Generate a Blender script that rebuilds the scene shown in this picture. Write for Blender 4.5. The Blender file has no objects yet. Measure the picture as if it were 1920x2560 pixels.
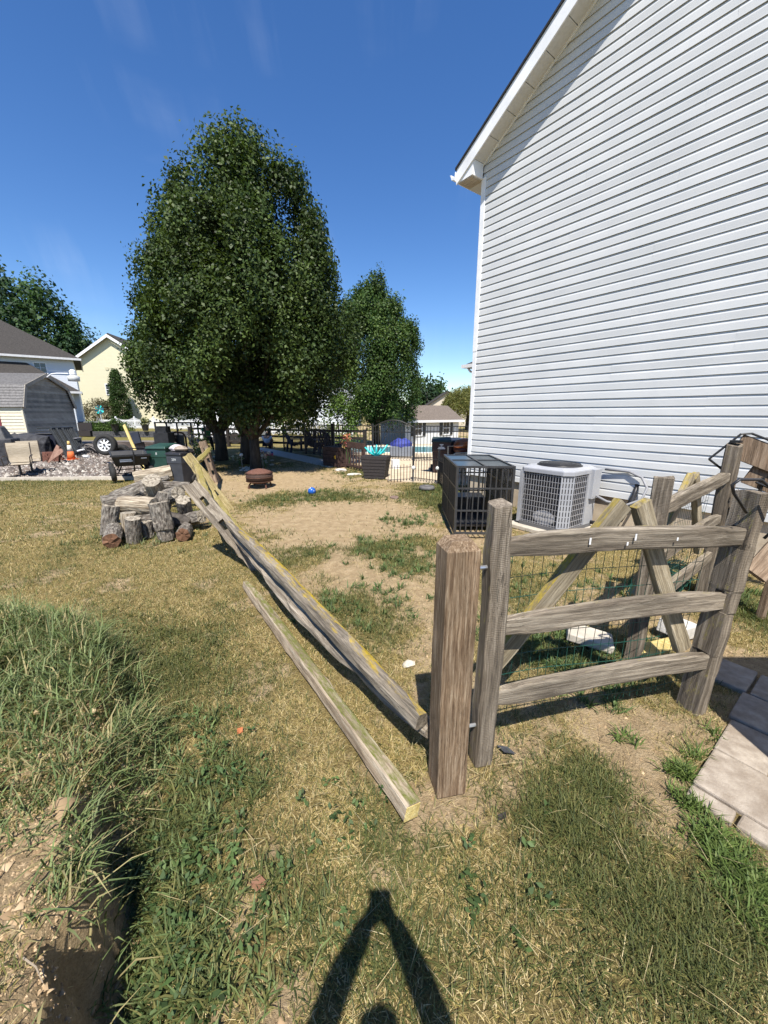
import bpy, math, random
import numpy as np
from mathutils import Vector, Matrix
R = math.radians
rng = np.random.default_rng(7)
random.seed(7)
sc = bpy.context.scene

# ------------------------------------------------------------------ camera, sky, sun, exposure
CAM_H, PITCH, FPX = 1.62, R(14.36), 961.0
cd = bpy.data.cameras.new('camera'); cam = bpy.data.objects.new('camera', cd)
sc.collection.objects.link(cam); sc.camera = cam
cam.location = (0, 0, CAM_H); cam.rotation_euler = (R(90) - PITCH, 0, 0)
cd.sensor_fit = 'HORIZONTAL'; cd.sensor_width = 36; cd.lens = FPX / 1920 * 36
cd.clip_start = 0.02; cd.clip_end = 3000
SUN_EL, SUN_AZ = R(58.3), R(0.8)            # sun stands behind the camera; light travels towards +Y
sd = Vector((math.sin(-SUN_AZ) * math.cos(SUN_EL), math.cos(SUN_AZ) * math.cos(SUN_EL), -math.sin(SUN_EL)))
sl = bpy.data.lights.new('sun', 'SUN'); so = bpy.data.objects.new('sun', sl); sc.collection.objects.link(so)
so.rotation_euler = sd.to_track_quat('-Z', 'Y').to_euler(); so.location = (0, -5, 20)
sl.energy = 4.9; sl.angle = R(0.53); sl.color = (1.0, 0.95, 0.87)
w = bpy.data.worlds.new('World'); sc.world = w; w.use_nodes = True
wt = w.node_tree; bg = wt.nodes['Background']
sky = wt.nodes.new('ShaderNodeTexSky'); sky.sky_type = 'NISHITA'; sky.sun_disc = False
sky.sun_elevation = SUN_EL; sky.sun_rotation = R(180); sky.altitude = 60
sky.air_density = 1.0; sky.dust_density = 0.0; sky.ozone_density = 3.2
bg.inputs[1].default_value = 0.108
def wn(t, **k):
    n = wt.nodes.new(t)
    for a, b in k.items(): setattr(n, a, b)
    return n
tc = wn('ShaderNodeTexCoord'); mp = wn('ShaderNodeMapping'); mp.inputs['Rotation'].default_value = (R(20), R(-38), R(10)); mp.inputs['Scale'].default_value = (9, 1.6, 1.3)
nz = wn('ShaderNodeTexNoise'); nz.inputs['Scale'].default_value = 1.5; nz.inputs['Detail'].default_value = 7; nz.inputs['Roughness'].default_value = .55
mp2 = wn('ShaderNodeMapping'); mp2.inputs['Scale'].default_value = (1.3, 1.3, 4)
nz2 = wn('ShaderNodeTexNoise'); nz2.inputs['Scale'].default_value = 2.2; nz2.inputs['Detail'].default_value = 5
cr = wn('ShaderNodeValToRGB'); cr.color_ramp.elements[0].position = .52; cr.color_ramp.elements[1].position = .82
cr2 = wn('ShaderNodeValToRGB'); cr2.color_ramp.elements[0].position = .42; cr2.color_ramp.elements[1].position = .72
mu = wn('ShaderNodeMath', operation='MULTIPLY'); mu2 = wn('ShaderNodeMath', operation='MULTIPLY'); mu2.inputs[1].default_value = .15
mx = wn('ShaderNodeMix', data_type='RGBA'); mx.inputs['B'].default_value = (6.5, 7.0, 7.6, 1)
L = wt.links.new
L(tc.outputs['Generated'], mp.inputs[0]); L(mp.outputs[0], nz.inputs['Vector']); L(nz.outputs[0], cr.inputs[0])
L(tc.outputs['Generated'], mp2.inputs[0]); L(mp2.outputs[0], nz2.inputs['Vector']); L(nz2.outputs[0], cr2.inputs[0])
L(cr.outputs[0], mu.inputs[0]); L(cr2.outputs[0], mu.inputs[1]); L(mu.outputs[0], mu2.inputs[0])
L(mu2.outputs[0], mx.inputs['Factor']); hs = wn('ShaderNodeHueSaturation'); hs.inputs['Saturation'].default_value = 1.24; hs.inputs['Hue'].default_value = .508; hs.inputs['Value'].default_value = .95; L(sky.outputs[0], hs.inputs['Color']); L(hs.outputs[0], mx.inputs['A']); L(mx.outputs['Result'], bg.inputs[0])
vs = sc.view_settings; vs.view_transform = 'Standard'; vs.look = 'None'; vs.exposure = 0.75; vs.gamma = 1
sc.cycles.max_bounces = 6; sc.cycles.diffuse_bounces = 3; sc.cycles.glossy_bounces = 2; sc.cycles.transmission_bounces = 3; sc.cycles.transparent_max_bounces = 6

# ------------------------------------------------------------------ pixel -> place (photo pixels of 1920x2560)
ct, st = math.cos(PITCH), math.sin(PITCH)
def ray(px, py):
    u, v = (px - 960) / FPX, (1280 - py) / FPX
    return u, ct + v * st, -st + v * ct
def G(px, py, z=0.0):
    x, y, d = ray(px, py); t = (z - CAM_H) / d
    return Vector((x * t, y * t, z))
def P(px, py, Y):
    x, y, d = ray(px, py); t = Y / y
    return Vector((x * t, Y, CAM_H + d * t))

# ------------------------------------------------------------------ noise
_perm = np.random.default_rng(3).random((256, 256))
def vnoise(x, y):
    x = np.asarray(x, float); y = np.asarray(y, float)
    xi, yi = np.floor(x).astype(int), np.floor(y).astype(int); fx, fy = x - xi, y - yi
    fx = fx * fx * (3 - 2 * fx); fy = fy * fy * (3 - 2 * fy)
    a = _perm[xi & 255, yi & 255]; b = _perm[(xi + 1) & 255, yi & 255]; c = _perm[xi & 255, (yi + 1) & 255]; d = _perm[(xi + 1) & 255, (yi + 1) & 255]
    return (a * (1 - fx) + b * fx) * (1 - fy) + (c * (1 - fx) + d * fx) * fy
def fbm(x, y, o=4):
    s, a, t = 0, .5, 0
    for i in range(o): s = s + a * vnoise(x * 2 ** i + 17 * i, y * 2 ** i + 5 * i); t += a; a *= .5
    return s / t
def sstep(a, b, x):
    t = np.clip((x - a) / (b - a), 0, 1); return t * t * (3 - 2 * t)

# ------------------------------------------------------------------ materials
MATS = {}
def _m(name):
    m = bpy.data.materials.new(name); m.use_nodes = True; MATS[name] = m
    nt = m.node_tree; return m, nt, nt.nodes['Principled BSDF']
def _noise(nt, src, scale, detail=5, rough=.6, stretch=(1, 1, 1)):
    mp = nt.nodes.new('ShaderNodeMapping'); mp.inputs['Scale'].default_value = stretch
    n = nt.nodes.new('ShaderNodeTexNoise'); n.inputs['Scale'].default_value = scale; n.inputs['Detail'].default_value = detail; n.inputs['Roughness'].default_value = rough
    nt.links.new(src, mp.inputs[0]); nt.links.new(mp.outputs[0], n.inputs['Vector']); return n.outputs[0]
def _ramp(nt, src, stops):
    r = nt.nodes.new('ShaderNodeValToRGB'); e = r.color_ramp.elements
    while len(e) < len(stops): e.new(.5)
    for el, (p, c) in zip(e, stops): el.position = p; el.color = tuple(c) + (1,) if len(c) == 3 else c
    nt.links.new(src, r.inputs[0]); return r.outputs[0]
def _mix(nt, f, a, b, mode='MIX'):
    m = nt.nodes.new('ShaderNodeMix'); m.data_type = 'RGBA'; m.blend_type = mode
    for k, v in (('Factor', f), ('A', a), ('B', b)):
        if isinstance(v, (int, float)): m.inputs[k].default_value = v
        elif isinstance(v, tuple): m.inputs[k].default_value = v + (1,) if len(v) == 3 else v
        else: nt.links.new(v, m.inputs[k])
    return m.outputs['Result']
def _bump(nt, b, h, strength, dist=.01):
    bp = nt.nodes.new('ShaderNodeBump'); bp.inputs['Strength'].default_value = strength; bp.inputs['Distance'].default_value = dist
    nt.links.new(h, bp.inputs['Height']); nt.links.new(bp.outputs[0], b.inputs['Normal'])
def _coord(nt, kind='Object'):
    return nt.nodes.new('ShaderNodeTexCoord').outputs[kind]
def mat(name, c, c2=None, rough=.7, scale=8, detail=5, bump=0, bscale=None, bdist=.01, metal=0, spec=.35, lo=.35, hi=.65, stretch=(1, 1, 1), dirt=None):
    if name in MATS: return MATS[name]
    m, nt, b = _m(name); co = _coord(nt)
    if c2 is None: c2 = tuple(min(1, v * 1.18 + .004) for v in c)
    n = _noise(nt, co, scale, detail, stretch=stretch)
    col = _ramp(nt, n, [(lo, c), (hi, c2)])
    if dirt:
        n2 = _noise(nt, co, scale * .31, 6); f = _ramp(nt, n2, [(.48, (0, 0, 0)), (.72, (1, 1, 1))])
        col = _mix(nt, f, col, dirt)
    nt.links.new(col, b.inputs['Base Color'])
    b.inputs['Roughness'].default_value = rough; b.inputs['Metallic'].default_value = metal; b.inputs['Specular IOR Level'].default_value = spec
    if bump: _bump(nt, b, _noise(nt, co, bscale or scale * 4, 6, stretch=stretch), bump, bdist)
    return m
def _scale(nt, src, k):
    m = nt.nodes.new('ShaderNodeMath'); m.operation = 'MULTIPLY'; m.inputs[1].default_value = k; nt.links.new(src, m.inputs[0]); return m.outputs[0]
def wood(name, dark, mid, light, moss=None, mdir=(0, 0, 1), mth=.8, rough=.85, g=1.0, saw=0):
    """weathered timber, grain along local Z"""
    m, nt, b = _m(name); co = _coord(nt)
    oi = nt.nodes.new('ShaderNodeObjectInfo'); add = nt.nodes.new('ShaderNodeVectorMath'); add.operation = 'ADD'
    nt.links.new(co, add.inputs[0]); nt.links.new(oi.outputs['Random'], add.inputs[1]); co = add.outputs[0]
    wmp = nt.nodes.new('ShaderNodeMapping'); wmp.inputs['Scale'].default_value = (1, 1, .35); wnz = nt.nodes.new('ShaderNodeTexNoise'); wnz.inputs['Scale'].default_value = 11; wnz.inputs['Detail'].default_value = 2; nt.links.new(co, wmp.inputs[0]); nt.links.new(wmp.outputs[0], wnz.inputs['Vector'])
    wsc = nt.nodes.new('ShaderNodeVectorMath'); wsc.operation = 'SCALE'; wsc.inputs['Scale'].default_value = .02; nt.links.new(wnz.outputs['Color'], wsc.inputs[0]); wad = nt.nodes.new('ShaderNodeVectorMath'); wad.operation = 'ADD'; nt.links.new(co, wad.inputs[0]); nt.links.new(wsc.outputs[0], wad.inputs[1]); co = wad.outputs[0]
    a = _noise(nt, co, 48 * g, 8, .7, (1, 1, .035)); f = _noise(nt, co, 230 * g, 5, .75, (1, 1, .022)); kr = _noise(nt, co, 62 * g, 3, .5, (1, 1, .018)); k = _noise(nt, co, 5, 4, .6, (1, 1, .35))
    col = _ramp(nt, a, [(.33, dark), (.5, mid), (.66, light)])
    col = _mix(nt, .55, col, _ramp(nt, f, [(.3, tuple(v * .25 for v in dark)), (.6, tuple(min(1, v * 1.6) for v in light))]), 'SOFT_LIGHT')
    crk = _ramp(nt, kr, [(.485, (0, 0, 0)), (.5, (1, 1, 1)), (.515, (0, 0, 0))])
    col = _mix(nt, _mix(nt, 1.0, crk, _ramp(nt, k_ := _noise(nt, co, 9, 3, .6, (1, 1, .2)), [(.45, (0, 0, 0)), (.6, (.9, .9, .9))]), 'MULTIPLY'), col, tuple(v * .22 for v in dark))
    blot = _ramp(nt, k, [(.35, (.62, .62, .62)), (.7, (1.12, 1.12, 1.12))])
    col = _mix(nt, 1.0, col, blot, 'MULTIPLY')
    if moss:
        ge = nt.nodes.new('ShaderNodeNewGeometry'); dp = nt.nodes.new('ShaderNodeVectorMath'); dp.operation = 'DOT_PRODUCT'; nt.links.new(ge.outputs['Normal'], dp.inputs[0]); dp.inputs[1].default_value = Vector(mdir).normalized()
        mn = _noise(nt, co, 34, 9, .8, (1, 1, .35)); ad = nt.nodes.new('ShaderNodeMath'); ad.operation = 'MULTIPLY_ADD'; ad.inputs[1].default_value = 1.5
        nt.links.new(mn, ad.inputs[0]); nt.links.new(dp.outputs['Value'], ad.inputs[2])
        fm = _ramp(nt, _scale(nt, ad.outputs[0], .5), [((mth + .75) / 2 - .07, (0, 0, 0)), ((mth + .75) / 2 + .09, (1, 1, 1))])
        col = _mix(nt, fm, col, _ramp(nt, _noise(nt, co, 60, 4), [(.3, tuple(v * .6 for v in moss)), (.7, moss)]))
    nt.links.new(col, b.inputs['Base Color']); b.inputs['Roughness'].default_value = rough; b.inputs['Specular IOR Level'].default_value = .2
    h = _mix(nt, .5, a, f)
    if saw:
        wv = nt.nodes.new('ShaderNodeTexWave'); wv.bands_direction = 'Z'; wv.inputs['Scale'].default_value = 38; wv.inputs['Distortion'].default_value = 5; wv.inputs['Detail'].default_value = 3
        nt.links.new(co, wv.inputs[0]); h = _mix(nt, saw, h, wv.outputs['Fac'])
    _bump(nt, b, h, 1.0, .008)
    return m
def leafmat(name, rough=.42, trans=.22, spec=.5):
    m, nt, b = _m(name); at = nt.nodes.new('ShaderNodeAttribute'); at.attribute_name = 'col'
    nt.links.new(at.outputs['Color'], b.inputs['Base Color']); b.inputs['Roughness'].default_value = rough; b.inputs['Specular IOR Level'].default_value = spec
    tr = nt.nodes.new('ShaderNodeBsdfTranslucent'); ms = nt.nodes.new('ShaderNodeMixShader'); ms.inputs[0].default_value = trans
    nt.links.new(_mix(nt, 1.0, at.outputs['Color'], (1.25, 1.35, .6), 'MULTIPLY'), tr.inputs[0])
    nt.links.new(b.outputs[0], ms.inputs[1]); nt.links.new(tr.outputs[0], ms.inputs[2])
    nt.links.new(ms.outputs[0], nt.nodes['Material Output'].inputs[0]); return m

WOOD_GREY = wood('grey_weathered_wood', (.11, .092, .075), (.25, .218, .178), (.45, .405, .34), moss=(.38, .33, .12), mth=1.22)
WOOD_BRACE = wood('grey_brace_wood', (.15, .125, .09), (.31, .27, .20), (.50, .445, .35), moss=(.46, .34, .04), mdir=(-.75, -.1, .62), mth=.95)
WOOD_SAW = wood('grey_sawn_wood', (.10, .085, .07), (.22, .19, .155), (.40, .355, .295), moss=(.36, .31, .08), mdir=(-1, -.3, .2), mth=1.2, saw=.10)
WOOD_MOSS = wood('mossy_grey_wood', (.10, .09, .075), (.25, .22, .18), (.43, .385, .32), moss=(.50, .35, .03), mdir=(.60, .45, .66), mth=.80)
WOOD_LICH = wood('yellow_mossy_wood', (.15, .12, .065), (.33, .275, .15), (.48, .42, .27), moss=(.36, .30, .09), mdir=(.6, .3, .7), mth=.78)
WOOD_GREEN = wood('green_mossy_board', (.18, .14, .10), (.35, .29, .22), (.52, .46, .37), moss=(.17, .19, .035), mdir=(.62, .42, .66), mth=.80)
WOOD_BROWN = wood('brown_new_post_wood', (.12, .08, .053), (.30, .222, .153), (.55, .45, .34), g=2.6)
WOOD_TAN = wood('tan_board_wood', (.12, .09, .065), (.26, .20, .15), (.40, .33, .26))
WOOD_PALE = wood('pale_yellow_lumber', (.45, .33, .13), (.58, .46, .22), (.68, .58, .34))
BLACKM = mat('black_metal', (.012, .012, .013), rough=.45, spec=.5)
CRATEM = mat('crate_grey_metal', (.045, .045, .047), (.065, .065, .067), rough=.42, metal=.35, spec=.5)
DARKPL = mat('black_plastic', (.018, .018, .02), (.03, .03, .033), rough=.42)
RUBBER = mat('tyre_rubber', (.016, .016, .016), (.03, .029, .027), rough=.8, scale=30)
WHITEP = mat('white_vinyl', (.74, .75, .76), (.80, .80, .80), rough=.45, scale=2)
SIDING = mat('white_siding', (.575, .58, .57), (.645, .645, .63), rough=.5, scale=1.3, bump=.05, bscale=120, bdist=.002)
CONC = mat('concrete', (.40, .36, .30), (.52, .47, .39), rough=.9, scale=9, bump=.3, bscale=90, bdist=.003)
FOUND = mat('foundation_concrete', (.44, .36, .26), (.58, .49, .37), rough=.9, scale=4, bump=.25, bscale=60, dirt=(.33, .25, .17))
SHING = mat('brown_shingles', (.028, .025, .022), (.062, .055, .049), rough=.95, scale=18, bump=.4, bscale=40)
SHINGG = mat('grey_shingles', (.13, .125, .12), (.21, .20, .195), rough=.95, scale=12, bump=.3)
LEAF = leafmat('pear_leaf', rough=.5, trans=.2, spec=.2)
LEAF2 = leafmat('soft_leaf', rough=.6, trans=.3, spec=.3)
GRASSM = leafmat('grass_blade', rough=.6, trans=.25, spec=.25)
BARKT = mat('tree_bark', (.035, .028, .022), (.085, .07, .055), rough=.95, scale=14, stretch=(1, 1, .25), bump=.8, bscale=30)
GLASSD = mat('dark_window_glass', (.02, .025, .03), (.035, .04, .05), rough=.08, spec=.8)

# ------------------------------------------------------------------ mesh helpers
col = sc.collection
class MB:
    def __init__(s): s.v = []; s.f = []
    def add(s, vs, fs, M=None):
        o = len(s.v)
        s.v += [tuple(M @ Vector(v)) if M else tuple(v) for v in vs]; s.f += [tuple(i + o for i in f) for f in fs]; return s
    def box(s, c, d, M=None, rz=0):
        hx, hy, hz = d[0] / 2, d[1] / 2, d[2] / 2; T = Matrix.Translation(c) @ Matrix.Rotation(rz, 4, 'Z')
        vs = [(x, y, z) for z in (-hz, hz) for x, y in ((-hx, -hy), (hx, -hy), (hx, hy), (-hx, hy))]
        return s.add(vs, [(3, 2, 1, 0), (4, 5, 6, 7), (0, 1, 5, 4), (1, 2, 6, 5), (2, 3, 7, 6), (3, 0, 4, 7)], (M @ T) if M else T)
    def b2(s, lo, hi, M=None):
        return s.box([(a + b) / 2 for a, b in zip(lo, hi)], [b - a for a, b in zip(lo, hi)], M)
    def bar(s, p0, p1, w, h=None):
        p0, p1 = Vector(p0), Vector(p1); d = p1 - p0; q = d.to_track_quat('Z', 'Y').to_matrix().to_4x4()
        return s.box((0, 0, d.length / 2), (w, h or w, d.length), Matrix.Translation(p0) @ q)
    def tube(s, pts, r, n=6, cap=True, closed=False):
        pts = [Vector(p) for p in pts]; m = len(pts); rs = r if isinstance(r, (list, tuple)) else [r] * m; o = len(s.v)
        up = None
        for i, p in enumerate(pts):
            if closed: t = pts[(i + 1) % m] - pts[i - 1]
            else: t = pts[min(i + 1, m - 1)] - pts[max(i - 1, 0)]
            t.normalize()
            if up is None: up = t.orthogonal().normalized()
            a = (up - t * up.dot(t))
            a = a.normalized() if a.length > 1e-5 else t.orthogonal().normalized(); up = a; bb = t.cross(a)
            for k in range(n):
                g = 2 * math.pi * k / n; s.v.append(tuple(p + (a * math.cos(g) + bb * math.sin(g)) * rs[i]))
        for i in range(m if closed else m - 1):
            j = (i + 1) % m
            for k in range(n):
                l = (k + 1) % n; s.f.append((o + i * n + k, o + i * n + l, o + j * n + l, o + j * n + k))
        if cap and not closed:
            s.f.append(tuple(o + k for k in range(n))[::-1]); s.f.append(tuple(o + (m - 1) * n + k for k in range(n)))
        return s
    def lathe(s, prof, n=20, M=None):
        vs, fs = [], []
        for r, z in prof:
            for k in range(n): g = 2 * math.pi * k / n; vs.append((r * math.cos(g), r * math.sin(g), z))
        for i in range(len(prof) - 1):
            for k in range(n): l = (k + 1) % n; fs.append((i * n + k, i * n + l, (i + 1) * n + l, (i + 1) * n + k))
        if abs(prof[0][0] - prof[-1][0]) < .011 and prof[0][0] > .015:
            for k in range(n): l = (k + 1) % n; e = (len(prof) - 1) * n; fs.append((e + k, e + l, l, k))
        else: fs.append(tuple(range(n))[::-1]); fs.append(tuple((len(prof) - 1) * n + k for k in range(n)))
        return s.add(vs, fs, M)
    def prism(s, poly, y0, y1, M=None):       # polygon in XZ, extruded along Y
        n = len(poly); vs = [(x, y0, z) for x, z in poly] + [(x, y1, z) for x, z in poly]
        fs = [tuple(range(n)), tuple(range(2 * n - 1, n - 1, -1))] + [((i + 1) % n, i, n + i, n + (i + 1) % n) for i in range(n)]
        return s.add(vs, fs, M)
    def mesh(s, name, m, smooth=False):
        me = bpy.data.meshes.new(name); me.from_pydata(s.v, [], s.f); me.update()
        if m: me.materials.append(m)
        if smooth: me.polygons.foreach_set('use_smooth', [True] * len(me.polygons))
        return me
    def build(s, name, m, parent=None, smooth=False, bevel=0, kind=None, label=None, M=None):
        return link(name, s.mesh(name, m, smooth), parent, bevel, kind, label, M)
def link(name, me, parent=None, bevel=0, kind=None, label=None, M=None):
    o = bpy.data.objects.new(name, me); col.objects.link(o)
    if parent: o.parent = parent
    if M is not None: o.matrix_local = M
    if bevel:
        b = o.modifiers.new('bevel', 'BEVEL'); b.width = bevel; b.segments = 2; b.limit_method = 'ANGLE'
    if kind: o['kind'] = kind
    if label: o['label'] = label
    return o
def tag(o, label, cat, group=None):
    o['label'] = label; o['category'] = cat
    if group: o['group'] = group
    return o
def thing(name, label, cat, loc=(0, 0, 0), rz=0, group=None):
    o = bpy.data.objects.new(name, None); o.empty_display_size = .1; col.objects.link(o)
    o.location = loc; o.rotation_euler = (0, 0, rz); return tag(o, label, cat, group)
def dup(root, loc, rz, label, group=None, scale=None):
    r = root.copy(); col.objects.link(r); r.location = loc; r.rotation_euler = (0, 0, rz); r['label'] = label
    if group: r['group'] = group
    if scale: r.scale = scale
    for ch in list(root.children):
        c = ch.copy(); col.objects.link(c); c.parent = r
        for g in ch.children: d = g.copy(); col.objects.link(d); d.parent = c
    return r
def npmesh(name, v, quads=None, tris=None, colr=None, m=None):
    me = bpy.data.meshes.new(name); me.vertices.add(len(v)); me.vertices.foreach_set('co', v.astype(np.float32).ravel())
    parts = [a for a in (quads, tris) if a is not None and len(a)]
    idx = np.concatenate([a.ravel() for a in parts]); tot = np.concatenate([np.full(len(a), a.shape[1]) for a in parts])
    me.loops.add(len(idx)); me.loops.foreach_set('vertex_index', idx.astype(np.int32))
    me.polygons.add(len(tot)); me.polygons.foreach_set('loop_start', np.concatenate([[0], np.cumsum(tot)[:-1]]).astype(np.int32)); me.polygons.foreach_set('loop_total', tot.astype(np.int32))
    me.update(calc_edges=True)
    if colr is not None:
        at = me.attributes.new('col', 'FLOAT_COLOR', 'POINT'); c4 = np.ones((len(v), 4), np.float32); c4[:, :3] = colr; at.data.foreach_set('color', c4.ravel())
    if m: me.materials.append(m)
    return me
def frame(p0, p1, roll=0.0, face=None):
    """matrix with local Z from p0 to p1; local -Y turned towards `face` (a world direction) when given"""
    p0, p1 = Vector(p0), Vector(p1); z = (p1 - p0).normalized()
    y = -Vector(face) if face is not None else Vector((0, 1, 0)) if abs(z.y) < .9 else Vector((0, 0, 1))
    x = y.cross(z).normalized(); y = z.cross(x)
    M = Matrix((x, y, z)).transposed().to_4x4(); M.translation = p0
    return M @ Matrix.Rotation(roll, 4, 'Z')
def timber(L, w, d, seg=14, taper=(1, 1), jit=.004, bow=0, cham=.12, seed=0, topcut=0, waist=0, splitend=0):
    """irregular squared timber along local Z with chamfered corners"""
    r = np.random.default_rng(seed); mb = MB(); k = cham
    prof = [(-.5 + k, -.5), (.5 - k, -.5), (.5, -.5 + k), (.5, .5 - k), (.5 - k, .5), (-.5 + k, .5), (-.5, .5 - k), (-.5, -.5 + k)]
    n = len(prof); ph = r.random(4) * 6
    for i in range(seg + 1):
        t = i / seg; s = 1 + (taper[0] - 1) * max(0, 1 - t / .16) ** 1.5 + (taper[1] - 1) * max(0, 1 - (1 - t) / .16) ** 1.5
        s2 = 1 + waist * math.sin(t * 9 + ph[0])
        ox = bow * math.sin(math.pi * t) + jit * math.sin(t * 7 + ph[1]); oy = jit * math.sin(t * 6 + ph[2])
        for a, b in prof:
            z = L * t + (topcut * (a + b) if i == seg else 0)
            mb.v.append((a * w * s * s2 + ox + r.normal() * jit * .5, b * d * s2 + oy + r.normal() * jit * .5, z))
    for i in range(seg):
        for a in range(n): b = (a + 1) % n; mb.f.append((i * n + a, i * n + b, (i + 1) * n + b, (i + 1) * n + a))
    mb.f.append(tuple(range(n))[::-1]); mb.f.append(tuple(seg * n + a for a in range(n)))
    return mb
def slotted(L, w, d, slots, sw=.05, jit=.004, seed=0, taper_top=1.0):
    """post with through slots on its broad face (local Y through)"""
    r = np.random.default_rng(seed); zs = sorted(set([0, L] + [z for s_ in slots for z in s_] + [L * i / 10 for i in range(11)])); zs = [z for i, z in enumerate(zs) if i == 0 or z - zs[i - 1] > .012 or any(abs(z - q) < 1e-6 for s_ in slots for q in s_)]
    xs = [-w / 2, -sw / 2, sw / 2, w / 2]; mb = MB(); nz_, nx = len(zs), 4
    for side in (-1, 1):
        for z in zs:
            tp = 1 + (taper_top - 1) * max(0, (z / L - .85) / .15)
            for x in xs: mb.v.append((x * tp + r.normal() * jit, side * d / 2 * (.96 if abs(x) > sw else 1) + r.normal() * jit, z + (r.normal() * jit * 2 if z == L else 0)))
    solid = [[not (j == 1 and any(a - 1e-6 <= zs[i] and zs[i + 1] <= b + 1e-6 for a, b in slots)) for j in range(3)] for i in range(nz_ - 1)]
    I = lambda s_, i, j: s_ * nz_ * nx + i * nx + j
    for i in range(nz_ - 1):
        for j in range(3):
            if not solid[i][j]: continue
            mb.f.append((I(0, i, j), I(0, i, j + 1), I(0, i + 1, j + 1), I(0, i + 1, j))); mb.f.append((I(1, i, j + 1), I(1, i, j), I(1, i + 1, j), I(1, i + 1, j + 1)))
            for di, dj, a, b in ((0, -1, (i + 1, j), (i, j)), (0, 1, (i, j + 1), (i + 1, j + 1)), (-1, 0, (i, j), (i, j + 1)), (1, 0, (i + 1, j + 1), (i + 1, j))):
                ii, jj = i + di, j + dj
                if not (0 <= ii < nz_ - 1 and 0 <= jj < 3 and solid[ii][jj]): mb.f.append((I(0, *a), I(0, *b), I(1, *b), I(1, *a))[::-1])
    return mb

# directions of the lot: AX runs along the white house wall towards the camera, EX runs away from it
WALL_RZ = math.atan2(-.804, .595); AX = Vector((.595, -.804, 0)); EX = Vector((.804, .595, 0))
HC = Vector((1.67, 7.60, 0))

# ------------------------------------------------------------------ ground: heights and zones
EDGE_Y = np.array([-1, .3, .5, .65, .85, 1.06, 1.43, 1.86, 2.33, 2.6, 2.85]); EDGE_X = np.array([-.70, -.70, -.73, -.79, -.93, -1.06, -1.17, -1.40, -1.83, -2.5, -4.2])
def edge_s(x, y):
    return np.interp(y, EDGE_Y, EDGE_X, right=-20) - x + (fbm(x * 5, y * 5, 3) - .5) * .26
def ground_z(x, y):
    x = np.asarray(x, float); y = np.asarray(y, float)
    s = edge_s(x, y); fade = 1 - sstep(2.2, 2.85, y) * .75
    wsl = .07 + .30 * sstep(1.0, 1.4, y); z = .30 * sstep(0, 1, (s + wsl * .35) / wsl) * fade + .10 * sstep(.1, 1.3, s) * fade
    z = z + (fbm(x * 9, y * 9, 3) - .5) * .10 * sstep(0, .1, s) * (1 - sstep(3, 4, y))
    z = z - .12 * np.exp(-((s + .10) / .10) ** 2) * (1 - sstep(.85, 1.2, y))
    near = 1 - sstep(20, 40, np.hypot(x, y)); z = z + (fbm(x * 1.1 + 3, y * 1.1, 3) - .5) * .035 * near + (fbm(x * 6, y * 6, 2) - .5) * .012 * near
    z = z - .42 * sstep(20.5, 23.5, y) * sstep(-3, 1, x) * (1 - sstep(60, 120, y))
    return z - .012
def gz(x, y): return float(ground_z(x, y))
def blobs(lst, x, y):
    r = 0
    for px, py, rx, ry, wgt in lst:
        c = G(px, py); ex = (G(px + rx, py) - c).length; ey = (G(px, py - ry) - G(px, py + ry)).length / 2
        q = ((x - c.x) / ex) ** 2 + ((y - c.y) / ey) ** 2; r = np.maximum(r, wgt * np.exp(-q * .9)) if wgt > 0 else r
    return r
GREEN = [(400, 2120, 130, 200, .9), (380, 2400, 150, 170, .9), (560, 1950, 110, 110, .6), (240, 1700, 260, 150, .9), (1430, 2080, 150, 120, 1.1), (1480, 2200, 170, 120, 1.0), (1640, 2330, 280, 170, 1.15), (1330, 2250, 150, 160, .8), (1500, 1960, 100, 80, .9), (1800, 2330, 160, 160, 1.1), (1180, 2420, 200, 130, .5), (960, 2330, 160, 160, .4),
         (1000, 2080, 120, 90, .45), (760, 2200, 120, 120, .5), (1460, 1630, 180, 60, .9), (1130, 1240, 130, 40, 1.1), (1000, 1300, 70, 22, .9), (930, 1370, 110, 30, .9), (1010, 1410, 90, 40, .8), (830, 1240, 160, 18, .9), (700, 1250, 110, 22, .7), (880, 1500, 120, 60, .9), (960, 1560, 100, 60, .7), (760, 1380, 90, 40, .7), (820, 1450, 60, 30, .7), (1040, 1350, 70, 30, .7), (900, 1290, 90, 14, .6), (1300, 1480, 130, 60, .5), (900, 1185, 120, 14, .8), (460, 1290, 60, 20, 1), (1870, 1520, 80, 60, .9), (330, 1340, 110, 30, .45), (700, 1330, 90, 25, .5)]
DIRT = [(860, 1290, 260, 50, 1.2), (900, 1440, 190, 80, 1.2), (720, 1200, 250, 25, 1.1), (800, 1320, 150, 50, 1), (1050, 1500, 100, 90, .9), (1090, 1620, 100, 90, .8), (1500, 1540, 160, 60, .7), (1640, 1950, 80, 130, 1.1), (1120, 2010, 130, 80, .85), (1250, 2060, 60, 60, .8), (1700, 2020, 50, 90, 1.2), (1560, 1830, 120, 60, .9), (1620, 1900, 110, 90, 1.1), (1690, 2080, 50, 60, .9), (600, 2310, 70, 130, 1.0), (540, 2450, 60, 90, .9), (520, 2080, 50, 50, .8), (330, 2010, 40, 40, .9), (700, 2480, 60, 60, .6), (450, 2230, 35, 50, .7), (1850, 1680, 110, 110, 1.0), (560, 1260, 60, 60, .9), (520, 1200, 70, 25, 1.0), (1400, 1700, 200, 40, .6), (1280, 1990, 60, 50, .5), (950, 1800, 60, 90, .5), (860, 1690, 60, 80, .35), (60, 2380, 150, 200, 1.2), (620, 1880, 60, 60, .5), (1180, 1330, 100, 40, .6), (950, 1225, 60, 14, .9)]
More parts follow.
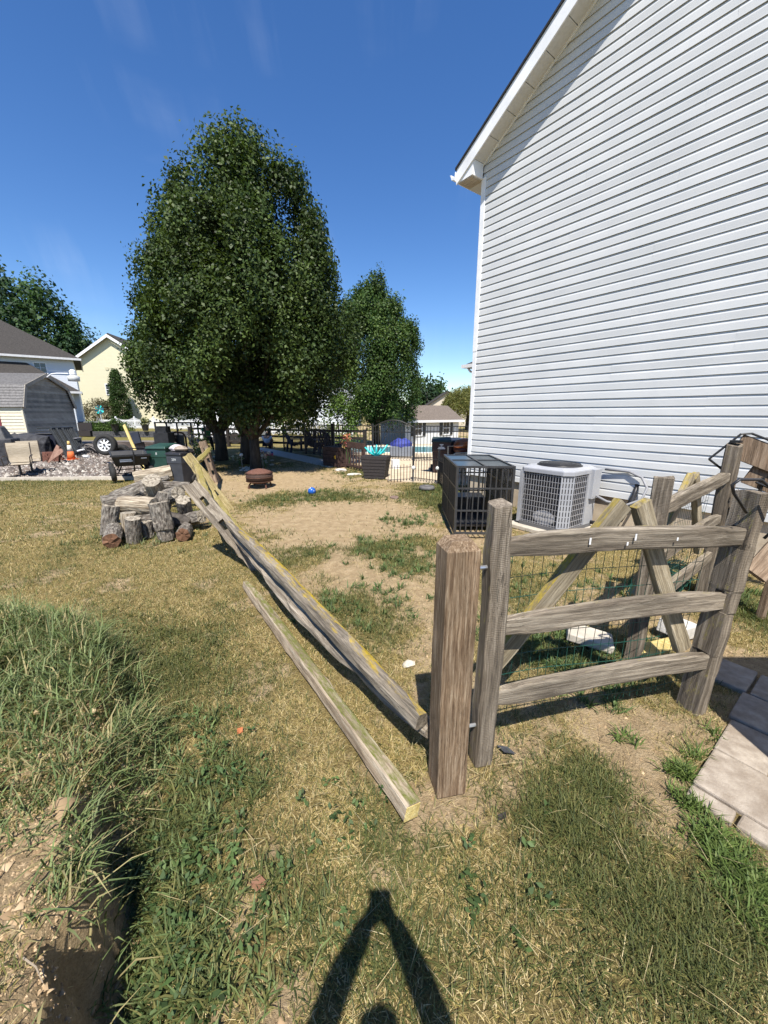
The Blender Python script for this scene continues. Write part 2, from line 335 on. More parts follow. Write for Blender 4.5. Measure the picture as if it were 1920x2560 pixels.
FL0, FL1 = Vector((.25, 1.42)), Vector((-4.25, 9.3))
def side_yard(x, y):            # + on the house side of the fallen fence
    d = (FL1 - FL0).normalized(); return -((x - FL0.x) * d.y - (y - FL0.y) * d.x) * -1
def zones(x, y):
    n = fbm(x * 2.3, y * 2.3, 4); n2 = fbm(x * 7 + 9, y * 7, 3)
    sy = sstep(-.1, .35, side_yard(x, y)) * sstep(1.2, 1.8, y)
    g = blobs(GREEN, x, y); d = blobs(DIRT, x, y)
    d = np.clip(d * .95 + sy * .26 - g * .8 + (n - .5) * 1.5 + (n2 - .5) * .9, 0, 1)
    g = np.clip(g * .95 + (n - .5) * .9 + (n2 - .5) * .6 + .06, 0, 1)
    far = sstep(9.5, 14, np.hypot(x, y)); d = d * (1 - far * .6 * sstep(2, 5, -x)); g = g * (1 - far) + far * .4
    return g, d
def axis(parts):
    a = [parts[0][0]]
    for lo, hi, stp in parts: n = max(1, int(round((hi - lo) / stp))); a += list(lo + (hi - lo) * np.arange(1, n + 1) / n)
    return np.array(a)
gxs = axis([(-600, -120, 60), (-120, -40, 10), (-40, -12, 2), (-12, -4.5, .3), (-4.5, -2.2, .07), (-2.2, -.4, .022), (-.4, 3, .06), (3, 9, .25), (9, 40, 2), (40, 120, 10), (120, 600, 60)])
gys = axis([(-600, -120, 60), (-120, -20, 10), (-20, -4, 2), (-4, .2, .3), (.2, 3, .03), (3, 8, .07), (8, 16, .16), (16, 30, .5), (30, 60, 2), (60, 150, 10), (150, 900, 75)])
XX, YY = np.meshgrid(gxs, gys); ZZ = ground_z(XX, YY)
gv = np.stack([XX.ravel(), YY.ravel(), ZZ.ravel()], 1); nx_ = len(gxs); ii, jj = np.meshgrid(np.arange(len(gys) - 1), np.arange(nx_ - 1), indexing='ij'); q0 = (ii * nx_ + jj).ravel()
gg, dd = zones(gv[:, 0], gv[:, 1]); sm = edge_s(gv[:, 0], gv[:, 1]); cliff = sstep(-.16, .0, sm) * (1 - sstep(.07, .25, sm)) * (1 - sstep(1.0, 1.35, gv[:, 1])); dd = np.maximum(dd, cliff)
def ground_mat():
    m, nt, b = _m('lawn_soil'); at = nt.nodes.new('ShaderNodeAttribute'); at.attribute_name = 'col'; sp = nt.nodes.new('ShaderNodeSeparateColor'); nt.links.new(at.outputs['Color'], sp.inputs[0])
    co = _coord(nt); fine = _noise(nt, co, 90, 6, .7); mid = _noise(nt, co, 9, 6, .65); big = _noise(nt, co, .9, 5)
    dry = _ramp(nt, fine, [(.28, (.09, .066, .026)), (.5, (.235, .178, .07)), (.72, (.40, .315, .14))])
    grn = _ramp(nt, fine, [(.3, (.03, .036, .012)), (.55, (.10, .105, .035)), (.75, (.20, .18, .07))])
    soil = _ramp(nt, _mix(nt, .5, mid, fine), [(.3, (.22, .155, .085)), (.5, (.40, .295, .17)), (.68, (.56, .435, .275))])
    farl = _ramp(nt, _mix(nt, .5, mid, big), [(.35, (.14, .13, .04)), (.6, (.28, .225, .08))])
    c = _mix(nt, sp.outputs['Blue'], dry, farl)
    gm = nt.nodes.new('ShaderNodeMath'); gm.operation = 'MULTIPLY'; gm.inputs[1].default_value = .7; nt.links.new(sp.outputs['Red'], gm.inputs[0])
    c = _mix(nt, gm.outputs[0], c, grn)
    dm = nt.nodes.new('ShaderNodeMath'); dm.operation = 'ADD'; nt.links.new(sp.outputs['Green'], dm.inputs[0]); t = _ramp(nt, mid, [(.3, (0, 0, 0)), (.7, (.5, .5, .5))]); nt.links.new(t, dm.inputs[1])
    fd = _ramp(nt, dm.outputs[0], [(.42, (0, 0, 0)), (.72, (1, 1, 1))])
    c = _mix(nt, fd, c, soil); nt.links.new(c, b.inputs['Base Color']); b.inputs['Roughness'].default_value = .95; b.inputs['Specular IOR Level'].default_value = .1
    _bump(nt, b, _mix(nt, .55, fine, mid), 1.0, .06); return m
far_attr = sstep(12, 30, np.hypot(gv[:, 0], gv[:, 1]))
gme = npmesh('ground', gv, np.stack([q0, q0 + 1, q0 + nx_ + 1, q0 + nx_], 1), None, np.stack([gg, dd, far_attr], 1), ground_mat())
gme.polygons.foreach_set('use_smooth', [True] * len(gme.polygons))
link('ground', gme, kind='structure')

# ------------------------------------------------------------------ flat structure: gravel yard, kerb, walkway, deck, pool, pavers
def sheet(name, pts, z, m, th=.05, kind='structure'):
    mb = MB(); n = len(pts); mb.v = [(p[0], p[1], z) for p in pts] + [(p[0], p[1], z - th) for p in pts]
    mb.f = [tuple(range(n)), tuple(range(2 * n - 1, n - 1, -1))] + [(i, n + i, n + (i + 1) % n, (i + 1) % n) for i in range(n)]
    if sum((pts[i][0] * pts[(i + 1) % n][1] - pts[(i + 1) % n][0] * pts[i][1]) for i in range(n)) < 0: mb.f = [f[::-1] for f in mb.f]
    return mb.build(name, m, kind=kind)
GRAV = mat('gravel', (.10, .085, .075), (.26, .235, .21), rough=.95, scale=60, detail=8, bump=1, bscale=120, bdist=.02, lo=.3, hi=.75, dirt=(.12, .09, .07))
K0, K1 = Vector((-14.5, 9.25)), Vector((-5.75, 9.78))
sheet('gravel_yard', [K0, K1, (-5.1, 10.6), (-6.0, 12.6), (-8.6, 17.5), (-12.5, 24), (-34, 24), (-34, 9)], .022, GRAV)
kd = (K1 - K0).normalized(); mb = MB()
for i in range(4):
    a = K0 + (K1 - K0) * i / 4; b_ = K0 + (K1 - K0) * ((i + 1) / 4) - kd * .006
    mb = MB(); mb.bar((a.x, a.y, .02), (b_.x, b_.y, .02), .09, .10); k_ = mb.build('kerb', mat('pale_kerb', (.42, .37, .30), (.55, .49, .4), rough=.9), kind='structure')
WALKC = mat('walkway_concrete', (.36, .34, .31), (.46, .44, .40), rough=.9, scale=6, bump=.2)
wa, wb = Vector((-5.9, 19.0)), Vector((-1.05, 12.45)); wd = (wb - wa).normalized(); wn_ = Vector((-wd.y, wd.x))
path = sheet('path', [wa, wb, wb - wn_ * .9, wa - wn_ * .9] if False else [wa, wb, wb + wn_ * -.85, wa + wn_ * -.85], .01, WALKC)
DECK = mat('pool_deck_concrete', (.46, .37, .25), (.58, .48, .345), rough=.9, scale=3, bump=.2, bscale=40)
sheet('pool_deck', [(-2.0, 14.6), (-.6, 12.2), (.1, 9.55), (1.9, 8.8), (3.4, 9.6), (4.6, 14), (5.2, 16.2), (-2.4, 16.2)], .012, DECK)
sheet('pool_deck', [(-2.4, 19.9), (5.6, 19.9), (5.6, 21.2), (-2.4, 21.2)], .012, DECK)
sheet('pool_coping', [(-2.4, 16.2), (5.2, 16.2), (5.2, 16.5), (-2.4, 16.5)], .03, mat('pool_coping_white', (.62, .58, .50)), .1)
sheet('pool_coping', [(-2.4, 19.6), (5.6, 19.6), (5.6, 19.9), (-2.4, 19.9)], .03, MATS['pool_coping_white'], .1)
WATER = mat('pool_water', (.10, .30, .33), (.15, .38, .40), rough=.06, scale=2, bump=.15, bscale=5, bdist=.02, spec=.6)
sheet('pool_water', [(-2.4, 16.5), (5.4, 16.5), (5.4, 19.6), (-2.4, 19.6)], .012, WATER, .02)
PAV = mat('paver_stone', (.25, .205, .16), (.40, .345, .28), rough=.95, scale=14, detail=10, bump=.6, bscale=90, bdist=.006, dirt=(.22, .175, .13))
po = Vector((1.315, 1.325, 0)); pe = EX; pd = -Vector((-.595, .804, 0)); root = thing('paver_path', 'pale tan stone paver path at the lower right corner', 'paver path', (po.x, po.y, 0))
root['kind'] = 'structure'; del root['category']; del root['label']; root.name = 'paver_path'
for a0, a1, rows in ((0, .09, [(0, .165), (.17, .47), (.475, .8)]), (.095, .405, [(0, .27), (.275, .56), (.565, .84)]), (.41, .73, [(0.0, .20), (.205, .47), (.475, .78)]), (.735, 1.05, [(-.02, .27), (.275, .6), (.605, .9)]), (1.055, 1.36, [(-.3, .0), (.005, .3), (.305, .6), (.605, .9)])):
    for r0, r1 in rows:
        mb = MB(); zt = .012 + random.uniform(-.004, .004); c4 = [pe * (a + random.uniform(-.003, .003)) + pd * (r + random.uniform(-.003, .003)) for a, r in ((a0 + .003, r0 + .003), (a1 - .003, r0 + .003), (a1 - .003, r1 - .003), (a0 + .003, r1 - .003))]
        mb.v = [(c.x, c.y, zt + random.uniform(-.003, .003)) for c in c4] + [(c.x, c.y, -.05) for c in c4]
        mb.f = [(3, 2, 1, 0), (4, 5, 6, 7), (0, 1, 5, 4), (1, 2, 6, 5), (2, 3, 7, 6), (3, 0, 4, 7)]
        mb.build('paver', PAV, root, bevel=.009)

# ------------------------------------------------------------------ white siding house
FASC = mat('white_fascia', (.76, .76, .76), rough=.45, scale=3); SOFF = mat('soffit_vinyl', (.62, .60, .56), (.70, .68, .64), rough=.6, scale=30)
house = thing('white_siding_house', 'tall white house gable wall with horizontal vinyl siding and white rake trim', 'house', HC, WALL_RZ)
EZ, SL, Z0, CO = 5.60, .60, .46, .1143; HW = 10.0
roofz = lambda x: EZ + SL * (x if x < HW / 2 else HW - x)
mb = MB(); mb.prism([(0.02, Z0), (HW, Z0), (HW, EZ), (HW / 2, roofz(HW / 2) - .02), (0.02, EZ)], .012, .2); mb.build('wall_core', WHITEP, house)
mb = MB(); mb.b2((.02, .03, -.3), (HW, .24, Z0 - .001)); mb.build('foundation', FOUND, house)
mb = MB(); mb.b2((.0, .2, -.3), (.2, 8, EZ)); mb.b2((HW - .2, .2, -.3), (HW, 8, EZ)); mb.b2((0, 7.8, -.3), (HW, 8, EZ)); mb.build('wall', SIDING, house)
row = 0; z = Z0
while z < roofz(HW / 2) - .15:
    js = [0] + [x for x in [(.9 + 1.27 * row) % 3.66 + 3.66 * k for k in range(4)] if .4 < x < HW - .3] + [HW]
    for k in range(len(js) - 1):
        xa, xb = js[k], js[k + 1]; pr = []; off = -.0016 * (k % 2); wav = random.uniform(-.0006, .0006)
        for cidx in range(2):
            zc = z + cidx * CO; lip = (.0210, .0175)[cidx]
            pr += [(.004, zc), (-lip, zc - .003), (-lip + .001, zc + .006), (-.0145 + off + wav, zc + .074), (-.0115 + off, zc + .085), (-.0005 + off, zc + CO - .004)]
        vs = []; ok = False
        for y_, z_ in pr:
            x0 = max(xa, (z_ - EZ) / SL + .0); x1 = min(xb, HW - max(0, (z_ - EZ) / SL))
            if x1 > x0 + .01: ok = True
            else: x0 = x1 = (x0 + x1) / 2
            vs.append((x0, y_, z_)); vs.append((x1, y_, z_))
        if not ok: continue
        mb = MB(); mb.add(vs, [(2 * i, 2 * i + 1, 2 * i + 3, 2 * i + 2) for i in range(len(pr) - 1)]); mb.build('siding_panel', SIDING, house)
    z += 2 * CO; row += 1
mb = MB(); mb.b2((-.022, -.024, Z0 - .03), (.062, .07, 2.75)); mb.b2((-.026, -.028, 2.72), (.066, .07, 5.42)); mb.build('corner_trim', FASC, house, bevel=.004)
mb = MB()
def slope_box(mb, x0, x1, y0, y1, dz0, dz1, side=0):
    f = (lambda x: roofz(x)) if not side else (lambda x: EZ + SL * (HW - x))
    zz = [(EZ + SL * x if not side else EZ + SL * (HW - x)) for x in (x0, x1)]
    return mb.prism([(x0, zz[0] + dz0), (x1, zz[1] + dz0), (x1, zz[1] + dz1), (x0, zz[0] + dz1)], y0, y1)
slope_box(mb, -.36, HW / 2, -.325, 8.3, .20, .235); slope_box(mb, HW / 2, HW + .36, -.325, 8.3, .20, .235, 1); mb.build('roof', mat('black_shingle_edge', (.012, .012, .014), (.03, .03, .033), rough=.95, scale=30), house)
mb = MB(); slope_box(mb, -.34, HW / 2, -.305, -.285, -.02, .199); slope_box(mb, HW / 2, HW + .34, -.305, -.285, -.02, .199, 1); mb.build('rake_fascia', FASC, house)
mb = MB(); slope_box(mb, 0, HW / 2, -.26, .2, .05, .198); slope_box(mb, HW / 2, HW, -.26, .2, .05, .198, 1); mb.build('roof_edge_filler', FASC, house)
n = 17; stp = (HW / 2) / n
for i in range(n):
    mb = MB(); slope_box(mb, i * stp + .005, (i + 1) * stp - .004, -.284, -.02, .012, .02); mb.build('soffit_panel', SOFF, house)
mb = MB(); slope_box(mb, .0, HW / 2, -.036, -.018, -.012, .012); mb.build('soffit_trim', FASC, house)
mb = MB(); mb.prism([(-.31, 5.40), (.0, 5.40), (.0, 5.615), (-.31, 5.43)], -.284, -.030); mb.build('eave_return', FASC, house)
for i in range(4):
    mb = MB(); mb.b2((-.31, -.275 + i * .066, 5.385), (-.03, -.275 + i * .066 + .061, 5.397)); mb.build('soffit_panel', mat('shaded_soffit', (.42, .36, .29), (.50, .44, .36), rough=.7), house)  # browner tone carries the underside's shade and warm bounce in its colour
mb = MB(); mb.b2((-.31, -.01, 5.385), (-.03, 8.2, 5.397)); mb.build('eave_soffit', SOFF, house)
mb = MB(); mb.b2((-.345, -.29, 5.40), (-.315, 8.3, 5.60)); mb.build('eave_fascia', FASC, house)
mb = MB(); gp = [(-.35, 5.43), (-.36, 5.45), (-.43, 5.47), (-.455, 5.53), (-.47, 5.55), (-.445, 5.55), (-.42, 5.50), (-.36, 5.49), (-.35, 5.56), (-.347, 5.56)]
mb.prism(gp, -.33, 8.3); mb.build('gutter', WHITEP, house)
mb = MB(); mb.tube([(1.02, -.01, .62), (1.02, -.07, .62), (1.0, -.09, .60), (1.0, -.10, .56)], .014, 8); mb.tube([(1.02, -.05, .655), (1.0, -.05, .66), (1.05, -.05, .66)], .010, 6); mb.build('spigot', mat('brass', (.35, .28, .18), metal=.8, rough=.4), house)
# rear one-storey wing of the same house, its eave peeks past the corner
mb = MB(); mb.b2((-3.6, 4.5, 0), (0, 7.9, 3.05)); mb.build('rear_wing_wall', SIDING, house)
mb = MB(); mb.prism([(4.2, 2.62), (8.2, 2.62), (6.2, 3.7)], 0, 1); v = [(-3.95, 4.15, 3.17), (-3.95, 8.2, 3.17), (0, 8.2, 3.17), (0, 4.15, 3.17), (-2.0, 6.2, 4.3), (0, 6.2, 4.3)]
mb = MB(); mb.add(v, [(0, 3, 5, 4), (0, 4, 1), (1, 4, 5, 2), (0, 1, 2, 3)]); mb.build('rear_wing_roof', SHING, house)
mb = MB(); mb.b2((-4.06, 4.05, 3.05), (-3.93, 8.2, 3.15)); mb.b2((-3.93, 4.05, 3.05), (0, 4.16, 3.15)); mb.tube([(-3.9, 4.2, 3.05), (-3.85, 4.25, 2.95), (-3.65, 4.44, 2.83), (-3.63, 4.46, .1)], .035, 8); mb.build('gutter', WHITEP, house)

# ------------------------------------------------------------------ trees
def leaves(centers, sig, per, size, cols, seed, up=.35, out=None, jitter=.3, aspect=.62, outw=.6, cv=.22):
    """centers (K,3), sig (K,3): leaf quads scattered round each clump"""
    r = np.random.default_rng(seed); K = len(centers); n = K * per
    c = np.repeat(centers, per, 0); s = np.repeat(sig, per, 0); p = c + np.clip(r.normal(size=(n, 3)), -1.7, 1.7) * s
    nrm = r.normal(size=(n, 3)); nrm /= np.linalg.norm(nrm, axis=1)[:, None]
    if out is not None: nrm = nrm + outw * np.repeat(out, per, 0)
    nrm[:, 2] += up; nrm /= np.linalg.norm(nrm, axis=1)[:, None]
    t = np.cross(nrm, r.normal(size=(n, 3))); t /= np.linalg.norm(t, axis=1)[:, None]; b = np.cross(nrm, t)
    L_ = size * (1 + r.normal(size=(n, 1)) * .22).clip(.5, 1.6); W_ = L_ * aspect
    v = np.stack([p - t * L_ * .5, p + b * W_ * .5 + nrm * L_ * .12, p + t * L_ * .5, p - b * W_ * .5 + nrm * L_ * .12], 1).reshape(-1, 3)
    q = np.arange(n * 4).reshape(n, 4)
    ck = np.array(cols)[r.integers(0, len(cols), K)] * (1 + r.normal(size=(K, 1)) * .13).clip(.6, 1.4); cc = np.repeat(ck, per, 0) * (1 + r.normal(size=(n, 1)) * cv).clip(.45, 1.7)
    return v, q, np.repeat(cc, 4, 0)
PEAR = [(.036, .060, .015), (.046, .072, .017), (.060, .088, .020), (.038, .060, .018)]
def tree(name, label, base, prof, nclump, per, size, cols, seed, off=(0, 0), trunk=.17, fork=1.0, clump=.34, m=LEAF, group=None, lump=.16, limbs=7, cat='tree', flat=1.0):
    """prof: list of (z, radius) of the crown"""
    r = np.random.default_rng(seed); bx, by, bz = base; root = thing(name, label, cat, (bx, by, bz), 0, group)
    zs = np.array([p[0] for p in prof]); rs = np.array([p[1] for p in prof])
    zz = np.linspace(zs[0], zs[-1], 400); rr = np.interp(zz, zs, rs); cdf = np.cumsum(rr + .15); cdf /= cdf[-1]
    pb = 13; nb = int(nclump * .8) // pb; nin = nclump - nb * pb
    def place(k, f0, f1):
        z = np.interp(r.random(k), cdf, zz); th = r.random(k) * 2 * np.pi; rad = np.interp(z, zs, rs); lum = 1 + lump * (fbm(th * 1.6 + seed, z * .75 + seed * 3, 3) - .5) * 2
        ro = rad * lum * (f0 + (f1 - f0) * r.random(k)); return np.stack([ro * np.cos(th), ro * np.sin(th) * flat, z], 1), th, rad
    cb, thb, radb = place(nb, .78, .98); ob = np.stack([np.cos(thb), np.sin(thb), np.full(nb, .45)], 1)
    u = r.normal(size=(nb, pb, 3)) * .8 + ob[:, None]; u /= np.linalg.norm(u, axis=2)[..., None]
    rb = clump * 1.3 * (.65 + .75 * r.random(nb)) * np.clip(radb / rs.max() + .25, .4, 1); c = (cb[:, None] + u * rb[:, None, None] * np.array([1, 1, 1.35])).reshape(-1, 3); o = u.reshape(-1, 3)
    ci, thi, _ = place(nin, .25, .72); c = np.concatenate([c, ci]); o = np.concatenate([o, np.stack([np.cos(thi), np.sin(thi), np.full(nin, .4)], 1)]); nclump = len(c); fr = np.r_[np.ones(nb * pb), np.zeros(nin)]
    sf_ = sstep(fork, zs[-1] * .6, c[:, 2]); c[:, 0] += off[0] * sf_; c[:, 1] += off[1] * sf_; o /= np.linalg.norm(o, axis=1)[:, None]
    bt = np.r_[np.repeat(.72 + .62 * r.random(nb), pb), np.full(nin, .75)]  # inner clumps darkened in colour as painted crown shade; bough tones vary at random
    sg = np.stack([np.full(nclump, clump * .68), np.full(nclump, clump * .68), clump * (.68 + .9 * r.random(nclump) ** 2)], 1)
    nsh = nclump // 16; k = r.choice(nclump, nsh, replace=False); k = k[fr[k] > .8]            # upright shoots at the outline
    c[k] += o[k] * clump * .35; c[k, 2] += clump * .55; sg[k] = np.array([clump * .3, clump * .3, clump * 1.15])
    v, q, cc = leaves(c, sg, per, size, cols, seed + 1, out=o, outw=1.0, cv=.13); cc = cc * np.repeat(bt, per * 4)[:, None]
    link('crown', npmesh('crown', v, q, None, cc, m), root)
    mb = MB(); H = zs[-1]; pts = [(0, 0, -.1), (.02, .0, fork * .5), (off[0] * .05, off[1] * .05, fork)]; mb.tube(pts, [trunk * 1.25, trunk, trunk * .95], 10)
    for i in range(limbs):
        a = 2 * math.pi * i / limbs + r.random() * .6; k_ = .25 + .45 * r.random(); zt = fork + (H - fork) * (.55 + .35 * r.random()); rm = float(np.interp(zt * .6, zs, rs)) * k_
        z1 = fork * (.7 + .25 * r.random())
        mb.tube([(0, 0, z1), (math.cos(a) * rm * .45, math.sin(a) * rm * .45, z1 + (zt - z1) * .18), (math.cos(a) * rm * .9 + off[0] * .5, math.sin(a) * rm * .9 + off[1] * .5, z1 + (zt - z1) * .5), (math.cos(a) * rm + off[0], math.sin(a) * rm + off[1], zt)], [trunk * .55, trunk * .45, trunk * .3, .02], 7)
    mb.build('trunk', BARKT, root, smooth=True)
    return root
PG = 'callery pear trees in the yard'
tree('pear_tree', 'dark green pear tree at the rear left of the merged group', (-5.85, 13.9, 0), [(1.8, 1.3), (2.2, 2.0), (3.2, 2.3), (4.6, 2.0), (6.0, 1.45), (6.9, .8), (7.3, .3)], 1400, 52, .092, PEAR, 11, trunk=.2, fork=1.1, clump=.25, group=PG)
tree('pear_tree', 'tallest front pear tree of the group, trunk rising behind the fire pit', (-3.88, 11.6, 0), [(1.65, 1.3), (2.0, 2.15), (2.8, 2.62), (4.3, 2.42), (5.7, 1.95), (6.8, 1.55), (7.4, 1.1), (7.8, .5)], 2900, 56, .085, PEAR, 21, off=(.3, .1), trunk=.15, fork=.9, clump=.24, group=PG)
tree('pear_tree', 'pear tree of the merged group with the low right-hand shoulder', (-4.62, 13.0, 0), [(1.7, .9), (2.1, 1.4), (3.2, 1.6), (4.4, 1.35), (5.3, .9), (5.9, .3)], 1000, 50, .092, PEAR, 31, off=(1.6, 1.2), trunk=.2, fork=1.1, clump=.25, group=PG)
tree('pear_tree', 'separate round-topped pear tree standing inside the pool fence', (-.42, 21.5, 0), [(1.15, 1.0), (1.6, 1.8), (3.0, 2.2), (5.0, 1.9), (6.4, 1.35), (7.3, .8), (7.9, .3)], 1700, 48, .11, [(.036, .072, .018), (.048, .086, .02), (.064, .10, .022)], 41, trunk=.18, fork=1.1, clump=.27, group=PG)
OAK = [(.035, .075, .022), (.05, .095, .028), (.03, .065, .03)]
tree('maple_tree', 'broad green tree towering behind the dark-roofed white house', (-44.4, 50, 0), [(4, 3.0), (7, 4.8), (11, 5.0), (14, 3.4), (15.8, 1.0)], 620, 34, .42, OAK, 51, trunk=.5, fork=3, clump=1.05, lump=.4, m=LEAF2)
tree('maple_tree', 'narrow ragged tree at the right of the white house roof', (-39.0, 52, 0), [(3, 1.6), (6, 2.0), (9, 1.6), (11, .9), (12.4, .2)], 260, 30, .40, OAK, 53, trunk=.35, fork=3, clump=.8, lump=.5, m=LEAF2)
tree('maple_tree', 'small far green tree behind the pool shed roof', (7.6, 70, -.4), [(1.5, 2.2), (3.5, 3.0), (5.4, 2.2), (7.0, .5)], 240, 26, .5, OAK, 55, trunk=.3, fork=2, clump=.8, lump=.4, m=LEAF2)
WILL = [(.16, .165, .045), (.13, .145, .04), (.19, .18, .055)]
def willow():
    r = np.random.default_rng(61); root = thing('willow_tree', 'weeping willow with hanging yellow-green foliage beside the white house corner', 'tree', (10.6, 50, -.4)); n = 520
    th = r.random(n) * 6.283; ph = r.random(n); rad = 3.3 * np.sqrt(ph); zt = 5.0 - 1.9 * ph ** 1.5 + (fbm(np.cos(th) * 2 + 5, np.sin(th) * 2 + 5) - .5) * 1.2
    cs, sg, oo = [], [], []
    for i in range(n):
        ln = .8 + 2.2 * r.random(); x, y = rad[i] * math.cos(th[i]), rad[i] * math.sin(th[i])
        for k in range(4): cs.append((x * (1 + .05 * k), y * (1 + .05 * k), max(.5, zt[i] - ln * (k + .5) / 4))); sg.append((.09, .09, ln / 7)); oo.append((math.cos(th[i]), math.sin(th[i]), .3))
    v, q, cc = leaves(np.array(cs), np.array(sg), 14, .22, WILL, 62, up=.1, out=np.array(oo), aspect=.3)
    link('crown', npmesh('crown', v, q, None, cc, LEAF2), root)
    mb = MB(); mb.tube([(0, 0, -.2), (.1, 0, 2), (.0, .1, 4.4)], [.35, .28, .1], 9); mb.build('trunk', BARKT, root)
willow()
def shrub(name, label, base, prof, n, per, size, cols, seed, cat='shrub', group=None, up=.4, clump=.1):
    r = np.random.default_rng(seed); root = thing(name, label, cat, base, 0, group); zs = np.array([p[0] for p in prof]); rs = np.array([p[1] for p in prof])
    z = r.uniform(zs[0], zs[-1], n); th = r.random(n) * 6.283; rad = np.interp(z, zs, rs) * (.75 + .3 * r.random(n)) * (1 + .3 * (fbm(th * 2 + seed, z * 2) - .5)); o = np.stack([np.cos(th), np.sin(th), np.full(n, .4)], 1)
    v, q, cc = leaves(np.stack([rad * np.cos(th), rad * np.sin(th), z], 1), np.full((n, 3), clump), per, size, cols, seed, up=up, out=o)
    link('foliage', npmesh('foliage', v, q, None, cc, LEAF2), root)
    mb = MB()
    for k in range(3): a = 2.1 * k; mb.tube([(0, 0, -.05), (.3 * rs.max() * math.cos(a), .3 * rs.max() * math.sin(a), zs[-1] * .7)], [.03, .012], 5)
    mb.build('stem', BARKT, root); return root

# ------------------------------------------------------------------ split-rail gate, posts and the fallen fence
GREENW = mat('green_coated_wire', (.012, .07, .05), (.02, .09, .065), rough=.4)
def part(mb, name, m, root, p0, p1, face=None, roll=0, bevel=0, smooth=False):
    return mb.build(name, m, root, M=root.matrix_basis.inverted() @ frame(p0, p1, roll, face) if False else frame(p0, p1, roll, face), bevel=bevel, smooth=smooth)
def wire_mesh(root, x0, x1, z0, z1, y, sag=.02, seed=0):
    r = np.random.default_rng(seed); mb = MB(); nz_ = int((z1 - z0) / .095); nx = int((x1 - x0) / .05)
    f = lambda x, z: (x, y + .012 * math.sin(x * 5 + z * 3) , z + sag * math.sin(x * 4))
    for i in range(nz_ + 1):
        z = z0 + (z1 - z0) * i / nz_; mb.tube([f(x0 + (x1 - x0) * k / 10, z) for k in range(11)], .0016, 4, cap=False)
    for i in range(nx + 1):
        x = x0 + (x1 - x0) * i / nx + r.normal() * .003; mb.tube([f(x + r.normal() * .004, z0 - .03 + (z1 - z0 + .03) * k / 5) for k in range(6)], .0014, 4, cap=False)
    return mb.build('wire_mesh', GREENW, root)
def panel(root, W, zl, zr, mesh_rng, seed, right_lean=0.0, stile_l=True, stile_r=True, hl=1.28, hr=1.25):
    if stile_l:
        mb = timber(hl, .092, .085, 12, (1, .8), .004, cham=.14, seed=seed, topcut=.012); part(mb, 'stile', WOOD_SAW, root, (0, 0, -.01), (0.0, 0, hl), (0, -1, 0))
    if stile_r:
        p0, p1 = Vector((W, .03, -.03)), Vector((W + right_lean, .03, hr))
        mb = slotted(hr + .03, .118, .07, [((zr[k] - .055 + .03), (zr[k] + .055 + .03)) for k in range(3)], .05, .002, seed + 5)
        part(mb, 'stile', WOOD_SAW, root, p0, p1, (-1, 0, 0))
    for k in range(3):
        a, b = Vector((.02, -.01, zl[k])), Vector((W + (.03 if stile_r else 0) + right_lean * zr[k] / hr, .012, zr[k]))
        mb = timber((b - a).length, .105, .042, 16, (.62, .72), .003, bow=-.018, cham=.1, seed=seed + 10 + k)
        part(mb, 'rail', WOOD_GREY, root, a, b, (0, -1, 0), bevel=.003)
    pk = W * .535
    a, b = Vector((.03, .075, zl[2] + .05)), Vector((pk - .03, .075, zl[0] + .13)); mb = timber((b - a).length, .085, .045, 12, (1, 1), .002, cham=.08, seed=seed + 20); part(mb, 'brace', WOOD_BRACE, root, a, b, (0, -1, 0))
    a, b = Vector((W - .09, .078, zr[2] + .05)), Vector((pk + .07, .078, zl[0] + .125)); mb = timber((b - a).length, .085, .045, 12, (1, 1), .002, cham=.08, seed=seed + 21); part(mb, 'brace', WOOD_BRACE, root, a, b, (0, -1, 0))
    wire_mesh(root, .05, W - .02, mesh_rng[0], mesh_rng[1], .108, seed=seed)
gp0 = G(1203, 1895); gate = thing('wooden_gate', 'grey three-rail wooden gate with V braces and green wire mesh beside the brown post', 'gate', (gp0.x, gp0.y, 0), R(13.6))
panel(gate, 1.32, (1.085, .715, .35), (1.015, .668, .31), (.13, .98), 100, right_lean=.085)
mb = MB(); mb.tube([(1.25, -.06, 1.17), (1.13, -.07, 1.27), (1.10, -.075, 1.31), (1.13, -.08, 1.335), (1.25, -.085, 1.33), (1.36, -.085, 1.27), (1.44, -.08, 1.17), (1.47, -.06, 1.08), (1.44, -.04, 1.02)], .007, 8); mb.build('hose_loop', DARKPL, gate, smooth=True)
mb = MB(); mb.tube([(-.16, -.005, 1.0), (.0, -.005, 1.0)], .009, 8); mb.build('hinge_pin', mat('galvanised_steel', (.45, .45, .45), metal=.8, rough=.35), gate); mb = MB(); mb.tube([(-.16, -.005, .21), (.0, -.005, .21)], .009, 8); mb.build('hinge_pin', MATS['galvanised_steel'], gate)
for k, x in enumerate((.42, .62, .66, .90)):
    mb = MB(); mb.b2((x, -.0345, 1.05 if k % 2 else 1.07), (x + .008, -.0325, 1.065 if k % 2 else 1.10)); mb.build('paint_spot', WHITEP, gate)

newp = G(1115, 1955); bp = thing('fence_post', 'thick new brown square post with clipped top corners standing before the gate', 'fence post', (newp.x, newp.y, 0), R(11))
mb = timber(1.13, .132, .132, 10, (1, 1), .0012, cham=.03, seed=3)
o_ = len(mb.v); mb.f = mb.f[:-1]; n8 = 8; top = mb.v[-8:]; mb.v += [(x * .62, y * .62, z + .035) for x, y, z in top]
for a in range(8): b_ = (a + 1) % 8; mb.f.append((o_ - 8 + a, o_ - 8 + b_, o_ + b_, o_ + a))
mb.f.append(tuple(o_ + a for a in range(8))); mb.build('post_shaft', WOOD_BROWN, bp)

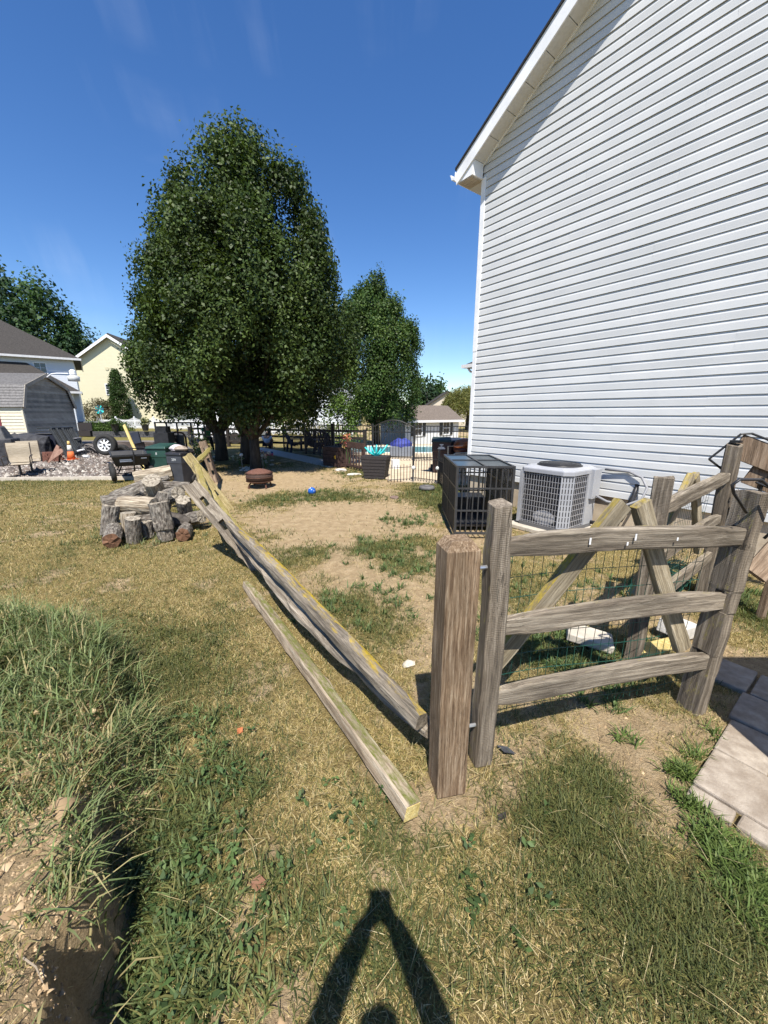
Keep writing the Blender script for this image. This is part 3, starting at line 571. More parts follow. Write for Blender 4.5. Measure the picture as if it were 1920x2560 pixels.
FG = 'posts of the fallen split-rail fence'
fence = thing('fallen_fence', 'collapsed grey split-rail fence with leaning slotted posts running away from the gate', 'fence', (-1.35, 3.95, 0))
def fpost(p0, p1, w, d, slots, m, seed, face): p0, p1 = Vector(p0), Vector(p1); mb = slotted((p1 - p0).length, w, d, slots, .055, .005, seed, .85); return part_w(mb, 'post', m, fence, p0, p1, face)
def part_w(mb, name, m, root, p0, p1, face=None, bevel=0):
    o = mb.build(name, m, root, bevel=bevel); o.matrix_local = Matrix.Translation(-Vector(root.location)) @ frame(p0, p1, 0, face); return o
CAMD = (.35, -.9, .25)
fpost((-1.30, 3.88, -.06), (-2.12, 4.16, .87), .175, .10, [(.30, .42), (.62, .74), (.95, 1.07)], WOOD_GREY, 201, CAMD)
fpost((-2.70, 6.55, -.06), (-3.42, 6.72, .92), .165, .10, [(.35, .46), (.92, 1.03)], WOOD_LICH, 202, CAMD)
fpost((-4.08, 9.28, -.06), P(506, 1104, 9.3), .17, .12, [(.25, .36), (.55, .66), (.82, .92)], WOOD_TAN, 203, (.3, -.95, 0))
fpost((-5.62, 12.0, -.06), P(474, 1086, 12.1), .17, .12, [(.3, .42), (.6, .72), (.85, .95)], WOOD_GREY, 204, (.3, -.95, 0))
def frail(p0, p1, w, d, m, seed, face=(.5, -.6, .6), bow=0, tp=(.6, .6), jit=.007, waist=.06):
    p0, p1 = Vector(p0), Vector(p1); mb = timber((p1 - p0).length, w, d, 22, tp, jit, bow=bow, cham=.2, seed=seed, waist=waist); return part_w(mb, 'rail', m, fence, p0, p1, face)
frail((.17, 1.47, .255), (-1.70, 4.03, .46), .105, .075, WOOD_MOSS, 211, (.25, -.3, .92), bow=.02, tp=(.7, .5))
frail((.215, 1.49, .175), (-1.62, 3.98, .33), .115, .075, WOOD_GREY, 212, (-.5, -.55, .7), bow=-.025, tp=(.75, .45), jit=.01, waist=.09)
frail((-1.66, 4.04, .36), (-1.28, 3.66, .10), .07, .05, WOOD_GREY, 213)
frail((-1.92, 4.15, .62), (-3.28, 6.66, .80), .10, .07, WOOD_LICH, 214, (.45, -.6, .66))
frail((-1.55, 4.06, .22), (-3.05, 6.62, .30), .11, .07, WOOD_LICH, 215, (.45, -.6, .66))
frail((-3.25, 6.7, .80), (-4.16, 9.26, .80), .10, .07, WOOD_LICH, 216, (.6, -.4, .66))
frail((-4.2, 9.34, .72), (-5.75, 12.02, .85), .11, .08, WOOD_GREY, 217); frail((-4.15, 9.36, .3), (-5.65, 12.0, .42), .11, .08, WOOD_GREY, 218)

lr0, lr1 = G(1030, 2030, .05), G(612, 1462, .05)
rail = thing('loose_rail', 'loose square-cut rail with green mossy top edge lying alone on the dry grass', 'fence rail', (lr0.x, lr0.y, 0))
mb = timber((lr1 - lr0).length, .078, .072, 26, (1, .55), .004, cham=.1, seed=221, bow=.02, waist=.03); o = mb.build('rail_body', WOOD_GREEN, rail); o.matrix_local = Matrix.Translation(-Vector(rail.location)) @ frame(lr0, lr1, R(14), (0, 0, 1))
mb = MB(); mb.box((0, 0, -.0015), (.071, .065, .003)); o = mb.build('cut_end', WOOD_PALE, rail); o.matrix_local = Matrix.Translation(-Vector(rail.location)) @ frame(lr0, lr1, R(14), (0, 0, 1))

# second fence panel by the house
bp0 = G(1583, 1640); ang2 = math.atan2(.595, .804)
rf = thing('mesh_fence', 'grey braced fence panel with wire mesh standing behind the gate near the house', 'fence panel', (bp0.x, bp0.y, 0), ang2)
mb = slotted(1.30, .105, .10, [], .03, .003, 301, .9); part(mb, 'post', WOOD_SAW, rf, (0, 0, -.05), (-.03, 0, 1.25), (.3, -1, 0))
panel(rf, 1.45, (1.04, .70, .36), (1.10, .74, .40), (.12, 1.0), 310, stile_l=False, stile_r=False)
mb = timber(1.42, .12, .10, 12, (1, .9), .003, seed=305, topcut=.02); part(mb, 'post', WOOD_SAW, rf, (1.52, .02, -.05), (1.52, .02, 1.37), (0, -1, 0))
mb = timber(1.25, .05, .09, 8, seed=306); part(mb, 'post', WOOD_TAN, rf, (1.615, .03, -.05), (1.615, .03, 1.2), (0, -1, 0))
mb = MB(); mb.box((1.53, -.06, .82), (.07, .02, .13)); mb.box((1.50, -.07, .72), (.17, .016, .03)); mb.tube([(1.49, -.06, .86), (1.47, -.07, .93), (1.46, -.07, .97)], .008, 6); mb.build('latch', BLACKM, rf)
mb = MB(); mb.tube([(1.46 + .022 * math.cos(a), -.07, .99 + .022 * math.sin(a)) for a in np.linspace(0, 6.28, 13)], .005, 6); mb.build('latch_ring', MATS['galvanised_steel'], rf)
mb = MB(); mb.box((1.52, .02, 1.395), (.07, .07, .02)); mb.build('post_cap', BLACKM, rf)
bw = thing('brown_bench', 'brown plank bench end with black metal edging behind the far gate post', 'bench', rf.matrix_basis @ Vector((1.50, .12, 0)), R(-22))
def bar_part(root, name, p0, p1, w_, h_, m): mb = MB(); mb.bar(p0, p1, w_, h_); return mb.build(name, m, root, bevel=.004)
bar_part(bw, 'board', (.12, .02, 1.36), (.95, .02, 1.02), .025, .20, WOOD_TAN); bar_part(bw, 'board', (.25, .05, 1.12), (.95, .05, .84), .025, .16, WOOD_TAN)
mb = MB(); mb.tube([(-.05, 0, 1.24), (.13, 0, 1.455), (.2, 0, 1.46), (1.0, 0, 1.12)], .009, 8); mb.tube([(-.05, 0, 1.24), (.05, .0, 1.16)], .009, 8); mb.tube([(.3, 0, 1.06), (1.0, 0, .76)], .009, 8); mb.tube([(.35, .02, 0), (.35, .02, 1.1)], .014, 8); mb.tube([(.95, .02, 0), (.95, .02, .95)], .014, 8); mb.build('metal_frame', BLACKM, bw)
pk = thing('plank', 'tan plank propped behind the leaning gate stile at the right edge', 'plank', (3.0, 2.75, 0), R(20)); mb = timber(1.1, .15, .03, 8, seed=330); part(mb, 'board', WOOD_TAN, pk, (-.25, 0, .45), (.7, .1, 1.02), (0, -.6, .8)); mb = timber(.62, .06, .05, 6, seed=331); part(mb, 'prop', WOOD_TAN, pk, (.1, .05, 0), (.12, .05, .64), (0, -1, 0))
# unseen boards added off to the right to cast the shade by the gate
bf = thing('shade_boards', 'tall boards added out of view at the right to cast the shade beside the gate', 'shade boards', (1.87, 1.05, 0), 0)
for i in range(9):
    mb = timber(2.05, .15, .02, 4, jit=.0005, cham=.05, seed=400 + i); part(mb, 'board', WOOD_TAN, bf, (.07 + i * .146, 0, 0), (.07 + i * .146, 0, 2.05), (0, -1, 0))
mb = MB(); mb.b2((0, .015, .4), (1.3, .05, .48)); mb.b2((0, .015, 1.5), (1.3, .05, 1.58)); mb.build('backing_rail', WOOD_TAN, bf)

# ------------------------------------------------------------------ debris behind the gate
def slab(name, label, cat, px, py, sx, sy, th, rz, m, tilt=0):
    g = G(px, py); mb = MB(); mb.box((0, 0, th / 2), (sx, sy, th)); o = mb.build(name, m, bevel=.008); o.location = (g.x, g.y, gz(g.x, g.y) + .01 + abs(math.sin(tilt)) * sx / 2); o.rotation_euler = (0, tilt, rz); return tag(o, label, cat)
slab('concrete_slab', 'pale tilted concrete slab on soil seen through the gate mesh', 'slab', 1470, 1605, .30, .2, .06, R(-25), CONC, R(7))
slab('timber_offcut', 'short tan landscape timber lying at the foot of the rear post', 'timber', 1640, 1640, .34, .11, .09, R(18), WOOD_PALE)
slab('concrete_chunk', 'white broken concrete lump tangled with wire behind the gate', 'rubble', 1690, 1590, .24, .18, .1, R(30), mat('white_rubble', (.5, .48, .44), (.66, .63, .58), scale=20, bump=.6), R(10))
rl = thing('rolled_mesh', 'crumpled roll of dark green garden mesh on the grass by the wall', 'mesh roll', (2.55, 3.25, 0), R(38)); mb = MB()
for k in range(26):
    x = -.45 + k * .036; mb.tube([(x + .02 * math.sin(a * 3), (.12 + .03 * math.sin(k)) * math.cos(a), .12 + (.11 + .03 * math.cos(k * 1.7)) * math.sin(a)) for a in np.linspace(0, 6.2, 12)], .004, 4, cap=False)
for k in range(18):
    a = k * .35; mb.tube([(-.45 + j * .13, (.12 + .03 * math.sin(j * 2 + k)) * math.cos(a), .12 + .11 * math.sin(a) + .01 * math.sin(j * 5)) for j in range(8)], .004, 4, cap=False)
mb.build('mesh_wire', GREENW, rl)

# ------------------------------------------------------------------ dog crate
ca, cb = G(1136, 1344), G(1103, 1276); cw, cdp, chh = .72, 1.42, .955
crate = thing('dog_crate', 'large dark grey barred metal dog crate beside the house wall', 'dog crate', (ca.x, ca.y, .015), R(-2))
def cbar(name, a, b, t=.028): mb = MB(); mb.bar(a, b, t); return mb.build(name, CRATEM, crate)
for x in (0, cw):
    for y in (0, cdp): cbar('corner_post', (x, y, 0), (x, y, chh), .032)
for z in (.05, chh - .014):
    for x in (0, cw): cbar('frame_rail', (x, .017, z), (x, cdp - .017, z))
    for y in (0, cdp): cbar('frame_rail', (.017, y, z), (cw - .017, y, z))
for z in (.36, .66):
    for y in (0, cdp): cbar('cross_rail', (.017, y, z), (cw - .017, y, z), .02)
    for x in (0, cw): cbar('cross_rail', (x, .017, z), (x, cdp - .017, z), .02)
cbar('door_stile', (0, cdp * .5, 0.05), (0, cdp * .5, chh - .02), .03); cbar('door_stile', (cw, cdp * .5, 0.05), (cw, cdp * .5, chh - .02), .03)
for k in range(1, 10):
    for y in (0, cdp): cbar('bar', (cw * k / 10, y, .05), (cw * k / 10, y, chh - .02), .015)
for k in range(1, 20):
    if k == 10: continue
    for x in (0, cw): cbar('bar', (x, cdp * k / 20, .05), (x, cdp * k / 20, chh - .02), .015)
for x in (cw / 2,): cbar('roof_rail', (x, .017, chh - .012), (x, cdp - .017, chh - .012), .024)
cbar('roof_rail', (.017, cdp / 2, chh - .012), (cw / 2 - .013, cdp / 2, chh - .012), .024); cbar('roof_rail', (cw / 2 + .013, cdp / 2, chh - .012), (cw - .017, cdp / 2, chh - .012), .024)
for i in range(2):
    for j in range(2):
        mb = MB(); mb.b2((.02 + i * cw / 2, .02 + j * cdp / 2, chh - .02), (cw / 2 * (i + 1) - .018, cdp / 2 * (j + 1) - .018, chh - .014)); mb.build('roof_panel', mat('dark_blue_grey_panel', (.03, .042, .05), (.045, .06, .07), rough=.3, metal=.2), crate)
mb = MB(); mb.b2((.06, .35, .03), (.66, 1.35, .10)); mb.b2((.1, .9, .1), (.6, 1.3, .35)); mb.build('crate_bed', DARKPL, crate, bevel=.02)

# ------------------------------------------------------------------ air conditioner
ACM = mat('ac_grey_paint', (.31, .32, .345), (.37, .38, .40), rough=.4, scale=3, dirt=(.40, .40, .41)); ACD = mat('ac_fins', (.022, .023, .026), (.05, .05, .055), rough=.7, stretch=(40, 40, 1), scale=3)
ac0 = G(1408, 1345); ac = thing('air_conditioner', 'grey outdoor air conditioner with wire grille on a pale pad by the wall', 'air conditioner', (ac0.x, ac0.y, 0), WALL_RZ)
AS, AHt, CHM = .74, .86, .10       # local: -y faces away from the wall (left face), +x faces the camera's right; corner column at (+x,-y)
# root at the front column; body spans x in [-AS,0], y in [0,AS]
oct_ = lambda i, g=0: [(-i - CHM, g + i), (-i, CHM + i), (-i, AS - .05 - i), (-.05 - i, AS - i), (-AS + .06 + i, AS - i), (-AS + i, AS - .06 - i), (-AS + i, .06 + i), (-AS + .06 + i, i)]
def octprism(mb, i, z0, z1, i2=None):
    a = oct_(i); b = oct_(i if i2 is None else i2); n = 8; mb.add([(x, y, z0) for x, y in a] + [(x, y, z1) for x, y in b], [tuple(range(n))[::-1], tuple(range(n, 2 * n))] + [(k, (k + 1) % n, n + (k + 1) % n, n + k) for k in range(n)])
mb = MB(); octprism(mb, .03, .05, AHt - .08); mb.build('coil', ACD, ac)
mb = MB(); octprism(mb, -.01, .0, .05); mb.build('base_pan', mat('ac_dark_base', (.10, .10, .105)), ac)
mb = MB(); octprism(mb, -.008, AHt - .09, AHt - .03); octprism(mb, -.008, AHt - .03, AHt + .005, .05); mb.build('top_cover', ACM, ac, bevel=.008)
mb = MB(); T = Matrix.Translation((-AS / 2, AS / 2, AHt - .002)); mb.lathe([(.29, 0), (.30, .012), (.27, .03), (.1, .05), (.02, .052)], 28, T); mb.build('fan_grille', DARKPL, ac, smooth=True)
mb = MB()
for rr_ in (.1, .16, .22, .27): mb.tube([(-AS / 2 + rr_ * math.cos(a), AS / 2 + rr_ * math.sin(a), AHt + .055 - rr_ * .09) for a in np.linspace(0, 6.283, 25)[:-1]], .004, 4, closed=True)
mb.build('fan_guard', BLACKM, ac)
mb = MB()
mb.b2((-AS, -.004, .03), (-AS + .05, .06, AHt - .08)); mb.build('corner_column', ACM, ac)
mb = MB(); c0, c1 = Vector((-CHM - .015, -.004, 0)), Vector((.004, CHM + .015, 0)); dd_ = (c1 - c0); ln_ = dd_.length; Mx = Matrix.Translation(c0) @ Matrix.Rotation(math.atan2(dd_.y, dd_.x), 4, 'Z')
mb.b2((0, 0, .04), (ln_, .025, AHt - .08), Mx); mb.build('front_column', ACM, ac)
mb = MB()
for i in range(4):
    for j in range(9): x = ln_ * (.16 + .227 * i); mb.b2((x - .006, -.0025, .07 + j * .078), (x + .006, .001, .07 + j * .078 + .06), Mx)
mb.build('louver_slots', ACD, ac)
mb = MB(); mb.b2((-.03, AS - .26, .04), (.006, AS + .004, AHt - .075)); mb.build('service_panel', ACM, ac); mb = MB(); mb.b2((-.02, AS - .20, .42), (.05, AS + .002, AHt - .03)); mb.build('electrical_box', ACM, ac, bevel=.004)
GR = mat('grille_wire', (.40, .40, .42), metal=.3, rough=.4)
mb = MB()
for i in range(15): x = -AS + .06 + (AS - .06 - CHM - .02) * i / 14; mb.bar((x, .008, .05), (x, .008, AHt - .09), .005)
for i in range(10): z = .07 + (AHt - .18) * i / 9; mb.bar((-AS + .05, .007, z), (-CHM - .01, .007, z), .005)
for i in range(8): y = CHM + .02 + (AS - .26 - CHM - .03) * i / 7; mb.bar((-.008, y, .05), (-.008, y, AHt - .09), .005)
for i in range(10): z = .07 + (AHt - .18) * i / 9; mb.bar((-.007, CHM + .01, z), (-.007, AS - .26, z), .005)
mb.build('wire_grille', GR, ac)
mb = MB(); mb.lathe([(.001, 0), (.05, .004), (.11, .003), (.13, 0)], 12, Matrix.Translation((-.33, .0285, .16)) @ Matrix.Rotation(R(90), 4, 'X') @ Matrix.Diagonal((1.3, .8, 1, 1))); mb.build('bent_fin_patch', mat('bent_fins', (.30, .30, .31), (.5, .5, .5), scale=30), ac)
mb = MB(); mb.tube([(.06, AS - .1, .46), (.2, AS - .08, .40), (.42, AS - .02, .38), (.56, AS + .08, .47), (.58, AS + .14, .62), (.48, AS + .20, .74), (.3, AS + .22, .80), (.0, AS + .2, .80)], .017, 8); mb.build('power_conduit', mat('grey_conduit', (.22, .22, .23), rough=.5), ac, smooth=True)
mb = MB(); mb.tube([(-.02, AS - .05, .06), (.2, AS - .02, .06), (.36, AS + .05, .14), (.42, AS + .14, .36), (.42, AS + .2, .52), (.42, AS + .28, .66)], .026, 8); mb.tube([(.2, AS + .16, .03), (.34, AS + .2, .25), (.40, AS + .24, .5), (.4, AS + .28, .66)], .022, 8); mb.build('insulated_line', DARKPL, ac, smooth=True)
pad = MB(); pad.b2((-AS - .1, -.12, -.06), (.12, AS + .1, .0)); pad.build('concrete_pad', CONC, ac, bevel=.01)
ac.location.z = .05

# ------------------------------------------------------------------ fire pit, ball, small yard things
RUST = mat('rusty_steel', (.05, .026, .018), (.14, .065, .04), rough=.85, scale=12, detail=8, bump=.3)
g = G(640, 1222); fp = thing('fire_pit', 'rusty round fire pit with mesh dome lid on bare soil', 'fire pit', (g.x, g.y + .3, gz(g.x, g.y + .3)))
mb = MB(); mb.lathe([(.05, .10), (.20, .105), (.27, .15), (.285, .22), (.29, .30), (.275, .30), (.26, .16), (.05, .13)], 28); mb.build('bowl', RUST, fp, smooth=True)
mb = MB(); mb.lathe([(.285, .16), (.295, .16), (.297, .33), (.287, .33)], 28); mb.build('mesh_side', mat('rust_mesh', (.035, .022, .016), (.075, .04, .03), rough=.8, scale=60), fp, smooth=True)
mb = MB(); mb.lathe([(.300, .335), (.24, .37), (.13, .41), (.02, .43), (.001, .431)], 28); mb.build('dome_lid', mat('rust_lid', (.09, .04, .028), (.17, .08, .055), rough=.8, scale=50), fp, smooth=True)
for z_ in (.155, .245, .335): mb = MB(); mb.tube([(.299 * math.cos(a), .299 * math.sin(a), z_) for a in np.linspace(0, 6.283, 33)[:-1]], .007, 5, closed=True); mb.build('hoop', RUST, fp)
for k in range(4): a = R(45 + 90 * k); mb = MB(); mb.tube([(.22 * math.cos(a), .22 * math.sin(a), .13), (.27 * math.cos(a), .27 * math.sin(a), .06), (.28 * math.cos(a), .28 * math.sin(a), 0)], .02, 6); mb.build('leg', RUST, fp)
g = G(780, 1236); ball = MB(); nb = 24
for i in range(nb // 2 + 1):
    for k in range(nb): a, b_ = math.pi * i / (nb // 2), 2 * math.pi * k / nb; ball.v.append((.082 * math.sin(a) * math.cos(b_), .082 * math.sin(a) * math.sin(b_), .082 - .082 * math.cos(a)))
for i in range(nb // 2):
    for k in range(nb): ball.f.append((i * nb + k, i * nb + (k + 1) % nb, (i + 1) * nb + (k + 1) % nb, (i + 1) * nb + k))
bm_, nt, b_ = _m('blue_ball'); n_ = nt.nodes.new('ShaderNodeTexVoronoi'); n_.inputs['Scale'].default_value = 17; nt.links.new(_coord(nt), n_.inputs[0]); nt.links.new(_ramp(nt, n_.outputs['Distance'], [(.30, (.75, .75, .70)), (.36, (.015, .10, .42))]), b_.inputs['Base Color']); b_.inputs['Roughness'].default_value = .3
o = ball.build('play_ball', bm_, smooth=True); o.location = (g.x, g.y, gz(g.x, g.y)); tag(o, 'blue play ball with white spots lying on the yard soil', 'ball')
def solar(px, py, label, h=.3, Y=None):
    g = G(px, py) if Y is None else P(px, py, Y); r_ = thing('solar_light', label, 'solar light', (g.x, g.y, 0)); mb = MB(); mb.tube([(0, 0, -.05), (0, 0, h)], .009, 6); mb.build('stake', MATS['galvanised_steel'], r_); mb = MB(); mb.lathe([(.01, h), (.045, h + .02), (.055, h + .055), (.04, h + .09), (.01, h + .105)], 14); mb.build('globe', mat('frosted_globe', (.55, .55, .52), rough=.25), r_, smooth=True)
solar(819, 1164, 'small globe solar light on a stake beside the sunflower', .2); solar(1033, 1206, 'globe solar light in front of the low black garden fence', .3); solar(1093, 1210, 'globe solar light at the right end of the low garden fence', .32)
g = G(842, 1168); sf = thing('sunflower_decoration', 'bright yellow sunflower decoration beside the brown planter gate', 'decoration', (g.x, g.y, 0)); mb = MB(); mb.tube([(0, 0, -.05), (.01, 0, .28), (.0, -.01, .30)], .008, 6); mb.build('stalk', mat('green_stalk', (.06, .14, .03)), sf)
YEL = mat('sunflower_yellow', (.75, .45, .02), (.85, .58, .04), rough=.6)
for k in range(14):
    a = 2 * math.pi * k / 14; mb = MB(); cx, cz = math.cos(a), math.sin(a); mb.add([(cx * .03 - cz * .018, -.02, .31 + cz * .03 + cx * .018), (cx * .03 + cz * .018, -.02, .31 + cz * .03 - cx * .018), (cx * .085, -.028, .31 + cz * .085), (cx * .05, -.035, .31 + cz * .05)], [(0, 1, 3), (1, 2, 3), (2, 0, 3), (0, 2, 1)]); mb.build('petal', YEL, sf)
mb = MB(); mb.lathe([(.001, .03), (.03, .026), (.038, .0)], 12, Matrix.Translation((0, -.01, .31)) @ Matrix.Rotation(R(90), 4, 'X')); mb.build('seed_head', mat('seed_brown', (.10, .045, .015)), sf)
def stone(px, py, s, label=None, m=CONC, seed=0, name='stone', cat='stone', group=None, z=.0):
    g = G(px, py); r_ = np.random.default_rng(seed); mb = MB(); n = 9
    for i, (rr_, zz_) in enumerate(((.75, -.15), (1.0, .1), (.95, .32), (.55, .48))):
        for k in range(n): a = 2 * math.pi * k / n; q = rr_ * (1 + r_.normal() * .1); mb.v.append((s[0] * q * math.cos(a), s[1] * q * math.sin(a), s[2] * (zz_ + r_.normal() * .04) * 2))
    for i in range(3):
        for k in range(n): l = (k + 1) % n; mb.f.append((i * n + k, i * n + l, (i + 1) * n + l, (i + 1) * n + k))
    mb.f.append(tuple(27 + k for k in range(n))); o = mb.build(name, m); o.location = (g.x, g.y, gz(g.x, g.y) + z); o.rotation_euler = (0, 0, r_.random() * 6)
    if label: tag(o, label, cat, group)
    return o
WST = mat('pale_stone', (.46, .42, .36), (.6, .56, .5), rough=.9, scale=10, bump=.3)
stone(852, 1176, (.2, .13, .07), 'flat pale stepping stone beside the sunflower decoration', WST, 1); stone(885, 1186, (.2, .1, .05), 'flat pale stepping stone below the dark planter', WST, 2); stone(985, 1243, (.11, .08, .05), 'brown flat rock in the green grass near the garden fence', mat('brown_rock', (.16, .11, .09)), 3)
stone(1022, 1660, (.045, .035, .025), 'white flaky stone on the soil behind the fallen rails', mat('white_flake', (.42, .38, .3), (.58, .53, .45), scale=20, bump=.5), 4)
g = G(1067, 1224); tr = thing('tyre', 'small grey tyre lying flat in the grass by the garden fence', 'tyre', (g.x, g.y, .0)); mb = MB(); mb.lathe([(.07, .0), (.15, .0), (.18, .04), (.15, .085), (.07, .09), (.06, .05)], 24); mb.build('tread', mat('old_grey_rubber', (.09, .085, .085), (.14, .135, .13)), tr, smooth=True); mb = MB(); mb.lathe([(.001, .03), (.07, .035), (.072, .055), (.001, .06)], 20); mb.build('hub', RUBBER, tr)

# ------------------------------------------------------------------ log pile
BARK = mat('log_bark', (.045, .036, .028), (.40, .36, .30), rough=.95, scale=42, detail=8, stretch=(1, 1, .3), bump=1.0, bscale=50, bdist=.03, lo=.36, hi=.72, dirt=(.13, .105, .085))
BARKL = mat('log_bare_wood', (.15, .11, .07), (.50, .43, .32), rough=.9, scale=45, stretch=(1, 1, .1), bump=.9, bscale=60, bdist=.015)
ENDG = mat('log_cut_grey', (.14, .115, .085), (.42, .37, .29), rough=.9, scale=34, bump=.7); ENDR = mat('log_cut_brown', (.10, .05, .028), (.20, .105, .06), rough=.9, scale=12, bump=.4)
LG = 'cut logs in the heap on the lawn'
def log(label, px, py, Y, r_, L_, ax, m=BARK, em=ENDG, seed=0, half=False):
    """ax: world axis of the log; px,py,Y: centre as seen in the photo"""
    rj = np.random.default_rng(seed + 900); r_ *= .86; L_ *= 1.1; c = P(px, py, Y); a = (Vector(ax).normalized() + Vector(rj.normal(size=3) * .16)).normalized(); c.z = max(c.z, abs(a.z) * L_ / 2 + (1 - abs(a.z)) * r_ * .92)
    root = thing('log', label, 'log', c - a * L_ / 2, 0, LG); M = frame(Vector((0, 0, 0)), a)
    rr = np.random.default_rng(seed); mb = MB(); n = 16; S = 6; rad = [1 + rr.normal() * .05 for _ in range(n)]
    for i in range(S + 1):
        for k in range(n):
            g_ = 2 * math.pi * k / n; q = r_ * rad[k] * (1 + rr.normal() * .035); y_ = q * math.sin(g_)
            if half and y_ > .2 * r_: y_ = .2 * r_ + rr.normal() * .006
            mb.v.append((q * math.cos(g_), y_, L_ * i / S + (rr.normal() * .006 if i in (0, S) else 0)))
    for i in range(S):
        for k in range(n): l = (k + 1) % n; mb.f.append((i * n + k, i * n + l, (i + 1) * n + l, (i + 1) * n + k))
    rim = list(mb.v)
    mb.build('bark', m, root, M=M)
    for e, i in ((-1, 0), (1, S)):
        e_ = MB(); e_.v = [(x * .94, y * .94, z + e * .002) for x, y, z in rim[i * n:(i + 1) * n]] + [(x * .4, y * .4, z + e * .006) for x, y, z in rim[i * n:(i + 1) * n]]; f = [(k, (k + 1) % n, n + (k + 1) % n, n + k) for k in range(n)] + [tuple(n + k for k in range(n))]; e_.f = f if e > 0 else [q[::-1] for q in f]
        rimv = rim[i * n:(i + 1) * n]; o2 = len(e_.v); e_.v += [(x, y, z) for x, y, z in rimv]; ff = [(o2 + k, o2 + (k + 1) % n, (k + 1) % n, k) for k in range(n)]; e_.f += ff if e > 0 else [q[::-1] for q in ff]
        e_.build('cut_end', em, root, M=M)
    return root
log('fallen log at the near left with a brown cut face towards the camera', 285, 1352, 4.72, .115, .36, (.62, -.75, -.05), em=ENDR, seed=1)
log('upright log with a hollow-looking tilted top at the front of the heap', 337, 1340, 4.75, .105, .30, (.12, -.1, 1), seed=2)
log('upright pale bare log just behind the front upright log', 325, 1318, 5.0, .10, .30, (0, 0, 1), m=BARKL, seed=3)
log('lower upright log at the front right, carrying another log', 412, 1333, 4.85, .115, .24, (0, 0, 1), seed=4)
log('thick rough log standing on top of the front right log', 405, 1290, 4.87, .135, .32, (.03, .02, 1), seed=5)
log('dark weathered log leaning at the left end of the heap', 275, 1305, 5.1, .115, .36, (-.1, .15, 1), seed=6)
log('long pale bare-sided log lying across the middle of the heap', 345, 1264, 5.35, .145, .46, (1, .1, .05), m=BARKL, seed=7)
log('log with furrowed bark sloping up behind the left end', 335, 1230, 5.9, .14, .55, (.85, .3, .3), seed=8)
log('log lying at the far left of the heap behind the leaning one', 305, 1250, 5.75, .12, .45, (.75, .5, .1), seed=9)
log('split log wedge with a dark grey flat top on the heap crest', 388, 1222, 5.8, .155, .34, (.15, -.45, .9), m=BARKL, seed=10)
log('tilted brown-barked log on the right slope of the heap', 425, 1240, 5.7, .13, .36, (.9, -.25, .25), m=BARK, seed=11)
log('flat half log with a dark end at the back of the heap', 385, 1190, 7.0, .17, .55, (.9, .2, .12), m=BARKL, em=mat('log_dark_end', (.02, .018, .016)), seed=12)
log('short bright-barked log at the right side of the heap', 462, 1270, 5.6, .115, .30, (.5, -.3, .8), seed=13)
log('log lying on the grass at the right foot of the heap', 480, 1297, 5.35, .105, .34, (1, -.15, 0), seed=14)
log('log with a reddish end face low at the right front of the heap', 462, 1330, 4.95, .10, .3, (.5, -.85, 0), em=ENDR, seed=15)
log('dark rotten log wedged behind the two stacked logs', 440, 1300, 5.25, .115, .34, (.8, .3, -.35), m=mat('rotten_bark', (.035, .028, .022), (.10, .085, .07), scale=18, bump=1), seed=16)
log('short log hidden in the middle of the heap under the pale log', 375, 1300, 5.2, .10, .3, (.9, .3, .0), seed=17)
log('grey log under the crest at the back right of the heap', 410, 1262, 5.6, .12, .34, (.2, .3, .9), seed=18)
log('squat upright log between the two front uprights', 372, 1338, 4.95, .085, .2, (.05, .1, 1), seed=22)
log('short pale log lying on top of the left end', 300, 1268, 5.4, .075, .34, (.8, -.4, .1), m=BARKL, seed=23)
log('thin log leaning at the right end of the heap', 500, 1285, 5.5, .06, .4, (.9, .1, .3), seed=24)
log('small log resting on the crest left of the split wedge', 355, 1225, 5.9, .085, .36, (.7, -.6, .15), seed=25)
log('small log lying behind the crest near the bins', 440, 1215, 6.6, .09, .4, (.9, .3, 0), seed=19)
log('thin branch log lying left of the crest', 372, 1208, 6.6, .06, .6, (.95, .2, .05), seed=20)

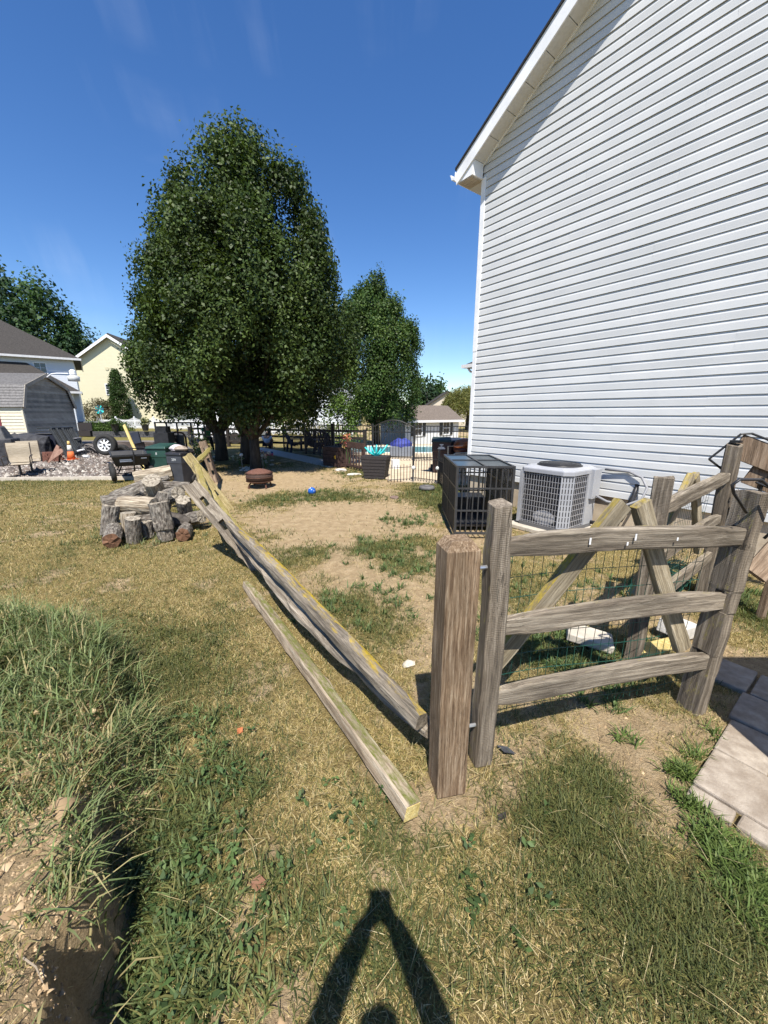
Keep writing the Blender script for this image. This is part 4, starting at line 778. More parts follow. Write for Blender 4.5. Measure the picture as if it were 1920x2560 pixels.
# ------------------------------------------------------------------ bins, cart
def text(body, size, loc, rot, m, parent, name='lettering'):
    cu = bpy.data.curves.new(name, 'FONT'); cu.body = body; cu.size = size; cu.align_x = 'CENTER'; cu.align_y = 'CENTER'; cu.extrude = .001
    t = bpy.data.objects.new(name, cu); col.objects.link(t); bpy.context.view_layer.update(); me = bpy.data.meshes.new_from_object(t); bpy.data.objects.remove(t)
    me.materials.append(m); o = link(name, me, parent); o.location = loc; o.rotation_euler = rot; return o
INK = mat('pale_print', (.5, .52, .52)); 
def wheelie(name, label, loc, rz, h, wd_, m, lidm, num=None, group=None):
    r_ = thing(name, label, 'bin', loc, rz, group); mb = MB(); b0, b1 = wd_ * .78, wd_
    zz = [(.03, b0), (h * .62, b1 * .96), (h * .64, b1), (h * .9, b1)]; vs = []
    for z_, q in zz: vs += [(-q / 2, -q * .55, z_), (q / 2, -q * .55, z_), (q / 2, q * .5, z_), (-q / 2, q * .5, z_)]
    fs = [(3, 2, 1, 0), (12, 13, 14, 15)]
    for i in range(3):
        for k in range(4): l = (k + 1) % 4; fs.append((i * 4 + k, i * 4 + l, (i + 1) * 4 + l, (i + 1) * 4 + k))
    mb.add(vs, fs); mb.build('bin_body', m, r_, bevel=.012)
    mb = MB(); mb.add([(-wd_ * .54, -wd_ * .62, h * .88), (wd_ * .54, -wd_ * .62, h * .88), (wd_ * .54, wd_ * .6, h * .92), (-wd_ * .54, wd_ * .6, h * .92), (-wd_ * .5, -wd_ * .56, h * .94), (wd_ * .5, -wd_ * .56, h * .94), (wd_ * .48, wd_ * .5, h), (-wd_ * .48, wd_ * .5, h)], [(3, 2, 1, 0), (4, 5, 6, 7), (0, 1, 5, 4), (1, 2, 6, 5), (2, 3, 7, 6), (3, 0, 4, 7)]); mb.build('lid', lidm, r_, bevel=.012)
    mb = MB(); mb.tube([(-wd_ * .4, wd_ * .62, h * .9), (wd_ * .4, wd_ * .62, h * .9)], .014, 6); mb.build('handle', lidm, r_)
    for s_ in (-1, 1):
        mb = MB(); T = Matrix.Translation((s_ * wd_ * .5, wd_ * .42, .1)) @ Matrix.Rotation(R(90), 4, 'Y'); mb.lathe([(.06, -.03), (.1, -.03), (.1, .03), (.06, .03)], 16, T); wo = mb.build('wheel', RUBBER, r_)
        mb = MB(); mb.lathe([(.02, -.035), (.06, -.02), (.06, .02), (.02, .035)], 16, T); mb.build('hub', mat('grey_hub', (.16, .16, .16)), wo)
    if num: text(num, h * .10, (0, -wd_ * .553, h * .74), (R(90), 0, 0), INK, r_)
    return r_
BINK = mat('charcoal_bin_plastic', (.038, .042, .052), (.055, .06, .072), rough=.5, scale=5); BINGR = mat('green_bin_plastic', (.016, .05, .04), (.024, .065, .052), rough=.5, scale=5)
wheelie('wheeled_bin', 'charcoal wheeled bin with white number print and a sack on its lid', (G(452, 1212).x, 9.05, 0), R(-14), .80, .40, BINK, DARKPL, '339')
wheelie('wheeled_bin', 'dark green wheeled bin behind the charcoal bin', (P(415, 1180, 9.9).x, 9.9, 0), R(-5), .88, .50, BINGR, BINGR, '8')
sk = thing('sack', 'crumpled tan and lilac sack lying on the charcoal bin lid', 'sack', (P(452, 1124, 9.05).x - .05, 9.05, .79)); 
for k, (dx, dy, s_, m) in enumerate(((-.05, .03, (.15, .12, .11), mat('lilac_white_bag', (.42, .36, .40), (.6, .56, .56), scale=12)), (.08, -.05, (.14, .11, .09), mat('tan_bag', (.22, .17, .13), (.36, .3, .24), scale=14)))):
    mb = MB(); r_ = np.random.default_rng(k + 70)
    for z_, q in ((0, .9), (.35, 1.05), (.75, .8), (1, .35)):
        for j in range(10): a = 2 * math.pi * j / 10; q2 = q * (1 + r_.normal() * .12); mb.v.append((dx + s_[0] * q2 * math.cos(a), dy + s_[1] * q2 * math.sin(a), s_[2] * 1.2 * z_))
    for i in range(3):
        for j in range(10): l = (j + 1) % 10; mb.f.append((i * 10 + j, i * 10 + l, (i + 1) * 10 + l, (i + 1) * 10 + j))
    mb.f.append(tuple(30 + j for j in range(10))); mb.f.append(tuple(range(10))[::-1]); mb.build('bag', m, sk)
cx = P(326, 1160, 9.8); cart = thing('dump_cart', 'black plastic garden dump cart with two visible pneumatic tyres', 'cart', (cx.x, 9.8, .022), R(37))
mb = MB(); a_ = [(-.40, -.62, .62), (.40, -.62, .62), (.40, .55, .66), (-.40, .55, .66)]; b_ = [(-.33, -.5, .36), (.33, -.5, .36), (.33, .4, .36), (-.33, .4, .36)]; i_ = [(x * .93, y * .93, z - .01) for x, y, z in a_]; j_ = [(x * .92, y * .92, z + .03) for x, y, z in b_]
mb.v = a_ + b_ + i_ + j_; mb.f = [(7, 6, 5, 4), (12, 13, 14, 15)]
for k in range(4): l = (k + 1) % 4; mb.f += [(k, 4 + k, 4 + l, l), (8 + l, 12 + l, 12 + k, 8 + k), (k, l, 8 + l, 8 + k)]
mb.build('tub', DARKPL, cart, bevel=.008)
mb = MB(); mb.b2((-.42, -.65, .60), (.42, -.61, .645)); mb.build('front_rim', DARKPL, cart); [MB().b2(*q_).build('sticker', WHITEP, cart) for q_ in (((-.24, -.585, .47), (.02, -.575, .50)), ((-.24, -.595, .51), (.0, -.582, .535)), ((.20, -.60, .53), (.32, -.585, .555)))]
for sx in (-1, 1):
    for sy in (-.4, .35):
        mb = MB(); T = Matrix.Translation((sx * .40, sy, .185)) @ Matrix.Rotation(R(90), 4, 'Y'); mb.lathe([(.09, -.05), (.16, -.055), (.185, -.03), (.185, .03), (.16, .055), (.09, .05)], 20, T); wo = mb.build('wheel', RUBBER, cart, smooth=True); mb = MB(); mb.lathe([(.02, -.03), (.09, -.02), (.09, .02), (.02, .03)], 16, T); mb.build('rim', DARKPL, wo)
mb = MB(); mb.bar((-.34, -.4, .185), (.34, -.4, .185), .02); mb.bar((-.34, .35, .185), (.34, .35, .185), .02); mb.bar((-.3, -.4, .19), (-.2, -.3, .36), .02); mb.bar((.3, -.4, .19), (.2, -.3, .36), .02); mb.bar((-.28, .35, .19), (-.2, .3, .36), .02); mb.bar((.28, .35, .19), (.2, .3, .36), .02); mb.build('axle_frame', BLACKM, cart)
mb = MB(); mb.tube([(.02, -.52, .2), (.04, -.70, .45), (.05, -.72, .70), (.02, -.68, .80)], .016, 7); mb.tube([(-.10, -.68, .84), (-.06, -.68, .78), (.02, -.68, .80), (.12, -.68, .78), (.16, -.68, .82)], .013, 6); mb.build('pull_handle', DARKPL, cart)

# ------------------------------------------------------------------ utility trailer with spare wheel and lumber
tx = P(262, 1110, 12.6); tl = thing('utility_trailer', 'low utility trailer with black rail frame and weathered board bed', 'trailer', (tx.x + 1.1, 13.6, .022), R(-6))
TB = wood('trailer_boards', (.07, .055, .05), (.15, .125, .115), (.25, .22, .20)) 
for k in range(5): mb = timber(2.2, .17, .03, 6, jit=.002, seed=500 + k); part(mb, 'side_board', TB, tl, (-1.1, -.55 + 0 * k, .42 + k * .0 + .175 * (k % 2)), (1.1, -.55, .42 + .175 * (k % 2)), (0, -1, 0)) if k < 2 else part(mb, 'bed_board', TB, tl, (-1.1, -.4 + (k - 2) * .4, .36), (1.1, -.4 + (k - 2) * .4, .36), (0, 0, 1))
mb = MB(); mb.b2((-1.12, -.6, .30), (1.12, -.55, .345)); mb.b2((-1.12, .75, .30), (1.12, .8, .345)); mb.b2((-1.12, -.55, .30), (-1.07, .75, .345)); mb.b2((1.07, -.55, .30), (1.12, .75, .345)); mb.build('chassis', BLACKM, tl)
def trail(a, b, t=.045): mb = MB(); mb.bar(a, b, t); mb.build('rail_bar', mat('trailer_dark_steel', (.03, .03, .033), rough=.6), tl)
for x in (-.55, -.1, .3, .85, 1.1, 1.35): trail((x, .8, .34), (x, .8, 1.28 if x not in (-.1, .3) else 1.26))
trail((-.57, .8, 1.28), (1.37, .8, 1.28)); trail((.3, -.58, .62), (1.1, -.58, .62), .03); trail((.35, -.57, .35), (.65, -.57, .62), .02); trail((.65, -.57, .35), (.95, -.57, .62), .02); trail((.95, -.57, .35), (.65, -.57, .62), .02)
for x, y in ((-.75, -.72), (.95, -.72)):
    mb = MB(); T = Matrix.Translation((x, y, .30)) @ Matrix.Rotation(R(90), 4, 'X'); mb.lathe([(.16, -.08), (.27, -.09), (.30, -.05), (.30, .05), (.27, .09), (.16, .08)], 22, T); wo = mb.build('wheel', RUBBER, tl, smooth=True); mb = MB(); mb.lathe([(.02, -.05), (.16, -.03), (.16, .03), (.02, .05)], 18, T); mb.build('rim', mat('dark_rim', (.06, .06, .06)), wo)
mb = MB(); mb.b2((.55, -.86, .35), (1.05, -.5, 1.0)); mb.build('tool_box', DARKPL, tl, bevel=.01); mb = MB(); mb.b2((.62, -.84, 1.0), (1.0, -.6, 1.20)); mb.build('box_lid', DARKPL, tl); mb = MB(); mb.b2((-.2, -.82, .66), (.15, -.76, 1.02), Matrix.Rotation(R(-9), 4, 'Y')); mb.build('tail_panel', mat('navy_panel', (.025, .03, .045)), tl)
sp = P(264, 1112, 12.5); spw = thing('spare_wheel', 'spare trailer wheel with white spoked rim propped upright on the trailer', 'wheel', (sp.x, 12.5, sp.z), R(8)); T = Matrix.Rotation(R(90), 4, 'X') @ Matrix.Rotation(R(-6), 4, 'X')
mb = MB(); mb.lathe([(.2, -.09), (.30, -.1), (.335, -.06), (.335, .06), (.30, .1), (.2, .09)], 32, T); mb.build('tyre', RUBBER, spw, smooth=True)
WR = mat('white_rim_paint', (.62, .63, .64), rough=.35); mb = MB(); mb.lathe([(.165, .03), (.20, .085), (.215, .09), (.215, .06), (.17, -.02)], 32, T); mb.build('rim', WR, spw, smooth=True)
for k in range(8): a = 2 * math.pi * k / 8; mb = MB(); mb.bar((.05 * math.cos(a), .05 * math.sin(a), .06), (.17 * math.cos(a), .17 * math.sin(a), .05), .05, .02); mb.v = [tuple(T @ Vector(v)) for v in mb.v]; mb.build('spoke', WR, spw)
mb = MB(); mb.lathe([(.03, .05), (.06, .06), (.06, .075), (.03, .08)], 16, T); mb.build('hub', WR, spw); mb = MB(); mb.lathe([(.001, .08), (.03, .085), (.03, .1), (.001, .105)], 12, T); mb.build('centre_cap', BLACKM, spw); mb = MB(); mb.lathe([(.16, -.02), (.001, -.02), (.001, .0), (.16, .0)], 20, T); mb.build('back_disc', BLACKM, spw); mb = MB(); mb.bar((0, .13, -.2), (0.02, .13, -sp.z + .33), .06); mb.build('mount_bracket', BLACKM, spw)
lm = thing('lumber_board', 'pale yellow board leaning against the black garden cart', 'board', (P(340, 1120, 11.4).x, 11.4, .022)); a, b = P(338, 1126, 11.4) - Vector(lm.location), P(310, 1063, 11.9) - Vector(lm.location); a2 = a + (a - b).normalized() * .85; mb = timber((b - a2).length, .085, .035, 8, jit=.002, seed=540); part(mb, 'plank', WOOD_PALE, lm, a2, b, (0, -1, 0)); mb = timber(.75, .07, .03, 6, jit=.002, seed=541); part(mb, 'plank', WOOD_PALE, lm, a2 + Vector((.05, -.05, 0)), a2 + Vector((.05, -.05, 0)) + (b - a2).normalized() * .95, (0, -1, 0))
g = G(241, 1142); cn = thing('traffic_cone', 'faded orange traffic cone with white collar next to the trailer', 'traffic cone', (g.x, g.y - 1.2, .022)); OR_ = mat('cone_orange', (.60, .12, .03), (.7, .2, .06)); mb = MB(); mb.b2((-.17, -.17, 0), (.17, .17, .03)); mb.build('base', OR_, cn); mb = MB(); mb.lathe([(.13, .03), (.085, .30)], 18); mb.build('cone_lower', OR_, cn, smooth=True); mb = MB(); mb.lathe([(.0852, .30), (.055, .52)], 18); mb.build('collar', mat('cone_white', (.6, .57, .5)), cn, smooth=True); mb = MB(); mb.lathe([(.055, .52), (.03, .66)], 18); mb.build('cone_tip', mat('cone_yellow', (.62, .40, .14)), cn, smooth=True)

# ------------------------------------------------------------------ swivel patio chairs and clutter by the shed
SLING = mat('tan_sling_fabric', (.30, .25, .18), (.42, .36, .275), rough=.9, scale=26, stretch=(.4, .4, 3)); CHM_ = mat('bronze_chair_metal', (.045, .035, .03), rough=.5)
def swivel(label, px, py, Y, rz):
    p = P(px, py, Y); r_ = thing('patio_chair', label, 'chair', (p.x, Y, .022), rz, 'swivel patio chairs on the gravel'); ring = [(.33 * math.cos(a), .33 * math.sin(a), .012) for a in np.linspace(0, 6.283, 25)[:-1]]
    mb = MB(); mb.tube(ring, .012, 5, closed=True); mb.bar((-.33, 0, .02), (.33, 0, .02), .02); mb.bar((0, -.33, .03), (0, .33, .03), .02); mb.tube([(0, 0, .02), (0, 0, .34)], .03, 8); mb.build('swivel_base', CHM_, r_)
    mb = MB(); n = 8; pr = [(-.02, .36), (-.24, .40)]; seat = [(.24 - .5 * i / n, .38 - .03 * math.sin(math.pi * i / n)) for i in range(n + 1)]; vs = []
    for y_, z_ in seat: vs += [(-.25, -y_, z_), (.25, -y_, z_)]
    mb.add(vs, [(2 * i, 2 * i + 1, 2 * i + 3, 2 * i + 2) for i in range(n)]); mb.add([(x, y, z - .012) for x, y, z in vs], [(2 * i, 2 * i + 2, 2 * i + 3, 2 * i + 1) for i in range(n)]); mb.build('seat', SLING, r_)
    mb = MB(); vs = []; 
    for i in range(n + 1): t = i / n; vs += [(-.26, .25 + .13 * t + .02 * math.sin(t * 6), .40 + .57 * t), (.26, .25 + .13 * t + .02 * math.sin(t * 6), .40 + .57 * t)]
    mb.add(vs, [(2 * i, 2 * i + 1, 2 * i + 3, 2 * i + 2) for i in range(n)]); mb.add([(x, y + .014, z) for x, y, z in vs], [(2 * i, 2 * i + 2, 2 * i + 3, 2 * i + 1) for i in range(n)]); mb.build('backrest', SLING, r_)
    for s_ in (-1, 1):
        mb = MB(); mb.tube([(s_ * .27, -.26, .38), (s_ * .27, .24, .38), (s_ * .275, .38, .97)], .014, 6); mb.build('side_frame', CHM_, r_); mb = MB(); mb.tube([(s_ * .29, -.24, .36), (s_ * .31, -.26, .58), (s_ * .31, -.1, .615), (s_ * .30, .28, .60)], .016, 6); mb.build('arm', CHM_, r_)
    return r_
swivel('front tan sling swivel chair facing the camera on the gravel', 52, 1180, 10.0, R(34)).scale = (.88,) * 3; swivel('second tan sling chair half hidden behind the front one', 78, 1165, 10.7, R(40)).scale = (.88,) * 3
def boxed(name, label, cat, parts):
    """parts: (part name, material, low corner, high corner) in metres round the thing's base"""
    (bx, by), lst = parts; r_ = thing(name, label, cat, (bx, by, .022), R(18))
    for nm, m, lo, hi in lst: mb = MB(); mb.b2(lo, hi); mb.build(nm, m, r_, bevel=.03)
    return r_
TARP = mat('dark_tarp', (.025, .025, .028), (.06, .06, .065), rough=.7, scale=6, bump=.6, bscale=8, bdist=.05)
q = P(14, 1110, 12.2); gr = thing('covered_grill', 'grill under a dark cover at the left edge beside the patio chairs', 'grill', (q.x - .15, 12.2, .022), R(20)); mb = MB(); mb.add([(-.62, -.3, 0), (.42, -.3, 0), (.42, .3, 0), (-.62, .3, 0), (-.6, -.28, .85), (.40, -.28, .85), (.40, .28, .85), (-.6, .28, .85)], [(3, 2, 1, 0), (0, 1, 5, 4), (1, 2, 6, 5), (2, 3, 7, 6), (3, 0, 4, 7), (4, 5, 6, 7)]); mb.build('cover_skirt', TARP, gr, bevel=.04); mb = MB(); mb.add([(-.42, -.26, .84), (.26, -.26, .84), (.26, .26, .84), (-.42, .26, .84), (-.28, -.16, 1.22), (.14, -.16, 1.22), (.14, .16, 1.22), (-.28, .16, 1.22)], [(0, 1, 5, 4), (1, 2, 6, 5), (2, 3, 7, 6), (3, 0, 4, 7), (4, 5, 6, 7)]); mb.build('cover_hood', mat('grey_tarp', (.07, .07, .07), (.13, .13, .13), bump=.4), gr, bevel=.04)
q = P(58, 1105, 15.0); tp = thing('tarped_heap', 'low heap under a black tarp against the shed wall', 'tarp', (q.x, 15.0, .022), R(10)); mb = MB(); r_ = np.random.default_rng(5)
for i, (q1, z_) in enumerate(((1.0, 0), (1.0, .5), (.86, .72), (.4, .84))):
    for k in range(14): a = 2 * math.pi * k / 14; mb.v.append((.95 * q1 * math.cos(a) * (1 + r_.normal() * .05), .5 * q1 * math.sin(a), z_ * (1 + r_.normal() * .04)))
for i in range(3):
    for k in range(14): l = (k + 1) % 14; mb.f.append((i * 14 + k, i * 14 + l, (i + 1) * 14 + l, (i + 1) * 14 + k))
mb.f.append(tuple(42 + k for k in range(14))); mb.build('tarp_cover', TARP, tp)
# rusty triangular panel
tp0 = P(118, 1161, 12.6); rp = thing('rusty_metal_sheet', 'rust-brown curved triangular metal panel propped on its tip', 'metal panel', (tp0.x, 12.6, .022)); loc = Vector(rp.location); pts = [P(a, b, 12.6 + .25 * (1160 - b) / 50) - loc for a, b in ((117, 1161), (141, 1112), (148, 1118), (156, 1126), (157, 1130), (150, 1136), (137, 1145), (128, 1152))]; mb = MB(); n = len(pts); mb.v = [tuple(p) for p in pts] + [tuple(p + Vector((0, .03, 0))) for p in pts]; mb.f = [tuple(range(n))[::-1], tuple(range(n, 2 * n))] + [(i, (i + 1) % n, n + (i + 1) % n, n + i) for i in range(n)]; mb.build('sheet', mat('rust_sheet', (.20, .11, .08), (.31, .19, .14), rough=.8, scale=8), rp); mb = MB(); mb.bar((.2, .25, 0), (.38, .2, .55), .04); mb.build('prop', RUST, rp)
# black gate panels leaning on the shed
lp = thing('leaning_frames', 'bundle of black metal fence frames leaning on the grey shed wall', 'metal frames', (P(150, 1150, 15.0).x, 15.0, .022), 0); loc = Vector(lp.location); k0 = 0
for dx, dy in ((0, 0), (.14, .12), (.3, .2)):
    a0, a1, b0_, b1_ = P(173, 1152, 14.6), P(196, 1146, 15.4), P(126, 1072, 15.4), P(152, 1070, 16.2); sh = Vector((dx, dy, 0)) - loc; mb = MB()
    for u, v in ((a0, b0_), (a1, b1_), (a0, a1), (b0_, b1_)): mb.bar(u + sh, v + sh, .07)
    for t in (.2, .4, .6, .8): mb.bar(a0 + (a1 - a0) * t + sh, b0_ + (b1_ - b0_) * t + sh, .05)
    mb.build('frame', mat('black_frame_metal', (.014, .016, .018), (.03, .034, .036)), lp)
mb = MB(); mb.bar(P(92, 1071, 16.0) - loc, P(178, 1069, 16.2) - loc, .06); mb.bar(P(176, 1070, 16.2) - loc, P(212, 1150, 15.4) - loc, .05); mb.bar(P(170, 1070, 16.4) - loc, P(206, 1148, 15.4) - loc, .05); mb.build('frame', MATS['black_frame_metal'], lp)
q = P(125, 1110, 15.6); boxed('storage_tote', 'dark navy storage tote standing behind the rusty panel', 'tote', ((q.x, 15.6), [('tote_body', mat('navy_plastic', (.012, .015, .03)), (-.3, -.25, 0), (.3, .25, .8)), ('tote_lid', DARKPL, (-.33, -.28, .8), (.33, .28, .86))]))
q = P(184, 1130, 15.9); boxed('storage_tote', 'black bin standing behind the leaning frames', 'tote', ((q.x, 15.9), [('tote_body', DARKPL, (-.28, -.25, 0), (.28, .25, .6)), ('tote_lid', mat('grey_lid', (.12, .12, .13)), (-.31, -.28, .6), (.31, .28, .65))]))
q = P(107, 1145, 12.9); fwd = thing('brick_stack', 'small stack of reddish bricks and scrap wood behind the patio chairs', 'brick stack', (q.x, 13.2, .022), R(15))
BRK = mat('red_brick', (.12, .05, .035), (.20, .09, .065), scale=10)
for i in range(5):
    for j in range(3): mb = MB(); mb.box((j * .215 - .2 + (i % 2) * .05, 0, .035 + i * .067), (.205, .1, .062), rz=random.uniform(-.08, .08)); mb.build('brick', BRK, fwd)
q = P(222, 1133, 14.8); jk = thing('hose_heap', 'tangle of hoses and white plastic beside the traffic cone', 'scrap heap', (q.x, 14.6, .022)); mb = MB(); r_ = np.random.default_rng(9)
for k in range(7): mb.tube([(.25 * math.cos(a + k) + .08 * k - .25, .2 * math.sin(a * 1.2 + k), .1 + .07 * k * abs(math.sin(a * .8 + k))) for a in np.linspace(0, 5, 14)], .018, 5)
mb.build('hose', DARKPL, jk); mb = MB(); mb.tube([(.1, -.2, .06), (.34, -.28, .06)], .05, 8); mb.tube([(-.1, -.2, .25), (.2, -.25, .32)], .03, 6); mb.build('pipe', WHITEP, jk)

# ------------------------------------------------------------------ gambrel shed
sh0 = Vector((-16.35, 18.0, 0)); sh1 = Vector((-16.95, 21.7, 0)); sdv = (sh1 - sh0); sw_ = sdv.length; srz = math.atan2(sdv.y, sdv.x)
shed = thing('garden_shed', 'grey-sided gambrel barn shed with shingled roof and cream sunlit front', 'shed', sh0, srz)       # local x along the gable wall, +y towards the left
GRY = mat('weathered_grey_siding', (.34, .30, .245), (.44, .39, .32), rough=.8, scale=3, detail=7, dirt=(.21, .19, .16)); CRM = mat('cream_siding', (.62, .56, .42), (.68, .62, .48), rough=.6)
GRY2 = mat('weathered_grey_siding_dark', (.24, .215, .175), (.35, .315, .26), rough=.8, scale=4, dirt=(.14, .13, .12)); GRY3 = mat('weathered_grey_siding_pale', (.37, .33, .27), (.48, .43, .36), rough=.8, scale=4, dirt=(.2, .19, .17))
prof = [(0, 0), (sw_, 0), (sw_, 1.95), (sw_ - .38, 2.85), (sw_ / 2, 3.42), (.38, 2.85), (0, 1.95)]
mb = MB(); mb.prism(prof, .03, 4.9); mb.build('shed_core', CRM, shed)
hz = lambda z: 0 if z < 1.95 else .38 * (z - 1.95) / .9 if z < 2.85 else .38 + (sw_ / 2 - .38) * (z - 2.85) / .57
z = .1
while z < 3.35:
    z1 = min(z + .118, 3.4); mb = MB(); a0, a1 = hz(z), hz(z1); mb.add([(a0, -.03, z), (sw_ - a0, -.03, z), (sw_ - a1, .02, z1), (a1, .02, z1), (a0, .03, z), (sw_ - a0, .03, z)], [(0, 1, 2, 3), (4, 5, 1, 0)]); mb.build('siding_board', (GRY, GRY2, GRY3)[random.randrange(3)], shed); z += .118
z = .1
while z < 1.9: mb = MB(); mb.add([(-.03, .05, z), (-.03, 4.9, z), (-.008, 4.9, z + .14), (-.008, .05, z + .14), (0, .05, z), (0, 4.9, z)], [(0, 3, 2, 1), (4, 0, 1, 5)]); mb.build('siding_board', CRM, shed); z += .142
mb = MB(); mb.b2((-.04, -.012, 0), (.05, .06, 1.95)); mb.build('corner_trim', CRM, shed); mb = MB(); mb.b2((sw_ - .05, -.012, 0), (sw_ + .03, .06, 1.95)); mb.build('corner_trim', GRY, shed)
mb = MB(); mb.b2((-.045, .95, 0), (-.031, 1.9, 1.75)); mb.build('door', mat('dark_red_door', (.20, .03, .04)), shed)
rp_ = [(-.10, 1.90), (.30, 2.88), (sw_ / 2, 3.50), (sw_ - .30, 2.88), (sw_ + .10, 1.90)]
for i in range(4):
    (xa, za), (xb, zb) = rp_[i], rp_[i + 1]; d_ = Vector((xb - xa, 0, zb - za)); nrm = Vector((-d_.z, 0, d_.x)).normalized(); rows = max(3, int(d_.length / .13))
    if i < 2:
        for k in range(rows):
            p0 = Vector((xa, 0, za)) + d_ * (k / rows); p1 = Vector((xa, 0, za)) + d_ * ((k + 1.12) / rows); mb = MB(); n0 = nrm * .032; n1 = nrm * .012
            mb.add([tuple(p0 + n0 + Vector((0, -.12, 0))), tuple(p0 + n0 + Vector((0, 5, 0))), tuple(p1 + n1 + Vector((0, 5, 0))), tuple(p1 + n1 + Vector((0, -.12, 0))), tuple(p0 + Vector((0, -.12, 0))), tuple(p0 + Vector((0, 5, 0)))], [(0, 3, 2, 1), (4, 0, 1, 5)]); mb.build('shingle_course', SHINGG, shed)
    mb = MB(); mb.add([tuple(Vector((xa, y, za)) + nrm * o_) for y in (-.12, 5) for o_ in (-.03, .015)] + [tuple(Vector((xb, y, zb)) + nrm * o_) for y in (-.12, 5) for o_ in (-.03, .015)], [(0, 1, 5, 4), (1, 3, 7, 5), (3, 2, 6, 7), (2, 0, 4, 6), (0, 2, 3, 1), (4, 5, 7, 6)]); mb.build('roof_slab', SHINGG if i < 2 else SHING, shed)
    mb = MB(); mb.add([tuple(Vector((xa, y, za)) + nrm * o_) for y in (-.14, -.10) for o_ in (-.13, .02)] + [tuple(Vector((xb, y, zb)) + nrm * o_) for y in (-.14, -.10) for o_ in (-.13, .02)], [(0, 1, 5, 4), (1, 3, 7, 5), (3, 2, 6, 7), (2, 0, 4, 6), (0, 2, 3, 1), (4, 5, 7, 6)]); mb.build('rake_board', GRY, shed)
yl = thing('yard_lamp', 'white yard light on a bent arm at the shed gable peak', 'lamp', shed.matrix_basis @ Vector((sw_ / 2, -.12, 3.38)), srz); mb = MB(); mb.tube([(0, 0, -.05), (.0, -.25, .12), (.0, -.5, .15), (0, -1.0, .15)], .03, 8); mb.build('arm', WHITEP, yl); mb = MB(); mb.lathe([(.12, .0), (.15, .03), (.14, .2), (.06, .26)], 16, Matrix.Translation((0, -1.2, .08))); mb.build('housing', WHITEP, yl); mb = MB(); mb.lathe([(.20, -.25), (.24, -.24), (.25, -.03), (.15, .03)], 18, Matrix.Translation((0, -1.2, .04))); mb.build('lamp_shade', mat('lamp_refractor', (.5, .5, .48), rough=.3), yl, smooth=True)

# ------------------------------------------------------------------ neighbouring houses
def window(root, x, y, z, w_, h_, axis='x', sign=-1, panes=(2, 4), frame_m=WHITEP):
    """window on a wall; axis: wall runs along local x (y = const) or y"""
    def B(mb, u0, u1, d0, d1, z0, z1):
        if axis == 'x': mb.b2((x + u0, min(y + sign * d0, y + sign * d1), z + z0), (x + u1, max(y + sign * d0, y + sign * d1), z + z1))
        else: mb.b2((min(x + sign * d0, x + sign * d1), y + u0, z + z0), (max(x + sign * d0, x + sign * d1), y + u1, z + z1))
    t = .06; mb = MB(); B(mb, -w_ / 2 - t, w_ / 2 + t, .0, .05, h_ / 2, h_ / 2 + t); B(mb, -w_ / 2 - t, w_ / 2 + t, .0, .05, -h_ / 2 - t, -h_ / 2); B(mb, -w_ / 2 - t, -w_ / 2, .0, .05, -h_ / 2, h_ / 2); B(mb, w_ / 2, w_ / 2 + t, .0, .05, -h_ / 2, h_ / 2); B(mb, -w_ / 2, w_ / 2, .0, .045, -.025, .025); win = mb.build('window', frame_m, root)
    for i in range(panes[0]):
        for j in range(panes[1]):
            u0 = -w_ / 2 + w_ * i / panes[0] + .014; u1 = -w_ / 2 + w_ * (i + 1) / panes[0] - .014; z0 = -h_ / 2 + h_ * j / panes[1] + .014; z1 = -h_ / 2 + h_ * (j + 1) / panes[1] - .014; mb = MB(); B(mb, u0, u1, .004, .02, z0, z1); mb.build('pane', GLASSD, win)
    mb = MB(); B(mb, -w_ / 2, w_ / 2, .0, .012, -h_ / 2, h_ / 2); mb.build('muntin_backing', frame_m, win)
    return win
def lapmat(name, c, n=8.0, shade=.82):
    m, nt, b = _m(name); sp_ = nt.nodes.new('ShaderNodeSeparateXYZ'); nt.links.new(_coord(nt), sp_.inputs[0]); mm = nt.nodes.new('ShaderNodeMath'); mm.operation = 'MULTIPLY'; mm.inputs[1].default_value = n; nt.links.new(sp_.outputs['Z'], mm.inputs[0]); fr = nt.nodes.new('ShaderNodeMath'); fr.operation = 'FRACT'; nt.links.new(mm.outputs[0], fr.inputs[0])
    nt.links.new(_ramp(nt, _noise(nt, _coord(nt), 2, 4), [(.3, tuple(v * .96 for v in c)), (.7, c)]), b.inputs['Base Color']); _bump(nt, b, fr.outputs[0], .5, .012); b.inputs['Roughness'].default_value = .6; return m
YLAP, WLAP = lapmat('yellow_lap_siding', (.66, .61, .42), 8), lapmat('white_lap_siding', (.66, .69, .73), 7)
def roofslab(mb, a, b, c, d, th=.12):
    A, B_, C_, D_ = map(Vector, (a, b, c, d)); n = (B_ - A).cross(D_ - A).normalized() * th; mb.add([A, B_, C_, D_, A - n, B_ - n, C_ - n, D_ - n], [(0, 1, 2, 3), (7, 6, 5, 4), (0, 4, 5, 1), (1, 5, 6, 2), (2, 6, 7, 3), (3, 7, 4, 0)])
